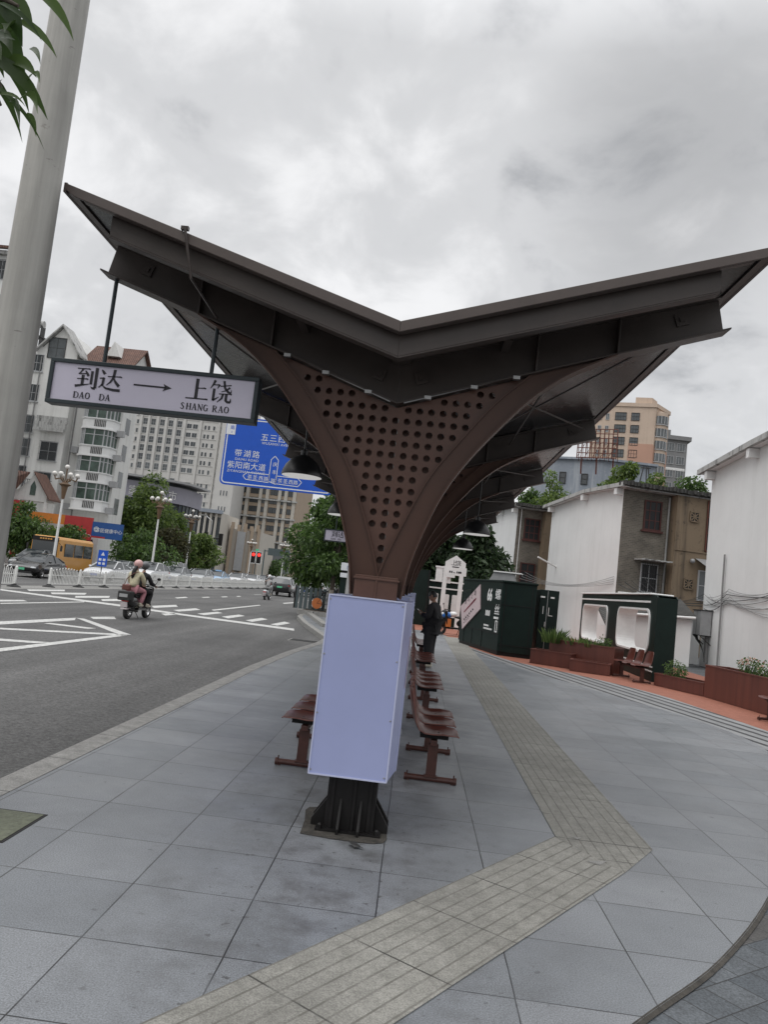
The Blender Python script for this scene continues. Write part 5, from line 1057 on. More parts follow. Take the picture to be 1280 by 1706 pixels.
def sag(a, b, s, n=12): a, b = Vector(a), Vector(b); return [a.lerp(b, i/n)-Vector((0, 0, s*4*(i/n)*(1-i/n))) for i in range(n+1)]
r = random.Random(3); W_ = lambda s, y, z_: Tg @ Vector((s, y, z_))
for k in range(9):
    m_ = MB(); a = W_(.3+.1*k, -.06-.02*(k % 3), 2.6+r.uniform(-.35, .3)); e = W_(8.9, -.05, 2.55+r.uniform(-.5, .75)); mid = W_(r.uniform(2.6, 3.4), -.07, 2.75+r.uniform(-.3, .3))
    m_.tube(sag(a, mid, r.uniform(.02, .2))+sag(mid, e, r.uniform(.05, .3))[1:], .014 if k < 4 else .008, 5)
    tag(m_.build('wall_cable', 'cable' if k < 2 else 'cable_grey'), 'cable slung across the right white house wall', 'cable', 'cables slung across the right house')
for k in range(5):
    m_ = MB(); a = (9.75+.3*k, 38.0+.02*k, 3.1+.12*k); m_.tube(sag(a, W_(.2+.05*k, -.1, 2.35+.12*k), .25+.1*k), .020 if k < 2 else .010, 5); tag(m_.build('overhead_cable', 'cable'), 'black cable hanging between the middle and right houses', 'cable', 'cables hanging between the houses')
for k in range(4):
    m_ = MB(); m_.tube(sag((6.6+.1*k, 50.4, 3.2+.15*k), (9.62, 38.5, 3.1+.12*k), .3+.1*k), .012, 5); tag(m_.build('overhead_cable', 'cable_grey'), 'cable hanging between the middle and farthest houses', 'cable', 'cables hanging between the far houses')
t = thing('bracket', 'white pole bracket sticking out at the corner of the middle house', 'bracket', (8.2, 47.5, 3.4)); m_ = MB(); m_.tube([AY(937, 950, 47.6), AY(897, 928, 46.5)], .05, 8); m_.build('pole', 'white_paint', t)
t = thing('air_conditioner', 'white air conditioner casing on the middle house above the carriage wall', 'air conditioner', (10.4, 37.9, 2.6)); Tb2 = wall_frame(N2_, M2_); m_ = MB(Tb2); m_.box(.1, .9, -.36, -.04, 2.2, 2.75); m_.build('case', 'white_paint', t, bevel=.02); m_ = MB(Tb2); m_.lathe([(.2, -.37), (.2, -.36)], n=16, T=Tb2 @ Matrix.Translation((.38, 0, 2.47)) @ Matrix.Rotation(math.pi/2, 4, 'X') @ Matrix.Rotation(0, 4, 'Z') @ Matrix.Translation((0, 0, .73))); m_.build('fan_grille', 'iron', t)
# --- far buildings on the right
def block(label, P, zt, m, name='apartment_tower', cat='building'):
    t = thing(name, label, cat, (P[0][0], P[0][1], 0)); MB().prism(P, -.3, zt, 'z').build('wall', m, t); return t
wmesh = {}
def winmesh(w_, h, fm, gm, nx, nz, dep=.10, rail=False):
    k = (w_, h, fm, gm, nx, nz, dep, rail)
    if k not in wmesh:
        f = MB(); fw = .07
        for x in (0, w_-fw): f.box(x, x+fw, -dep, .02, 0, h)
        for z_ in (0, h-fw): f.box(fw, w_-fw, -dep, .02, z_, z_+fw)
        for i in range(1, nx): f.box(w_*i/nx-.03, w_*i/nx+.03, -dep*.6, .02, fw, h-fw)
        for i in range(1, nz): f.box(fw, w_-fw, -dep*.6, .02, h*i/nz-.03, h*i/nz+.03)
        f.box(fw*.5, w_-fw*.5, -.03, .018, fw*.5, h-fw*.5, 1)
        if rail: f.box(-.08, w_+.08, -.75, .0, -.35, -.12); f.box(-.08, w_+.08, -.75, -.70, -.12, .45); f.box(-.08, -.02, -.72, .0, -.12, .45); f.box(w_+.02, w_+.08, -.72, 0, -.12, .45)
        wmesh[k] = f.mesh('window', [fm, gm])
    return wmesh[k]
def grid_windows(t, T, cols, zs, lim=100):
    """cols: (x, w, h, frame, glass, nx, nz[, rail]); the nearest hundred are parts of their own, the rest one mesh"""
    if '_n' not in t: t['_n'] = 0
    rest = MB(); mats = ['window_metal', 'glass_grey']
    for z_ in zs:
        for c in cols:
            me = winmesh(c[1], c[2], c[3], c[4], c[5], c[6], rail=len(c) > 7 and c[7]); M4 = T @ Matrix.Translation((c[0], -.002, z_))
            if t['_n'] < lim: place(me, 'window', t, M4); t['_n'] += 1
            else:
                for p in me.polygons: rest.add([me.vertices[i].co for i in p.vertices], [tuple(range(len(p.vertices)))], p.material_index, M4)
    if rest.f: o = rest.build('far_windows', mats, t); o['kind'] = 'stuff'
P = [(24.5, 120), (33.6, 117.5), (36.9, 121.5), (30, 138)]
t = block('salmon and peach apartment tower beyond the roofs on the right', P, 33.6, 'peach_render'); Tf = wall_frame(P[0], P[1]); Lf = math.hypot(9.1, 2.5); Te = wall_frame(P[1], P[2]); Le = math.hypot(3.3, 4)
m_ = MB(Tf); m_.box(5.8, Lf+.02, -.06, 0, 10, 27.8); m_.box(1.2, 3.0, -.06, 0, 10, 25); m_.build('lower_band', 'salmon_render', t); m_ = MB(Te); m_.box(-.02, Le, -.06, 0, 10, 27.6); m_.build('lower_band', 'salmon_render', t)
m_ = MB(); m_.prism([(24.3, 119.9), (33.7, 117.3), (37.1, 121.5), (30, 138.2)], 33.6, 34.2, 'z'); m_.prism([(30.8, 119), (33.2, 118.4), (34.5, 120.3), (32, 122)], 34.2, 35.3, 'z'); m_.build('parapet', 'peach_render', t)
grid_windows(t, Tf, [(1.0, .55, 1.0, 'window_metal', 'glass_grey', 2, 1), (2.1, .55, 1.0, 'window_metal', 'glass_grey', 2, 1), (3.5, 1.7, 1.25, 'iron', 'glass_grey', 4, 2), (5.9, 1.25, 1.25, 'iron', 'glass_grey', 3, 2)], [31.4-1.95*k for k in range(10)], 60)
by = MB(); by.lathe([(1.25, 20.4), (1.25, 33.0), (.2, 33.4)], (34.6, 118.9, 0), 16); by.build('bay', 'peach_render', t)
for k in range(5):
    b = MB(); b.lathe([(1.33, 0), (1.33, 1.2)], (34.6, 118.9, 31.2-1.95*k), 16, cap=False); b.build('bay_window', 'glass_grey', t); b = MB(); b.lathe([(1.42, 0), (1.42, .12)], (34.6, 118.9, 31.0-1.95*k), 16)
    for j in range(16): a = j*math.pi/8; b.box(-.04, .04, -1.38, -1.30, 0, 1.2, T=Matrix.Translation((34.6, 118.9, 31.2-1.95*k)) @ Matrix.Rotation(a, 4, 'Z'))
    b.build('bay_rail', 'window_metal', t)
P = [(42.8, 150), (49.6, 150.5), (50.5, 160), (43, 160)]
t = block('plain grey apartment block behind the salmon tower', P, 36.4, 'grey_concrete'); Tf = wall_frame(P[0], P[1]); m_ = MB(); m_.prism([(42.4, 149.4), (50.2, 150), (51, 161), (42.6, 161)], 36.4, 37.2, 'z'); m_.box(45, 47, 153, 155, 37.2, 39); m_.build('cornice', 'grey_concrete', t)
grid_windows(t, Tf, [(.6+k*2.1, 1.6, 1.6, 'window_metal', 'glass_grey', 3, 1) for k in range(3)], [34.2-2.6*k for k in range(5)])
m_ = MB(Tf); m_.box(.2, 6.6, -.1, 0, 30.4, 30.9); m_.build('white_band', 'white_paint', t)
P = [(10.6, 72), (15.6, 70), (20.5, 70.5), (21, 80), (11, 82)]
t = block('blue grey slate clad building with small windows under the salmon tower', P, 15.3, 'slate_panel', 'annex_building'); Tf = wall_frame(P[0], P[1]); T2_ = wall_frame(P[1], P[2])
grid_windows(t, Tf, [(1.6, .6, 1.1, 'iron', 'glass_dark', 1, 2), (3.6, .6, 1.0, 'iron', 'glass_dark', 1, 2)], [13.0]); grid_windows(t, T2_, [(.6, 2.0, .7, 'iron', 'glass_dark', 2, 1)], [12.9])
m_ = MB(); m_.prism([(10.4, 71.8), (15.6, 69.7), (20.7, 70.2), (21, 80), (11, 82)], 15.3, 15.5, 'z'); m_.build('parapet', 'slate_panel', t)
t = thing('billboard_frame', 'rusty red scaffold frame of a billboard seen from behind above the slate roof', 'billboard', (14.5, 68, 15)); Tf = frame((12.6, 66.6, 14.6), (3.0, -1.2, 0)); m_ = MB(Tf)
for i in range(10): m_.tube([(i*.366, 0, 0), (i*.366, 0, 2.6)], .045, 5); m_.tube([(i*.366, 0, 2.4), (i*.366, 1.1, 0)], .03, 5)
for z_ in (.1, .5, .95, 1.4, 1.8, 2.2, 2.6): m_.tube([(0, 0, z_), (3.3, 0, z_)], .04, 5)
for i in range(5): m_.tube([(i*.66, 0, .1), (i*.66+.66, 0, 1.4)], .025, 5)
m_.build('lattice', 'rust', t); m_ = MB(Tf); [m_.tube([(x, .9, -1.2), (x, .6, .2)], .07, 6) for x in (.3, 1.6, 3.0)]; m_.build('leg', 'rust', t)
t = thing('roof_frame', 'small dark iron tripod frame on the roof among the treetops', 'frame', (17.3, 62, 12)); m_ = MB(); [m_.tube([(17.3+dx, 62, 10.5), (17.3+dx*.25, 62, 13.6)], .05, 5) for dx in (-.7, .7, .2)]; m_.tube([(16.9, 62, 13.5), (17.7, 62, 13.5)], .05, 5); m_.build('leg', 'iron', t)
# --- trees on the right
g_ = 'trees behind the houses on the right'
make_tree('leafy tree showing over the middle house roof, left of the iron frame', (13.9, 55, 0), 2.0, 1.7, 8.5, 12.4, 3600, 'leaf_bright', .26, 11, g_, .15, k=14); make_tree('second leafy tree showing over the middle house roof, below the salmon tower', (16.4, 56, 0), 2.0, 1.7, 8.5, 12.1, 3600, 'leaf_bright', .26, 12, g_, .15, k=14); make_tree('third leafy tree over the middle house roof, nearest the right house', (19.4, 57, 0), 2.6, 1.8, 8.4, 12.3, 4400, 'leaf_mid', .26, 13, g_, .15, k=16)
make_tree('pale leafy tree between canopy and middle house, before the slate building', (10.2, 62, 0), 2.3, 2.0, 7.0, 12.8, 4200, 'leaf_bright', .26, 14, g_, .18, k=18); make_tree('pale tree rising behind the farthest house roof', (8.6, 66, 0), 2.2, 2.0, 7, 11.5, 3400, 'leaf_mid', .26, 15, g_, .18, k=16)
g_ = 'dark trees behind the station gate'
for k, (x, y, h, l) in enumerate(((1.2, 47, 6.6, 'dark tree directly behind the white gate'), (3.3, 46, 6.2, 'dark tree between the white gate and the farthest white house'), (-1.2, 50, 7.0, 'dark tree behind the green hoarding'), (5.2, 64, 8.0, 'dark tree far behind the farthest white house'))): make_tree(l, (x, y, 0), 2.2, 1.8, .2, h, 8500, 'leaf_dark', .36, 21+k, g_, .14, k=20, big=.62, shape=.6)

# ================================================================== LEFT SIDE, across the road
t = thing('apartment_house', 'weathered white apartment house with red tiled roofs and a stack of glazed balconies', 'apartment house', (-35, 73, 0))
m_ = MB(); m_.prism([(-43, 0), (-35.5, 0), (-35.5, 20.9), (-37.2, 23.3), (-39.0, 21.2), (-43, 21.2)], 72.0, 78, 'y'); m_.box(-35.5, -30.6, 73.2, 76.6, 0, 20.4); m_.prism([(73.2, 20.4), (79, 20.4), (76.1, 22.8)], -35.4, -30.62, 'x'); m_.build('wall', 'weathered_render', t)
m_ = MB(); roof_slab(m_, [(-35.6, 72.6, 20.1), (-30.2, 72.6, 20.1), (-30.2, 76.1, 23.0), (-35.6, 76.1, 23.0)], .18); roof_slab(m_, [(-35.6, 79.6, 20.1), (-35.6, 76.1, 23.0), (-30.2, 76.1, 23.0), (-30.2, 79.6, 20.1)], .18); m_.build('roof', 'red_roof_tiles', t)
m_ = MB(); roof_slab(m_, [(-37.2, 71.6, 23.6), (-35.0, 71.6, 20.6), (-35.0, 74, 20.6), (-37.2, 74, 23.6)], .2); roof_slab(m_, [(-37.2, 71.6, 23.6), (-37.2, 74, 23.6), (-39.6, 74, 20.9), (-39.6, 71.6, 20.9)], .2); m_.build('dormer_roof', 'stained_concrete', t)
m_ = MB(); m_.prism([(-33.4, 21.4), (-32.0, 21.4), (-32.7, 22.9)], 73.6, 77, 'y'); m_.build('dormer', 'weathered_render', t)
TW = Matrix.Translation((0, 72.0, 0)); wat = lambda x, z_: Matrix.Translation((x, 72.0, z_))
window(t, wat(-38.5, 20.15), 1.75, 2.1, 'iron', 'glass_grey', 2, 2, sill=False)
for z_, gm in ((18.7, 'glass_dark'), (15.7, 'glass_dark'), (12.6, 'glass_grey'), (10.3, 'glass_grey'), (7.6, 'glass_dark')): window(t, wat(-40.1, z_), 1.35, 1.7, 'window_metal', gm, 2, 2, bars=z_ < 13)
window(t, wat(-37.75, 10.05), 1.75, 1.85, 'window_metal', 'glass_dark', 2, 2, bars=True); window(t, wat(-37.9, 7.2), 1.7, 1.7, 'window_metal', 'glass_dark', 2, 2, bars=True); window(t, wat(-36.4, 2.9), 1.6, 1.9, 'window_metal', 'glass_dark', 2, 2, sill=False)
m_ = MB()
for r_ in range(5):
    for k in range(9): m_.box(-38.45+k*.34+.1*(r_ % 2), -38.13+k*.34+.1*(r_ % 2), 71.35+r_*.1, 71.5+r_*.1, 12.85+r_*.30, 13.16+r_*.30)
m_.build('stone_canopy', 'stained_concrete', t)
m_ = MB(); m_.box(-38.4, -35.6, 71.0, 72, 6.9, 7.05); [m_.box(-38.4+k*.2, -38.36+k*.2, 71.0, 71.03, 7.05, 7.95) for k in range(14)]; m_.box(-38.4, -35.6, 70.98, 71.05, 7.95, 8.0); m_.build('balcony', 'iron', t); m_ = MB(); crown(m_, [((-37, 71.4, 7.3), (1.1, .3, .35))], 260, .16, random.Random(4)); m_.build('balcony_plant', 'leaf_mid', t)
for x, y_ in ((-35.3, 73.1), (-38.95, 71.9), (-34.2, 73.1)): m_ = MB(); m_.tube([(x, y_, 2), (x, y_, 20.2)], .06, 6); m_.build('drainpipe', 'cable_grey', t)
bayp = [(-34.0, 73.2), (-34.0, 72.1), (-33.5, 71.65), (-31.5, 71.65), (-30.9, 72.1), (-30.75, 73.2)]
sc2 = lambda k: [(-32.4+(x+32.4)*k, 73.2-(73.2-y_)*k) for x, y_ in bayp]
for zt in (17.3, 14.64, 11.97, 9.39, 6.71):
    b = MB(); b.prism(sc2(1.05), zt-1.05, zt-.90, 'z'); b.prism(bayp, zt-.90, zt-.06, 'z'); b.prism(sc2(1.05), zt-.06, zt+.04, 'z'); o = b.build('balcony', 'white_render', t)
    b = MB(); [b.box(-32.6+k*.17, -32.52+k*.17, 71.60, 71.66, zt-.8, zt-.15) for k in range(7)]; b.build('baluster_gap_shade', 'iron', o).matrix_parent_inverse = Matrix()  # dark strips paint shaded gaps between balusters on the solid parapet
    b = MB(); b.prism(sc2(.95), zt+.04, zt+1.62, 'z'); g_ = b.build('balcony_window', 'glass_green', t)
    b = MB()
    for (xa, ya), (xb, yb) in zip(bayp[1:], bayp[2:-1]+[bayp[-1]]):
        for u in (0, .5): x, y_ = lerp(xa, xb, u), lerp(ya, yb, u); x, y_ = -32.4+(x+32.4)*.96, 73.2-(73.2-y_)*.96; b.box(x-.05, x+.05, y_-.05, y_+.03, zt+.04, zt+1.62)
    b.prism(sc2(.965), zt+1.05, zt+1.12, 'z'); b.build('window_frame', 'window_metal', g_).matrix_parent_inverse = Matrix()
for x, z_ in ((-34.6, 5.6), (-30.4, 8.2), (-30.4, 10.8), (-34.7, 11.2), (-30.4, 13.2), (-30.4, 5.6)): b = MB(); b.box(x-.35, x+.35, 72.65, 73.1, z_, z_+.6); b.build('air_conditioner', 'box_grey', t)
for k in range(6):
    p = MB(); p.box(-30.62, -30.58, 74.2, 75.3, 3+k*2.7, 4.6+k*2.7); p.build('side_window', 'glass_grey', t)
t = thing('roof_tank', 'rooftop water heater tank and rack on the white apartment house', 'water heater', (-40.5, 73, 21.2)); m_ = MB(); m_.tube([(-41.4, 72.6, 23.6), (-39.6, 72.6, 23.6)], .35, 12); m_.build('tank', 'stained_concrete', t); m_ = MB(); [m_.box(x, x+.08, 72.2, 73, 21.2, 23.4) for x in (-41.3, -40.4, -39.7)]; m_.box(-42, -39.5, 72.1, 73.2, 22.2, 22.35); m_.build('rack', 'iron', t)
t = thing('apartment_house', 'white apartment house with red eaves, cut off behind the pale lamp post', 'apartment house', (-40, 60, 0)); m_ = MB(); m_.box(-52, -36.6, 60, 62.5, 0, 25.6); m_.build('wall', 'white_render', t); m_ = MB(); roof_slab(m_, [(-52.4, 59.2, 25.9), (-36.3, 59.2, 25.9), (-37.0, 62.8, 27.2), (-52.4, 62.8, 27.2)], .2); m_.build('roof', 'red_roof_tiles', t); m_ = MB(); m_.box(-52.2, -36.4, 59.5, 60, 25.3, 25.6); m_.build('cornice', 'stained_concrete', t)
for k in range(5): window(t, Matrix.Translation((-38.2, 60, 23.3-3*k)), 1.7, 1.6, 'window_metal', 'glass_dark', 3, 2, bars=True, sill=False)
# ground-floor shops and their boards
t = thing('shop_row', 'ground floor shop row with shutters under the coloured sign boards', 'shops', (-33, 68, 0)); m_ = MB(); m_.box(-48, -29.0, 68, 72.2, 0, 4.3); m_.build('wall', 'weathered_render', t)
for k in range(6): p = MB(); p.box(-45+k*2.7, -43+k*2.7, 67.92, 68, 0, 2.9); p.build('shopfront', 'glass_dark' if k % 3 else 'shop_red', t)
t = thing('porch', 'little white porch with a red tiled roof and pointed green window', 'porch', (-35.5, 67, 4)); m_ = MB(); m_.prism([(-37.6, 5.7), (-33.6, 5.7), (-33.6, 6.3), (-34.9, 8.1), (-36.3, 6.6), (-37.6, 6.6)], 66.6, 68.5, 'y'); m_.build('wall', 'weathered_render', t); m_ = MB(); roof_slab(m_, [(-38.4, 66.1, 6.7), (-36.2, 66.1, 6.7), (-35.2, 66.1, 8.2), (-38.4, 67.6, 8.4)], .12); roof_slab(m_, [(-34.9, 66.2, 8.3), (-33.2, 66.2, 6.0), (-33.2, 68.5, 6.0), (-34.9, 68.5, 8.3)], .12); m_.build('roof', 'red_roof_tiles', t); m_ = MB(); m_.prism([(-35.2, 6.2), (-34.7, 6.2), (-34.7, 7.0), (-34.95, 7.5), (-35.2, 7.0)], 66.55, 66.6, 'y'); m_.build('window', 'glass_green', t); m_ = MB(); [m_.box(x, x+.2, 66.6, 66.8, 3, 5.7) for x in (-36.2, -33.8)]; m_.build('post', 'white_paint', t)
def board(label, x0, x1, z0, z1, m, y=66.0, txt=None, h=.5, tcol='white_paint', bars=0, name='shop_sign', seed=1):
    t = thing(name, label, 'shop sign', ((x0+x1)/2, y, z0), 0, None); b = MB(); b.box(x0, x1, y, y+.15, z0, z1); b.build('board', m, t); l = MB(); r = random.Random(seed)
    if txt: text_mb(l, txt, h, Matrix.Translation(((x0+x1)/2+.15, y-.004, lerp(z0, z1, .5)-h*.38)))
    for k in range(bars):
        x = lerp(x0+.1, x1-.3, k/max(1, bars-1)); q = .26
        for _ in range(5): a, c = r.uniform(0, q), r.uniform(0, q); l.box(x+a*.6, x+a*.6+(.16 if r.random() < .5 else .04), y-.012, y, z0+.25+c, z0+.25+c+(.04 if r.random() < .5 else .16))
    if l.f: l.build('lettering', tcol, t)
    return t
t = board('blue shop sign with a round emblem and white characters beside the big tree', -28.85, -26.1, 3.05, 4.45, 'shop_blue', txt='苏医健康中心', h=.40); e_ = MB(); [e_.add([(-28.45+a*math.cos(q*.393), 65.99, 3.8+a*math.sin(q*.393)) for a in (r0_, r0_+.045) for q in range(17)], [(q, q+1, 18+q, 17+q) for q in range(16)]) for r0_ in (.10, .19)]; e_.box(-28.70, -28.2, 65.988, 65.992, 3.86, 3.90); e_.build('emblem', 'sign_white', t); e_ = MB(); e_.box(-28.85, -27.6, 65.985, 66, 3.05, 3.2); e_.build('strip', 'shop_red', t)
board('red shop sign with white characters left of the blue sign', -31.4, -28.87, 2.75, 4.75, 'shop_red', bars=6, y=66.02, seed=5)
board('plain orange shop sign band under the white apartment house', -35.25, -31.42, 3.9, 4.75, 'shop_orange', y=66.05)
board('tall red shop sign with pale characters beside the pale lamp post', -37.6, -35.3, 3.4, 5.6, 'shop_red', bars=5, y=66.0, seed=9)
for x, l in ((-38.2, 'red shop column left, under the trees'), (-34.0, 'red banner with small marks on the shopfront under the trees')): t = thing('banner', l, 'banner', (x, 66.5, 0)); b = MB(); b.box(x, x+.8, 66.5, 66.58, .1, 2.6); b.build('cloth', 'shop_red', t); b = MB(); b.box(x-.05, x+.85, 66.48, 66.6, 2.6, 2.68); b.build('rod', 'iron', t)
# towers
def fins(t, T, xs, w_, z0, z1, m, dep=.5): 
    for x in xs: b = MB(T); b.box(x, x+w_, -dep, .0, z0, z1); b.build('pier', m, t)
P = [(-112, 252), (-69.5, 250), (-69.5, 275), (-112, 275)]
t = block('tall pale grey residential tower with long rows of windows, behind the hanging sign', P, 58.5, 'tower_render'); Tf = wall_frame(P[0], P[1]); W2 = ('window_metal', 'glass_dark')
fins(t, Tf, [1.2, 7.6, 13.2, 15.9, 19.0, 22.0, 25.2, 28.4, 34.0, 40.4], .75, 0, 59.5, 'tower_render'); xs = []
for x in (2.8, 4.0, 5.8, 9.2, 10.4, 12.0, 35.6, 36.8, 38.6): xs.append((x, .75, 1.7, *W2, 1, 1))
for x in (14.2, 17.0, 20.1, 23.1, 26.2): xs.append((x, 1.6, 2.4, *W2, 2, 2))
for x in (29.5, 31.6): xs.append((x, 1.7, 1.8, *W2, 2, 1))
for x in (-.6, 41.5): xs.append((x, 1.6, 1.8, *W2, 2, 1))
grid_windows(t, Tf, xs, [49.5-3.0*k for k in range(7)]+[27-3.0*k for k in range(6)]+[52.5, 55.5]); b = MB(Tf); [b.box(0, 42.4, -.15, 0, 19.5+3*k, 19.75+3*k) for k in range(14)]; b.build('floor_band', 'tower_render', t)
P = [(-69.3, 246), (-63.0, 246), (-63.0, 272), (-69.3, 272)]
t = block('narrow pale slab tower with triple slit windows, left of the blue road sign', P, 60, 'tower_render'); Tf = wall_frame(P[0], P[1]); grid_windows(t, Tf, [(2.2+k*1.0, .42, 1.7, *W2, 1, 1) for k in range(3)], [51-5.2*k for k in range(8)]); b = MB(Tf); b.box(-.1, 6.4, -.2, 0, 12, 12.6); b.build('ledge', 'tower_render', t)
P = [(-69, 262), (-44.2, 260), (-42.5, 285), (-69, 285)]
t = block('brown and beige stone tower with dark cornice bands under the blue road sign', P, 48, 'brown_stone'); Tf = wall_frame(P[0], P[1])
fins(t, Tf, [0, 4.6, 7.0, 11.6, 14.0, 18.4, 20.6, 23.6], 1.1, 0, 48, 'cream_stone', .6); grid_windows(t, Tf, [(x, 1.5, 1.9, 'iron', 'glass_dark', 2, 1) for x in (1.6, 2.95, 5.55, 8.4, 9.9, 12.5, 15.4, 16.8, 19.3, 21.9)], [31.5-3.1*k for k in range(8)]+[34.6, 37.7, 40.8])
for z_ in (32.6, 26.4, 20.2, 12.0): b = MB(Tf); b.box(-.4, 25.3, -1.1, 0, z_, z_+.5); b.build('cornice', 'stained_concrete', t)
b = MB(Tf); b.box(-.3, 25.2, -.9, 0, 2, 9.5); b.build('podium', 'glass_grey', t)
P = [(-41, 330), (-33, 330), (-33, 345), (-41, 345)]; t = block('small far grey tower peeping out right of the brown tower', P, 33, 'grey_concrete'); grid_windows(t, wall_frame(P[0], P[1]), [(1+k*2.4, 1.4, 1.6, 'window_metal', 'glass_grey', 2, 1) for k in range(3)], [29-3*k for k in range(4)])
# curved shopping mall
t = thing('shopping_mall', 'curved shopping mall with a lilac fascia and glass front behind the big tree', 'shopping mall', (-42, 116, 0)); arcp = [(p.x, p.y) for p in smooth_path([(-60, 104), (-53, 104.2), (-46, 105.4), (-40, 107.8), (-36.2, 111.2), (-35.2, 118)], 6)]; back = [(-46, 124), (-60, 124)]
off = lambda k: [(x+k*(.35+.5*i/len(arcp)), y_-k*(1-.8*i/len(arcp))) for i, (x, y_) in enumerate(arcp)]
b = MB(); b.prism(arcp+back, 0, 10.2, 'z'); b.build('glass_front', 'mall_glass', t); b = MB(); b.prism(off(.5)+back, 10.2, 12.6, 'z'); b.build('fascia', 'mall_lilac', t); b = MB(); b.prism(off(2.0)+back, 13.1, 13.4, 'z'); b.build('canopy', 'box_grey', t); b = MB(); b.prism(off(-.8)+back, 12.6, 13.1, 'z'); b.build('neck', 'mall_glass', t)
b = MB(); [b.box(x-.06, x+.06, y_-.12, y_, 0, 10.2) for x, y_ in arcp]; [b.strip([(x+.03, y_-.10, z_) for x, y_ in arcp], [(x+.03, y_-.10, z_+.14) for x, y_ in arcp]) for z_ in (2.6, 4.5, 6.4, 8.3)]; b.build('mullion', 'iron', t)
o_ = off(.62); l = MB(); L_ = [len(arcp)//2-1+k*2 for k in range(4)]
for ch, i in zip('家友超市', (16, 18, 20, 22)):
    a = o_[i]; c_ = o_[min(i+1, len(o_)-1)]; text_mb(l, ch, 1.5, wall_frame(a, c_, 10.65))
l.build('lettering', 'white_paint', t)
a, c_ = o_[11], o_[13]; Tl = wall_frame(a, c_, 10.4)
for nm, mm, pts in (('logo_roof', 'crimson', [(-.6, .9), (.9, 2.6), (2.4, .9), (2.0, .8), (.9, 2.0), (-.2, .8)]), ('logo_house', 'bus_orange', [(-.1, 0), (.5, 0), (.5, 1.2), (-.1, .8)]), ('logo_wall', 'crimson', [(1.0, 0), (1.9, 0), (1.9, .7), (1.0, 1.4)])): b = MB(Tl); b.prism(pts, -.1, 0, 'y'); b.build(nm, mm, t)
b = MB(); i = 22; Tl = wall_frame(arcp[i-4], arcp[i+3], 3.2); b.box(0, 4.6, -.3, -.15, 0, 5.4, T=Tl); b.build('advert', 'ad_green', t); b = MB(Tl); [b.box(*q) for q in ((-.15, 0, -.32, -.1, -.1, 5.5), (4.6, 4.75, -.32, -.1, -.1, 5.5), (-.15, 4.75, -.32, -.1, 5.4, 5.55))]; b.build('advert_frame', 'white_paint', t)
# beige columned block
P = [(-50, 150), (-40.4, 151.5), (-40, 165), (-50, 165)]; t = block('beige stone block with tall vertical fins beyond the mall', P, 12.6, 'cream_stone', 'office_block'); Tf = wall_frame(P[0], P[1]); fins(t, Tf, [.2+k*1.05 for k in range(9)], .42, 0, 12.3, 'cream_stone', .8); b = MB(Tf); b.box(0, 9.7, -.1, .05, 1, 11.6); b.build('glass', 'glass_grey', t); b = MB(Tf); b.box(-.2, 10, -1.2, 0, 12.3, 13.0); b.build('parapet', 'slate_panel', t)
P = [(-40.0, 158), (-33.8, 160), (-33, 172), (-40, 172)]; t = block('stepped beige block with dark slits and a tall grey panel beside the red banner', P, 10.0, 'cream_stone', 'office_block'); Tf = wall_frame(P[0], P[1]); fins(t, Tf, [.1, 1.5, 2.9, 4.3, 5.7], .6, 0, 10.6, 'brown_stone', .7); b = MB(Tf); b.box(1.6, 3.3, -1.0, -.7, 1.5, 9.6); b.build('panel', 'box_grey', t); b = MB(Tf); [b.box(.2+k*1.3, .9+k*1.3, -.5, 0, 10, 11.4-.4*(k % 2)) for k in range(5)]; b.build('crenel', 'brown_stone', t)
t = thing('banner', 'tall red banner board on the far left pavement', 'banner', (-29.2, 100, 0)); b = MB(); b.prism([(-29.6, 1), (-28.5, 1), (-28.0, 4.9), (-29.1, 4.4)], 100, 100.15, 'y'); b.build('cloth', 'shop_red', t); b = MB(); b.tube([(-29.75, 100, 0), (-29.3, 100, 4.6)], .09, 6); b.build('post', 'iron', t)
# trees along the far pavement
g_ = 'trees along the far pavement'
for x, y_, h, l, s_ in ((-33.5, 58, 5.0, 'dark street tree beside the pale lamp post across the road', 31), (-31.0, 58.5, 5.2, 'dark street tree left of the tall globe lamp across the road', 32), (-29.6, 64, 3.9, 'dark street tree right of the tall globe lamp, behind the bus', 33), (-36.0, 57, 4.7, 'dark street tree half hidden by the pale lamp post', 39)): make_tree(l, (x, y_, 0), 2.35, 1.9, 1.1, h+.15, 5200, 'leaf_mid', .27, s_, g_, .09, painted=1.1, k=18, big=.6, shape=.6)
make_tree('largest tree across the road, in front of the curved mall', (-31.2, 84, 0), 4.6, 3.4, 1.6, 11.2, 11000, 'leaf_bright', .40, 34, g_, .22, k=26, big=.52, shape=.62); make_tree('second big tree beside the largest one, in front of the mall front', (-28.2, 86, 0), 3.1, 2.6, 1.2, 7.6, 6000, 'leaf_bright', .38, 35, g_, .18, k=20, big=.55, shape=.6)
make_tree('dark tree under the blue shop sign', (-24.6, 68, 0), 2.8, 2.2, .9, 4.6, 4600, 'leaf_mid', .28, 36, g_, .1, k=18, big=.6, shape=.6); make_tree('brownish tree below the mall sign', (-25.6, 77, 0), 2.5, 2.1, .6, 5.6, 4600, 'leaf_brown', .32, 37, g_, .13, k=18, big=.6, shape=.6); make_tree('rounded bright green tree right of the brownish tree', (-25.2, 88, 0), 3.3, 2.6, .6, 5.4, 5600, 'leaf_bright', .34, 38, g_, .15, k=20, big=.6, shape=.6)
g_ = 'far trees at the end of the road'
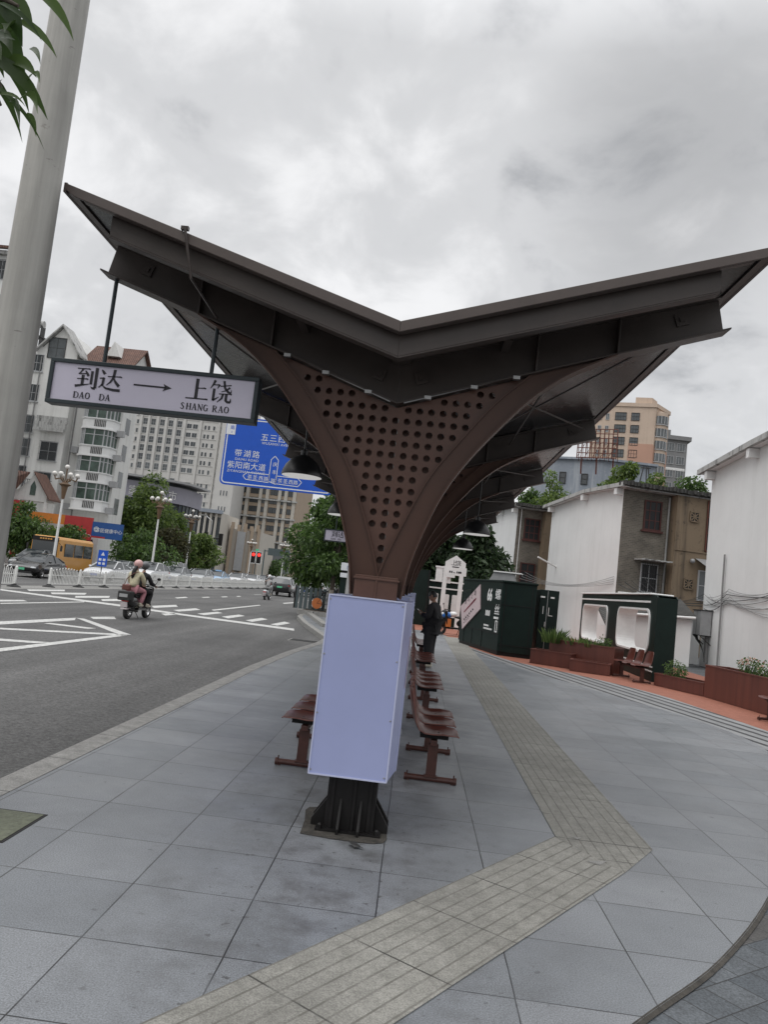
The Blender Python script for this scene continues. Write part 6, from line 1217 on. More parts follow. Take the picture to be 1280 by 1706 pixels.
for k, (x, y_, h) in enumerate(((-37, 168, 5.2), (-32, 172, 5.4), (-27, 170, 5.0), (-22.5, 175, 5.2), (-18, 172, 5.0), (-13, 170, 5.4))): make_tree(('far tree at the left end of the road, below the beige block', 'second far tree below the brown tower', 'third far tree behind the red traffic light', 'fourth far tree right of the red traffic light', 'fifth far tree behind the parked white cars', 'last far tree, partly behind the near street tree')[k], (x, y_, -.15), 3.0, 2.4, .4, h, 1500, 'leaf_mid', .5, 40+k, g_, .16, k=14, big=.6, shape=.6)
# street trees on the near pavement, trunks whitewashed
g_ = 'street trees on the near pavement'
t = make_tree('leafy street tree left of the front column, its trunk whitewashed', (-4.95, 38.5, 0), 2.05, 1.9, 1.35, 5.9, 9000, 'leaf_mid', .21, 51, g_, .10, painted=1.25, k=26, big=.52, shape=.7, name='street_tree'); make_tree('taller street tree closest to the left of the front column', (-3.95, 36.2, 0), 1.75, 1.7, 1.5, 6.6, 8000, 'leaf_mid', .20, 52, g_, .11, painted=1.25, k=22, big=.5, shape=.7); make_tree('bright topped street tree behind the two whitewashed ones', (-4.4, 45, 0), 1.9, 1.9, 1.8, 7.6, 5200, 'leaf_bright', .24, 53, g_, .12, k=20, big=.5)
# raised stone beds and low railing by the trees
t = thing('tree_bed', 'low stone edged tree bed at the pavement corner', 'tree bed', (-4.4, 33, 0), 0, 'stone edged beds'); m_ = MB(); m_.prism([(-5.0, 35.8), (-4.75, 35.8), (-3.0, 27.8), (-3.25, 27.8)], 0, .13, 'z'); m_.build('edge', 'kerb_stone', t)
t = thing('tree_bed', 'raised stone bed holding the whitewashed trunks', 'tree bed', (-4.4, 38, 0), 0, 'stone edged beds'); m_ = MB(); m_.prism([(-5.4, 35.6), (-3.3, 35.0), (-3.2, 40.5), (-5.5, 40.5)], 0, .20, 'z'); m_.build('edge', 'kerb_stone', t); m_ = MB(); m_.prism([(-5.2, 35.9), (-3.45, 35.3), (-3.4, 40.3), (-5.3, 40.3)], .20, .205, 'z'); m_.build('soil', 'soil', t)
t = thing('railing', 'dark slate blue slatted railing beside the whitewashed trees', 'railing', (-5.2, 37, 0)); m_ = MB(); [m_.box(-5.75+k*.22, -5.60+k*.22, 36.9, 36.96, .2, 1.25) for k in range(9)]; m_.build('slat', 'grey_green', t); m_ = MB(); m_.box(-5.8, -3.75, 36.94, 37.0, 1.1, 1.17); m_.box(-5.8, -5.72, 36.9, 37.0, .2, 1.3); m_.box(-3.83, -3.75, 36.9, 37.0, .2, 1.3); m_.build('rail', 'iron', t)
# information stand with pale headers
t = thing('info_stand', 'dark green information stand with two pale header signs left of the front column', 'information stand', (-2.6, 30, 0)); MB().box(-3.0, -2.1, 30, 30.4, 0, 1.85).build('body', 'train_green', t); MB().box(-3.02, -2.08, 29.95, 30.4, 1.87, 2.04).build('header', 'paper_white', t); MB().box(-3.02, -2.08, 29.95, 30.4, 2.14, 2.44).build('header', 'paper_white', t); m_ = MB(); m_.box(-2.98, -2.12, 30, 30.3, 2.04, 2.14); m_.build('gap', 'black_steel', t); l = MB(); text_mb(l, '日', .17, Matrix.Translation((-2.72, 29.945, 2.20))); text_mb(l, '日', .17, Matrix.Translation((-2.58, 29.945, 2.20))); l.build('lettering', 'shop_blue', t)
# white median fence
def fence(label, y0, n, x=-17.5, p=3.25):
    t = thing('median_fence', label, 'fence', (x, y0, -.15)); pm = MB()
    pm.box(-.02, .02, .1, p-.1, .13, .17); pm.box(-.02, .02, .1, p-.1, .55, .59)
    for k in range(19):
        y_ = .2+k*(p-.4)/18; h = .78+.12*math.sin(math.pi*k/18); pm.tube([(0, y_, .13), (0, y_, h)], .019, 5)
        if k < 18 and k % 2 == 0: y2 = y_+(p-.4)/18; pm.tube([(0, y_, h), (0, (y_+y2)/2, h+.06), (0, y2, .78+.12*math.sin(math.pi*(k+1)/18))], .019, 5)
    pmesh = pm.mesh('panel', 'fence_white'); q = MB(); q.box(-.05, .05, -.05, .05, .02, .86); q.lathe([(.06, .86), (.06, .89), (.0, .95)], n=8); qm = q.mesh('post', 'fence_white'); b = MB(); b.lathe([(.30, 0), (.28, .04), (.12, .10), (.08, .16)], n=12); bm_ = b.mesh('base', 'black_rubber')
    for k in range(n+1):
        for me, nm in ((qm, 'post'), (bm_, 'base'))+(((pmesh, 'panel'),) if k < n else ()):
            o = bpy.data.objects.new(nm, me); COL.objects.link(o); o.parent = t; o.location = (0, k*p, 0)
    return t
fence('long white railing fence along the road median', 36.2, 28); fence('short near end of the white median fence at the left edge', 26.5, 2)
# globe lamps
def globe_lamp(label, loc, h=6.3):
    t = thing('globe_lamp', label, 'street lamp', loc, 0, 'white globe street lamps'); m_ = MB(); m_.tube([(0, 0, 0), (0, 0, h-1.6)], [.11, .07], 10); m_.lathe([(.2, 0), (.2, .4), (.13, .6)], n=10); m_.build('post', 'white_paint', t, smooth=40, local=True); m_ = MB(); m_.lathe([(.10, h-1.55), (.22, h-.7), (.42, h-.55), (.22, h-.45), (.08, h-.3)], n=12); m_.build('basket', 'bronze', t, smooth=40, local=True); m_ = MB(); arms = [(.80*math.cos(k*math.pi/4), .80*math.sin(k*math.pi/4)) for k in range(8)]
    for x, y_ in arms: m_.tube([(0, 0, h-.5), (x*.5, y_*.5, h-.15), (x*.9, y_*.9, h-.25), (x, y_, h-.02)], .035, 5)
    m_.tube([(0, 0, h-.4), (0, 0, h+.6)], .04, 6); m_.build('arm', 'bronze', t, local=True)
    for x, y_, z_ in [(x, y_, h+.12) for x, y_ in arms]+[(0, 0, h+.7)]: g_ = MB(); g_.ball((x, y_, z_), (.165, .165, .15), 10, 8); g_.build('globe', 'globe', t, smooth=60, local=True)
    return t
gl = globe_lamp('nearest white globe lamp on a tall post in front of the apartment house', (-25.1, 52, -.15), 6.9)
for loc, l in (((-22.4, 64, -.15), 'white globe lamp in front of the largest tree across the road'), ((-25.0, 82, -.15), 'white globe lamp before the glass mall front'), ((-24, 135, -.15), 'far white globe lamp before the brown tower'), ((-16, 150, -.15), 'farthest white globe lamp, right of the red traffic light'), ((-31, 140, -.15), 'far white globe lamp beside the grey panelled block')): dup(gl, loc, label=l)
t = thing('street_lamp', 'slim silver street lamp in front of the glass mall', 'street lamp', (-26.5, 95, 0)); m_ = MB(); m_.tube([(-26.5, 95, -.15), (-26.4, 95, 7.4), (-27.4, 95, 8.0)], .07, 8); m_.build('post', 'galvanised', t); m_ = MB(); m_.box(-28, -27.2, 94.8, 95.2, 7.95, 8.08); m_.build('lamp_head', 'galvanised', t)
# traffic lights
t = thing('signal_gantry', 'dark traffic signal gantry seen from behind, beside the red banner', 'traffic light', (-30, 95, 0)); m_ = MB(); m_.tube([(-30.4, 95, -.15), (-30.4, 95, 5.6)], .12, 8); m_.build('post', 'black_steel', t); m_ = MB(); m_.tube([(-30.4, 95, 5.25), (-24.9, 95, 5.25)], .09, 8); m_.tube([(-30.4, 95, 4.75), (-27.2, 95, 4.75)], .05, 6); m_.build('arm', 'black_steel', t)
for x in (-26.9, -25.0): m_ = MB(); m_.box(x-.25, x+.25, 94.7, 94.95, 4.4, 5.9); m_.build('signal_box', 'black_steel', t)
t = thing('traffic_light', 'pair of traffic lights showing red above the far end of the fence', 'traffic light', (-25.2, 118, -.15)); m_ = MB(); m_.tube([(-25.2, 118, -.15), (-25.2, 118, 3.4)], .09, 8); m_.build('post', 'grey_green', t)
for x in (-25.62, -24.74):
    b = MB(); b.box(x-.34, x+.34, 117.8, 118.1, 3.0, 4.75); o = b.build('signal_head', 'black_steel', t); b = MB(); [b.box(*q) for q in ((x-.40, x-.34, 117.78, 118, 2.95, 4.8), (x+.34, x+.40, 117.78, 118, 2.95, 4.8), (x-.40, x+.40, 117.78, 118, 2.92, 3.0), (x-.40, x+.40, 117.78, 118, 4.75, 4.83))]; b.build('rim', 'white_paint', o).matrix_parent_inverse = Matrix(); b = MB(); b.lathe([(.27, 0), (.23, .06), (.0, .08)], n=16, T=Matrix.Translation((x, 117.8, 4.3)) @ Matrix.Rotation(math.pi/2, 4, 'X')); b.build('lens', 'lamp_red', o).matrix_parent_inverse = Matrix()
b = MB(); b.box(-25.4, -24.9, 117.9, 118.1, 4.85, 5.2); b.build('plate', 'plate_green', t)
t = thing('overhead_sign_gantry', 'far pale green overhead gantry beyond the traffic light', 'gantry', (-20, 150, 0)); m_ = MB(); m_.tube([(-30.5, 150, -.15), (-30.5, 150, 6.2)], .14, 8); m_.tube([(-30.5, 150, 6.0), (-10, 150, 6.0)], .12, 6); m_.build('beam', 'grey_green', t); m_ = MB(); m_.box(-29.8, -25.5, 149.8, 150, 5.2, 6.6); m_.build('sign', 'grey_green', t)
t = thing('parking_sign', 'small blue sign with white marks on a post in front of the orange bus', 'road sign', (-19.5, 46.8, -.15)); m_ = MB(); m_.tube([(-19.5, 46.8, -.15), (-19.5, 46.8, 1.5)], .03, 6); m_.build('post', 'iron', t); m_ = MB(); m_.box(-19.8, -19.2, 46.75, 46.79, .95, 1.95); m_.build('sign_panel', 'road_sign_blue', t); m_ = MB(); m_.prism([(-19.62, 1.62), (-19.38, 1.62), (-19.5, 1.85)], 46.74, 46.75, 'y'); [m_.box(-19.72+i*.26, -19.56+i*.26, 46.74, 46.75, 1.05+j*.24, 1.2+j*.24) for i in (0, 1) for j in (0, 1)]; m_.build('symbol', 'sign_white', t)
# overhanging branch at the top left
t = thing('roadside_tree', 'tree with long drooping leaves hanging into the top left corner', 'tree', (-2.35, 2.0, 0)); r = random.Random(5); m_ = MB(); m_.tube([(-2.35, 2.0, 0), (-2.33, 2.02, 1.6), (-2.38, 2.1, 3.0), (-2.32, 2.4, 4.4)], [.13, .10, .09, .06], 12); m_.build('trunk', 'bark', t, smooth=60)
lf = MB(); tw = MB(); tips = []
def hleaf(p, d, L, W):
    d = Vector(d).normalized(); s = d.cross(Vector((0, -1, .25))).normalized(); pts = []; n = 7; p = Vector(p); q = p.copy(); dd = d.copy()
    for i in range(n+1):
        u = i/n; w_ = W*(math.sin(math.pi*min(1, u*1.02)**.62)+.02)*.5*(1-u*.25); side = dd.cross(Vector((0, -1, .25))); side = side.normalized() if side.length > .05 else s
        f = Vector((0, -.25*w_, .10*w_)); pts.append((q-side*w_+f, q.copy(), q+side*w_+f)); q = q+dd*L/n; dd = (dd+Vector((0, 0, -.20))).normalized()
    vs = [v for a in pts for v in a]; lf.add(vs, [(i*3+k, i*3+k+1, (i+1)*3+k+1, (i+1)*3+k) for i in range(n) for k in (0, 1)])
Yb = 2.6
def B_(x, y): return AY(x, y, Yb)
for path in ([(-120, -60), (-60, 30), (-20, 90), (2, 150)], [(-120, -60), (-40, -30), (0, -5), (30, 10)], [(-120, 60), (-60, 100), (-20, 130), (0, 175)], [(-130, -120), (-60, -90), (20, -60), (70, -35)]): tw.tube([B_(*p) for p in path], [.022, .016, .011, .006], 6)
tw.tube([(-2.32, 2.4, 4.4), B_(-160, -80), B_(-120, -60)], [.05, .035, .024], 8); tw.tube([(-2.36, 2.08, 3.0), B_(-200, 80), B_(-120, 60)], [.05, .035, .02], 8); tw.build('branch', 'bark', t, smooth=60)
for (x, y, ex, ey, W) in ((6, -20, 40, 20, 26), (8, 10, 72, 52, 20), (40, -40, 100, 26, 24), (20, 42, 78, 66, 12), (24, 48, 58, 92, 13), (-8, 30, 36, 80, 34), (-10, 60, 40, 112, 30), (8, 96, 60, 118, 30), (10, 104, 42, 84, 24), (-6, 110, 60, 160, 32), (30, 118, 92, 158, 16), (16, 146, 90, 210, 20), (6, 160, 60, 240, 14), (-2, 166, 58, 214, 10), (12, 178, 66, 196, 9), (18, 155, 34, 198, 14), (-14, 130, 8, 200, 16), (-10, -10, 24, 60, 40), (-14, 70, 22, 150, 34), (-30, 0, 10, 90, 36), (-30, 120, 4, 170, 30), (-16, 90, 28, 128, 30), (-20, 20, 30, 44, 30), (-36, 60, 0, 120, 36), (-40, -40, 10, 10, 40), (60, -60, 110, 0, 20), (-60, 160, -10, 230, 26), (-70, 40, -30, 120, 34), (10, -50, 70, -20, 26)):
    a, e = B_(x, y), B_(ex, ey); a.y += r.uniform(-.12, .12); e.y += r.uniform(-.15, .15); d = e-a; L = d.length*1.04; d.normalize(); hleaf(a, d+Vector((0, 0, .42)), L, W/1280*Yb*.95)
lf.build('leaf', 'leaf_near', t, smooth=60)
cw_ = MB(); crown(cw_, [((-3.1, 1.3, 5.5), (.8, .8, .7)), ((-3.3, .6, 5.0), (.6, .6, .5)), ((-2.9, .9, 6.2), (.6, .6, .5))], 900, .24, random.Random(9), .3, .28); cw_.build('crown', 'leaf_near', t); cw_ = MB(); cw_.tube([(-2.33, 2.38, 4.3), (-2.8, 1.7, 5.0), (-3.1, 1.1, 5.8)], [.06, .045, .02], 8); cw_.build('branch', 'bark', t, smooth=60)

# ================================================================== TRAFFIC
g_ = 'cars in the far lanes'
make_car('parked_car', 'black sedan with a green plate queuing beyond the median fence', 'car_black', (-23.3, 46.5, -.15), math.pi+.06, 'sedan', g_, 'plate_green')
make_car('parked_car', 'pale blue and white car cut off by the lamp post at the left edge', 'car_blue', (-23.6, 39.6, -.15), math.pi, 'hatch', g_)
make_car('parked_car', 'dark suv behind the black sedan with the green plate', 'car_grey', (-27.3, 54.0, -.15), math.pi, 'suv', g_)
cw = make_car('parked_car', 'white sedan right behind the fence, in front of the orange bus', 'car_white', (-20.9, 51.5, -.15), math.pi, 'sedan', g_)
make_car('parked_car', 'white suv behind the fence, left of the pair on the scooter', 'car_white', (-20.9, 59.5, -.15), math.pi, 'suv', g_)
cs = make_car('parked_car', 'silver hatchback behind the fence, just above the pink helmet', 'car_silver', (-21.0, 66.5, -.15), math.pi, 'hatch', g_)
ct = make_car('parked_car', 'light blue taxi behind the fence, right of the scooter pair', 'taxi_blue', (-20.9, 80, -.15), math.pi, 'sedan', g_, taxi=True)
make_car('parked_car', 'white van behind the fence in front of the rounded green tree', 'car_white', (-24.0, 74.5, -.15), math.pi, 'van', g_)
for o, x, y, l in ((cw, -24.2, 84, 'white sedan behind the light blue taxi'), (cs, -20.8, 73.3, 'silver hatchback between the fence and the white van'), (cw, -20.7, 88, 'white sedan queuing behind the light blue taxi'), (cs, -24.3, 92, 'silver hatchback in the outer far lane'), (cw, -20.6, 96, 'white sedan beside the far end of the fence'), (cs, -24.3, 62.5, 'silver hatchback in the outer far lane behind the white suv'), (cw, -27.4, 71, 'white sedan in the third far lane below the brownish tree'), (cs, -20.8, 104.5, 'silver hatchback near the far end of the fence'), (cw, -24.3, 108, 'white sedan far along the outer far lane'), (cs, -27.5, 98, 'silver hatchback far along the third far lane'), (cw, -26, 136, 'white sedan crossing far away left of the red lights'), (cs, -22.5, 140, 'silver hatchback parked far away by the red lights'), (cw, -18.5, 142, 'white sedan parked far away beyond the crossing')): dup(o, (x, y, -.15), label=l)
g_ = 'cars in the near lanes'
cd = make_car('car', 'dark suv with red tail lights waiting in the near lane, seen from behind', 'car_black', (-11.6, 67.5, -.15), .0, 'suv', g_, 'plate_green')
dup(cw, (-10.6, 75, -.15), 0.0, 'white sedan just ahead of the dark suv', g_); dup(cw, (-17.6, 95, -.15), 1.1, 'white sedan turning across the crossing', g_); dup(cs, (-11.0, 86, -.15), 0, 'silver car farther ahead in the near lane', g_); dup(cw, (-21, 118, -.15), 0.6, 'white car turning near the traffic light', g_)
# orange bus
t = thing('minibus', 'orange minibus with a dark windscreen under the blue shop sign', 'bus', (-27.3, 58.5, -.15), math.pi-.04)
b = MB(); b.prism([(-1.1, .35), (1.1, .35), (1.12, 1.2), (1.05, 2.55), (.9, 2.75), (-.9, 2.75), (-1.05, 2.55), (-1.12, 1.2)], -2.2, 3.3, 'y'); b.build('body', 'bus_orange', t, bevel=.08, local=True)
b = MB(); b.box(-.98, .98, 3.3, 3.33, 1.15, 2.35); b.build('windscreen', 'glass_dark', t, local=True); b = MB(); b.box(-1.0, 1.0, 3.28, 3.345, 2.36, 2.68); o = b.build('destination_board', 'black_steel', t, local=True); b = MB(); [b.box(-.5+k*.2, -.36+k*.2, 3.345, 3.35, 2.48, 2.58) for k in range(5)]; b.build('lettering', 'bus_orange', o, local=True)
for s in (-1, 1):
    for k in range(3): b = MB(); b.box(min(s*1.10, s*1.135), max(s*1.10, s*1.135), -1.9+k*1.5, -.55+k*1.5, 1.35, 2.3); b.build('window', 'glass_dark', t, local=True)
    for y_ in (-1.2, 2.2): wheel(t, s*.98, y_, .40, .24, s)
    b = MB(); b.ball((s*.78, 3.3, .75), (.17, .06, .10), 8, 6); b.build('headlight', 'headlight', t, local=True); b = MB(); b.box(s*1.3-.06, s*1.3+.06, 3.3, 3.4, 1.7, 2.1); b.tube([(s*1.05, 3.3, 2.3), (s*1.3, 3.35, 2.1)], .02, 5); b.build('mirror', 'black_rubber', t, local=True)
b = MB(); b.box(-.25, .25, 3.34, 3.36, .45, .58); b.build('number_plate', 'plate_blue', t, local=True)
# ------------------------------------------------------------------ scooters
def make_scooter(label, paint, loc, rz, box=None, group=None, plate='plate_white', name='scooter', case=False):
    t = thing(name, label, 'scooter', loc, rz, group)
    for y_ in (-.62, .62): wheel(t, 0, y_, .225, .11, 1)
    b = MB(); b.ball((0, -.48, .52), (.19, .42, .20), 14, 10); b.ball((0, -.75, .58), (.16, .16, .13), 12, 8); b.box(-.16, .16, -.25, .38, .27, .34); b.build('body', paint, t, smooth=50, local=True)
    b = MB(); b.prism([(.30, .30), (.44, .34), (.60, .95), (.52, 1.02), (.46, .95)], -.19, .19, 'x'); b.ball((0, .62, .42), (.09, .24, .10), 10, 6); b.build('front_shield', paint, t, bevel=.02, local=True)
    b = MB(); b.tube([(0, .62, .24), (0, .50, 1.02)], .035, 8); b.tube([(-.33, .40, 1.03), (-.1, .48, 1.05), (.1, .48, 1.05), (.33, .40, 1.03)], .018, 8); o = b.build('handlebar', 'black_rubber', t, smooth=40, local=True)
    for s in (-1, 1): b = MB(); b.tube([(s*.26, .44, 1.04), (s*.34, .46, 1.22)], .009, 5); b.ball((s*.36, .46, 1.26), (.065, .015, .045), 8, 6); b.build('mirror', 'black_steel', t, local=True)
    b = MB(); b.ball((0, -.34, .76), (.155, .42, .065), 14, 8); b.build('seat', 'black_rubber', t, smooth=60, local=True)
    b = MB(); b.ball((0, .60, .86), (.09, .06, .07), 10, 6); b.build('headlight', 'headlight', t, smooth=60, local=True); b = MB(); b.box(-.10, .10, -.94, -.88, .53, .58); b.build('taillight', 'taillight', t, local=True)
    b = MB(); b.add([(-.11, -.93, .36), (.11, -.93, .36), (.11, -.98, .52), (-.11, -.98, .52), (-.11, -.915, .36), (.11, -.915, .36), (.11, -.965, .52), (-.11, -.965, .52)], [(0, 1, 2, 3), (7, 6, 5, 4), (0, 4, 5, 1), (1, 5, 6, 2), (2, 6, 7, 3), (3, 7, 4, 0)]); b.box(-.10, .10, -.93, -.70, .30, .33); b.build('number_plate', plate, t, local=True)
    b = MB(); b.tube([(.14, -.3, .24), (.15, -.85, .30)], .035, 8); b.tube([(-.14, -.62, .225), (-.13, -.1, .30)], .03, 6); b.tube([(0, -.2, .27), (.15, -.18, 0.02)], .012, 5); b.build('exhaust', 'black_steel', t, local=True)
    if case:
        b = MB(); b.box(-.20, .20, -1.04, -.74, .56, .84); o = b.build('tail_case', 'black_rubber', t, bevel=.03, local=True); b = MB(); b.box(-.13, .13, -1.055, -1.04, .66, .76); lb = b.build('tail_label', 'box_grey', None); lb.parent = o
    if box: b = MB(); b.box(-.20, .20, -1.02, -.66, .80, 1.12); b.build('top_box', box, t, bevel=.03, local=True)
    return t
def rider(label, loc, rz, jacket, trousers, helmet, y0=0.0, hands=(.30, .44, 1.02), foot_y=.30, hair=None, lean=.06, parent_z=0.0, name='person', sit=.86, arms_in=False, bag=None):
    t = thing(name, label, 'person', loc, rz); Z = sit
    J = {'pelvis': (0, y0, Z), 'spine': (0, y0+.02+lean*.3, Z+.18), 'chest': (0, y0+.03+lean*.7, Z+.38), 'neck': (0, y0+.05+lean, Z+.54)}; E = [('pelvis', 'spine'), ('spine', 'chest'), ('chest', 'neck')]; Rd = {'pelvis': .115, 'spine': .11, 'chest': .125, 'neck': .055}
    J['headbase'] = (0, y0+.07+lean, Z+.62); Rd['headbase'] = .06; E.append(('neck', 'headbase'))
    for s, n in ((-1, 'L'), (1, 'R')):
        J[n+'sh'] = (s*.175, y0+.03+lean*.8, Z+.46); J[n+'el'] = (s*.25, y0+lean+(.16 if not arms_in else .14), Z+.20); J[n+'wrist'] = (s*(hands[0] if not arms_in else .15), y0+hands[1], hands[2])
        J[n+'hip'] = (s*.10, y0+.05, Z-.02); J[n+'kn'] = (s*.19, y0+.43, Z-.08); J[n+'an'] = (s*.17, y0+foot_y, Z-.46); J[n+'toe'] = (s*.18, y0+foot_y+.17, Z-.52)
        Rd.update({n+'sh': .062, n+'el': .045, n+'wrist': .030, n+'hip': .092, n+'kn': .062, n+'an': .042, n+'toe': .038})
        E += [('chest', n+'sh'), (n+'sh', n+'el'), (n+'el', n+'wrist'), ('pelvis', n+'hip'), (n+'hip', n+'kn'), (n+'kn', n+'an'), (n+'an', n+'toe')]
        hand_joints(J, E, Rd, n, J[n+'wrist'], (-s*.1, .9, -.25), (0, -.3, -1), .7)
    body = skin('body', J, E, Rd, 'skin', t, 'pelvis', 1); hc = (0, y0+.09+lean, Z+.72); m_ = MB(); head_mesh(m_, hc, None); join_into(body, m_, 'skin')
    up = {k: J[k] for k in ('pelvis', 'spine', 'chest', 'neck', 'Lsh', 'Lel', 'Lwrist', 'Rsh', 'Rel', 'Rwrist')}; ur = {'pelvis': .165, 'spine': .16, 'chest': .165, 'neck': .075}; [ur.update({n+'sh': .085, n+'el': .07, n+'wrist': .05}) for n in 'LR']
    skin('jacket', up, [e for e in E if e[0] in up and e[1] in up], ur, jacket, t, 'pelvis')
    lo = {k: J[k] for k in ('pelvis', 'Lhip', 'Lkn', 'Lan', 'Rhip', 'Rkn', 'Ran')}; lr = {'pelvis': .14}; [lr.update({n+'hip': .11, n+'kn': .088, n+'an': .070}) for n in 'LR']
    skin('trousers', lo, [e for e in E if e[0] in lo and e[1] in lo], lr, trousers, t, 'pelvis')
    for n in 'LR':
        a = Vector(J[n+'an']); m_ = MB(); m_.ball(a+Vector((0, .07, -.055)), (.052, .145, .045), 10, 8); m_.ball(a+Vector((0, 0, -.01)), (.05, .06, .06), 8, 6); m_.build('shoe', 'beige_shoe', t, smooth=60, local=True)
    m_ = MB(); c = Vector(hc)+Vector((0, -.01, .03)); m_.ball(c, (.132, .148, .135), 16, 12); o = m_.build('helmet', helmet, t, smooth=60, local=True); m_ = MB(); m_.ball(c+Vector((0, .075, -.01)), (.115, .085, .075), 12, 8); m_.build('visor', 'glass_dark', o, smooth=60, local=True)
    if hair: m_ = MB(); m_.tube([c+Vector((.0, -.09, -.08)), c+Vector((-.03, -.17, -.22)), c+Vector((-.05, -.17, -.40)), c+Vector((-.04, -.15, -.54))], [.05, .065, .055, .012], 10); m_.build('hair', hair, t, smooth=60, local=True)
    return t
SL, SR = (-8.55, 23.7, -.15), -.10
make_scooter('black scooter carrying two riders across the painted junction', 'car_black', SL, SR, case=True)
rider('rider in a dark jacket steering the black scooter', SL, SR, 'black_cloth', 'black_cloth', 'helmet_grey', -.02, hands=(.29, .40, 1.05), foot_y=.30, sit=.90)
rider('passenger in a cream jacket, pink trousers and pink helmet on the black scooter', SL, SR, 'cream_cloth', 'pink_cloth', 'helmet_pink', -.50, hands=(.17, .36, 1.02), foot_y=.28, hair='hair', sit=.93, arms_in=True)
t = thing('shoulder_bag', 'brown shoulder bag behind the passenger in the cream jacket', 'bag', SL, SR); m_ = MB(); m_.box(-.22, .03, -.80, -.66, .86, 1.03); m_.build('pouch', 'bag_brown', t, bevel=.025, local=True); m_ = MB(); m_.tube([(-.2, -.68, 1.02), (-.18, -.62, 1.2), (.0, -.60, 1.38), (.13, -.50, 1.44)], .012, 6); m_.build('strap', 'bag_brown', t, local=True)
make_scooter('grey scooter ridden away down the near lane', 'car_silver', (-10.3, 53.5, -.15), -.05); rider('rider in grey with a white helmet on the grey scooter', (-10.3, 53.5, -.15), -.05, 'grey_cloth', 'grey_cloth', 'helmet_white', -.12, sit=.88)
make_scooter('parked dark scooter behind the standing man, partly behind the kiosk', 'black_steel', (1.75, 32.3, 0), math.pi*.62, 'black_rubber', plate='plate_white')
t = thing('rain_cover', 'blue and white cover bundled on the parked scooter behind the man', 'cover', (1.4, 32.2, .8)); m_ = MB(); m_.ball((1.36, 32.1, .82), (.22, .16, .14), 10, 8); o = m_.build('cloth', 'scooter_blue', t, smooth=60); m_ = MB(); m_.ball((1.62, 32.1, .88), (.17, .15, .11), 10, 8); m_.build('cloth_edge', 'white_paint', o, smooth=60); m_ = MB(); m_.box(1.34, 1.56, 31.96, 32.1, .35, .68); m_.build('orange_panel', 'orange_plastic', t)
sp = make_scooter('dark scooter parked at the far kerb beyond the whitewashed trees', 'black_steel', (-5.9, 58, 0), 1.2, group='scooters parked at the far kerb')
for x, y, l in ((-6.2, 62, 'second dark scooter parked at the far kerb'), (-6.4, 68, 'third dark scooter parked at the far kerb'), (-6.3, 74, 'last dark scooter parked at the far kerb')): dup(sp, (x, y, 0), 1.0, l)
# bicycle leaning by the whitewashed trees
t = thing('bicycle', 'bicycle with an orange wheel cover beside the whitewashed trunks', 'bicycle', (-4.1, 36.6, .2)); TB = rotz(-.25, (-4.35, 36.55, .2))
for x in (-.30, .75):
    m_ = MB(TB); m_.tube([(x+.33*math.cos(k*math.pi/12), 0, .34+.33*math.sin(k*math.pi/12)) for k in range(25)], .022, 6); o = m_.build('wheel', 'black_rubber', t, smooth=60)
    m_ = MB(TB); m_.lathe([(.26, -.012), (.26, .012)], n=20, T=TB @ Matrix.Translation((x, 0, .34)) @ Matrix.Rotation(math.pi/2, 4, 'X')) if x < 0 else [m_.tube([(x, 0, .34), (x+.32*math.cos(k*math.pi/6), 0, .34+.32*math.sin(k*math.pi/6))], .004, 4) for k in range(12)]; m_.build('wheel_cover' if x < 0 else 'spoke', 'orange_plastic' if x < 0 else 'chrome', o).matrix_parent_inverse = wm(o).inverted()
m_ = MB(TB); [m_.tube(p, .018, 6) for p in ([(-.30, 0, .34), (.05, 0, .78), (.62, 0, .82), (.75, 0, .34)], [(.05, 0, .82), (.2, 0, .32), (.62, 0, .80)], [(-.30, 0, .34), (.2, 0, .32)])]; m_.build('frame', 'black_steel', t); m_ = MB(TB); m_.tube([(.62, 0, .82), (.60, 0, 1.0), (.60, -.26, 1.02)], .014, 6); m_.tube([(.60, 0, 1.0), (.60, .26, 1.02)], .014, 6); m_.build('handlebar', 'black_steel', t); m_ = MB(TB); m_.ball((.03, 0, .88), (.14, .07, .04), 8, 6); m_.build('saddle', 'black_rubber', t)
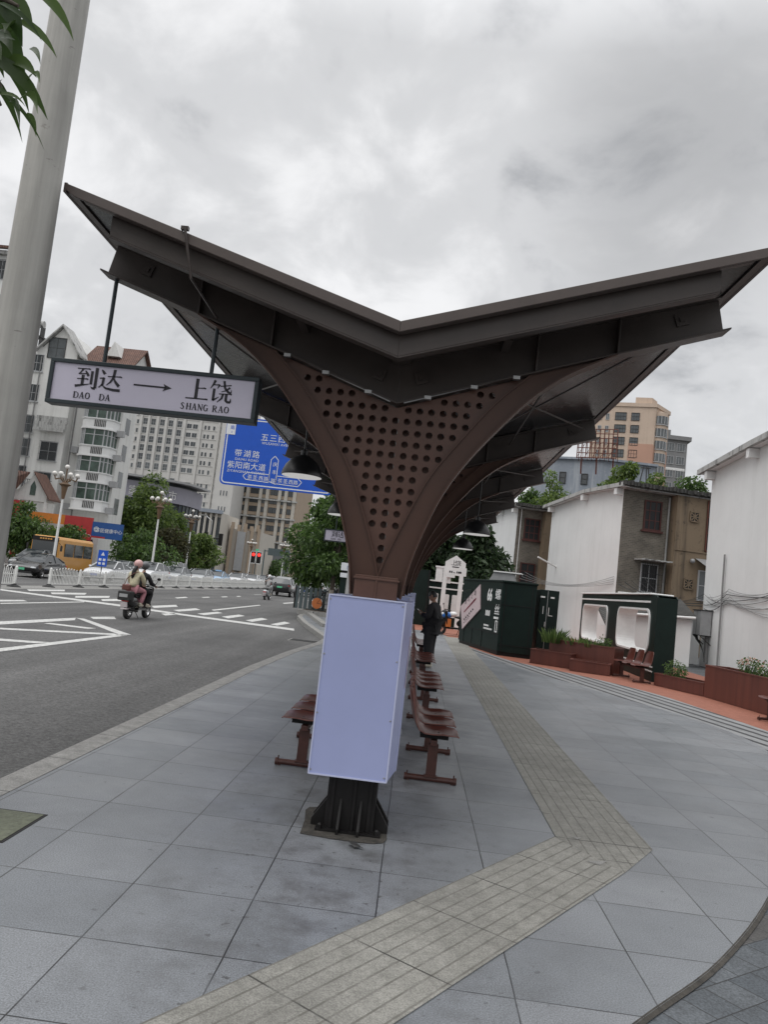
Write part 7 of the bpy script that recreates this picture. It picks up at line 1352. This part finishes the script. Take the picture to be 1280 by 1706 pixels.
# ------------------------------------------------------------------ man reading his phone
def standing(label, loc, rz, top='black_cloth', low='black_cloth', shoe='beige_shoe', phone=True, k=1.0):
    t = thing('person', label, 'person', loc, rz)
    J = {'pelvis': (0, 0, .95), 'spine': (0, -.025, 1.10), 'chest': (0, -.03, 1.30), 'neck': (0, .005, 1.465), 'headbase': (0, .03, 1.53)}; E = [('pelvis', 'spine'), ('spine', 'chest'), ('chest', 'neck'), ('neck', 'headbase')]; Rd = {'pelvis': .115, 'spine': .115, 'chest': .13, 'neck': .058, 'headbase': .062}
    for s, n in ((-1, 'L'), (1, 'R')):
        J[n+'sh'] = (s*.185, -.02, 1.395); J[n+'el'] = (s*.245, .01, 1.12) if phone else (s*.25, -.05, 1.12); J[n+'wrist'] = ((s*.085, .235, 1.185) if s > 0 else (s*.075, .245, 1.165)) if phone else (s*.26, .08, .90)
        J[n+'hip'] = (s*.095, 0, .89); J[n+'kn'] = (s*.105, .025*(1+s*.5), .49); J[n+'an'] = (s*.11, -.03+.05*s, .085); J[n+'toe'] = (s*.125, .12+.05*s, .035)
        Rd.update({n+'sh': .062, n+'el': .046, n+'wrist': .030, n+'hip': .095, n+'kn': .062, n+'an': .043, n+'toe': .036})
        E += [('chest', n+'sh'), (n+'sh', n+'el'), (n+'el', n+'wrist'), ('pelvis', n+'hip'), (n+'hip', n+'kn'), (n+'kn', n+'an'), (n+'an', n+'toe')]
        hand_joints(J, E, Rd, n, J[n+'wrist'], (-s*.35, .9, .25) if phone else (0, .15, -1), (-s*.5, -.2, .8) if phone else (-s, 0, 0), .75 if phone else .35)
    body = skin('body', J, E, Rd, 'skin', t, 'pelvis', 1); m_ = MB(); TH = Matrix.Translation((0, .055, 1.605)) @ Matrix.Rotation(R(-28), 4, 'X'); head_mesh(m_, (0, 0, 0), TH); join_into(body, m_, 'skin')
    m_ = MB(TH); n, q = 18, 8
    vs = []
    for i in range(q+1):
        th = math.pi*.5*i/q
        for j in range(n):
            a = 2*math.pi*j/n; y = math.sin(a); lo_ = .10 if y > .3 else (.02 if y > -.2 else -.45)
            zz = lerp(lo_, 1.0, math.sin(th)); rr = math.sqrt(max(.0, 1-zz*zz))+.02; vs.append((math.cos(a)*rr*.082, y*rr*.103-.004, zz*.124))
    m_.add(vs, [(i*n+j, i*n+(j+1) % n, (i+1)*n+(j+1) % n, (i+1)*n+j) for i in range(q) for j in range(n)]); m_.build('hair', 'hair', t, smooth=70, local=True)
    up = {k_: J[k_] for k_ in ('pelvis', 'spine', 'chest', 'neck', 'Lsh', 'Lel', 'Lwrist', 'Rsh', 'Rel', 'Rwrist')}; up['hem'] = (0, 0, .84); ur = {'hem': .185, 'pelvis': .195, 'spine': .19, 'chest': .178, 'neck': .070}; [ur.update({n_+'sh': .092, n_+'el': .076, n_+'wrist': .046}) for n_ in 'LR']
    skin('jacket', up, [e for e in E if e[0] in up and e[1] in up]+[('hem', 'pelvis')], ur, top, t, 'pelvis')
    lo = {k_: J[k_] for k_ in ('pelvis', 'Lhip', 'Lkn', 'Lan', 'Rhip', 'Rkn', 'Ran')}; lr = {'pelvis': .165}; [lr.update({n_+'hip': .135, n_+'kn': .118, n_+'an': .100}) for n_ in 'LR']
    skin('trousers', lo, [e for e in E if e[0] in lo and e[1] in lo], lr, low, t, 'pelvis')
    for n_ in 'LR': a = Vector(J[n_+'an']); m_ = MB(); m_.ball(a+Vector((0, .075, -.040)), (.052, .150, .045), 10, 8); m_.ball(a+Vector((0, 0, -.015)), (.05, .065, .06), 8, 6); m_.build('shoe', shoe, t, smooth=60, local=True)
    return t
MP, MR = (.44, 17.75, 0), math.pi/2-.42
standing('man in black clothes standing by the seats and reading his phone', MP, MR)
t = thing('phone', 'dark phone held by the standing man in black', 'phone', MP, MR); m_ = MB(); m_.box(-.037, .037, -.080, .080, -.004, .004, T=Matrix.Translation((.0, .345, 1.225)) @ Matrix.Rotation(R(38), 4, 'X')); m_.build('case', 'phone', t, bevel=.003, local=True); m_ = MB(); m_.box(-.033, .033, -.074, .074, .0041, .0045, T=Matrix.Translation((.0, .345, 1.225)) @ Matrix.Rotation(R(38), 4, 'X')); m_.build('screen', 'glass_grey', t, local=True)
p2 = standing('far pedestrian in dark clothes crossing near the traffic light', (-18.8, 96, -.15), 1.2, 'black_cloth', 'black_cloth', phone=False); p2['group'] = 'far pedestrians at the crossing'
p3 = standing('far pedestrian in a pale top crossing near the traffic light', (-21.5, 98, -.15), 1.5, 'cream_cloth', 'skin', phone=False); p3['group'] = 'far pedestrians at the crossing'
dup(p2, (-15.5, 104, -.15), 1.5, 'far pedestrian in dark clothes walking beyond the white turning car')
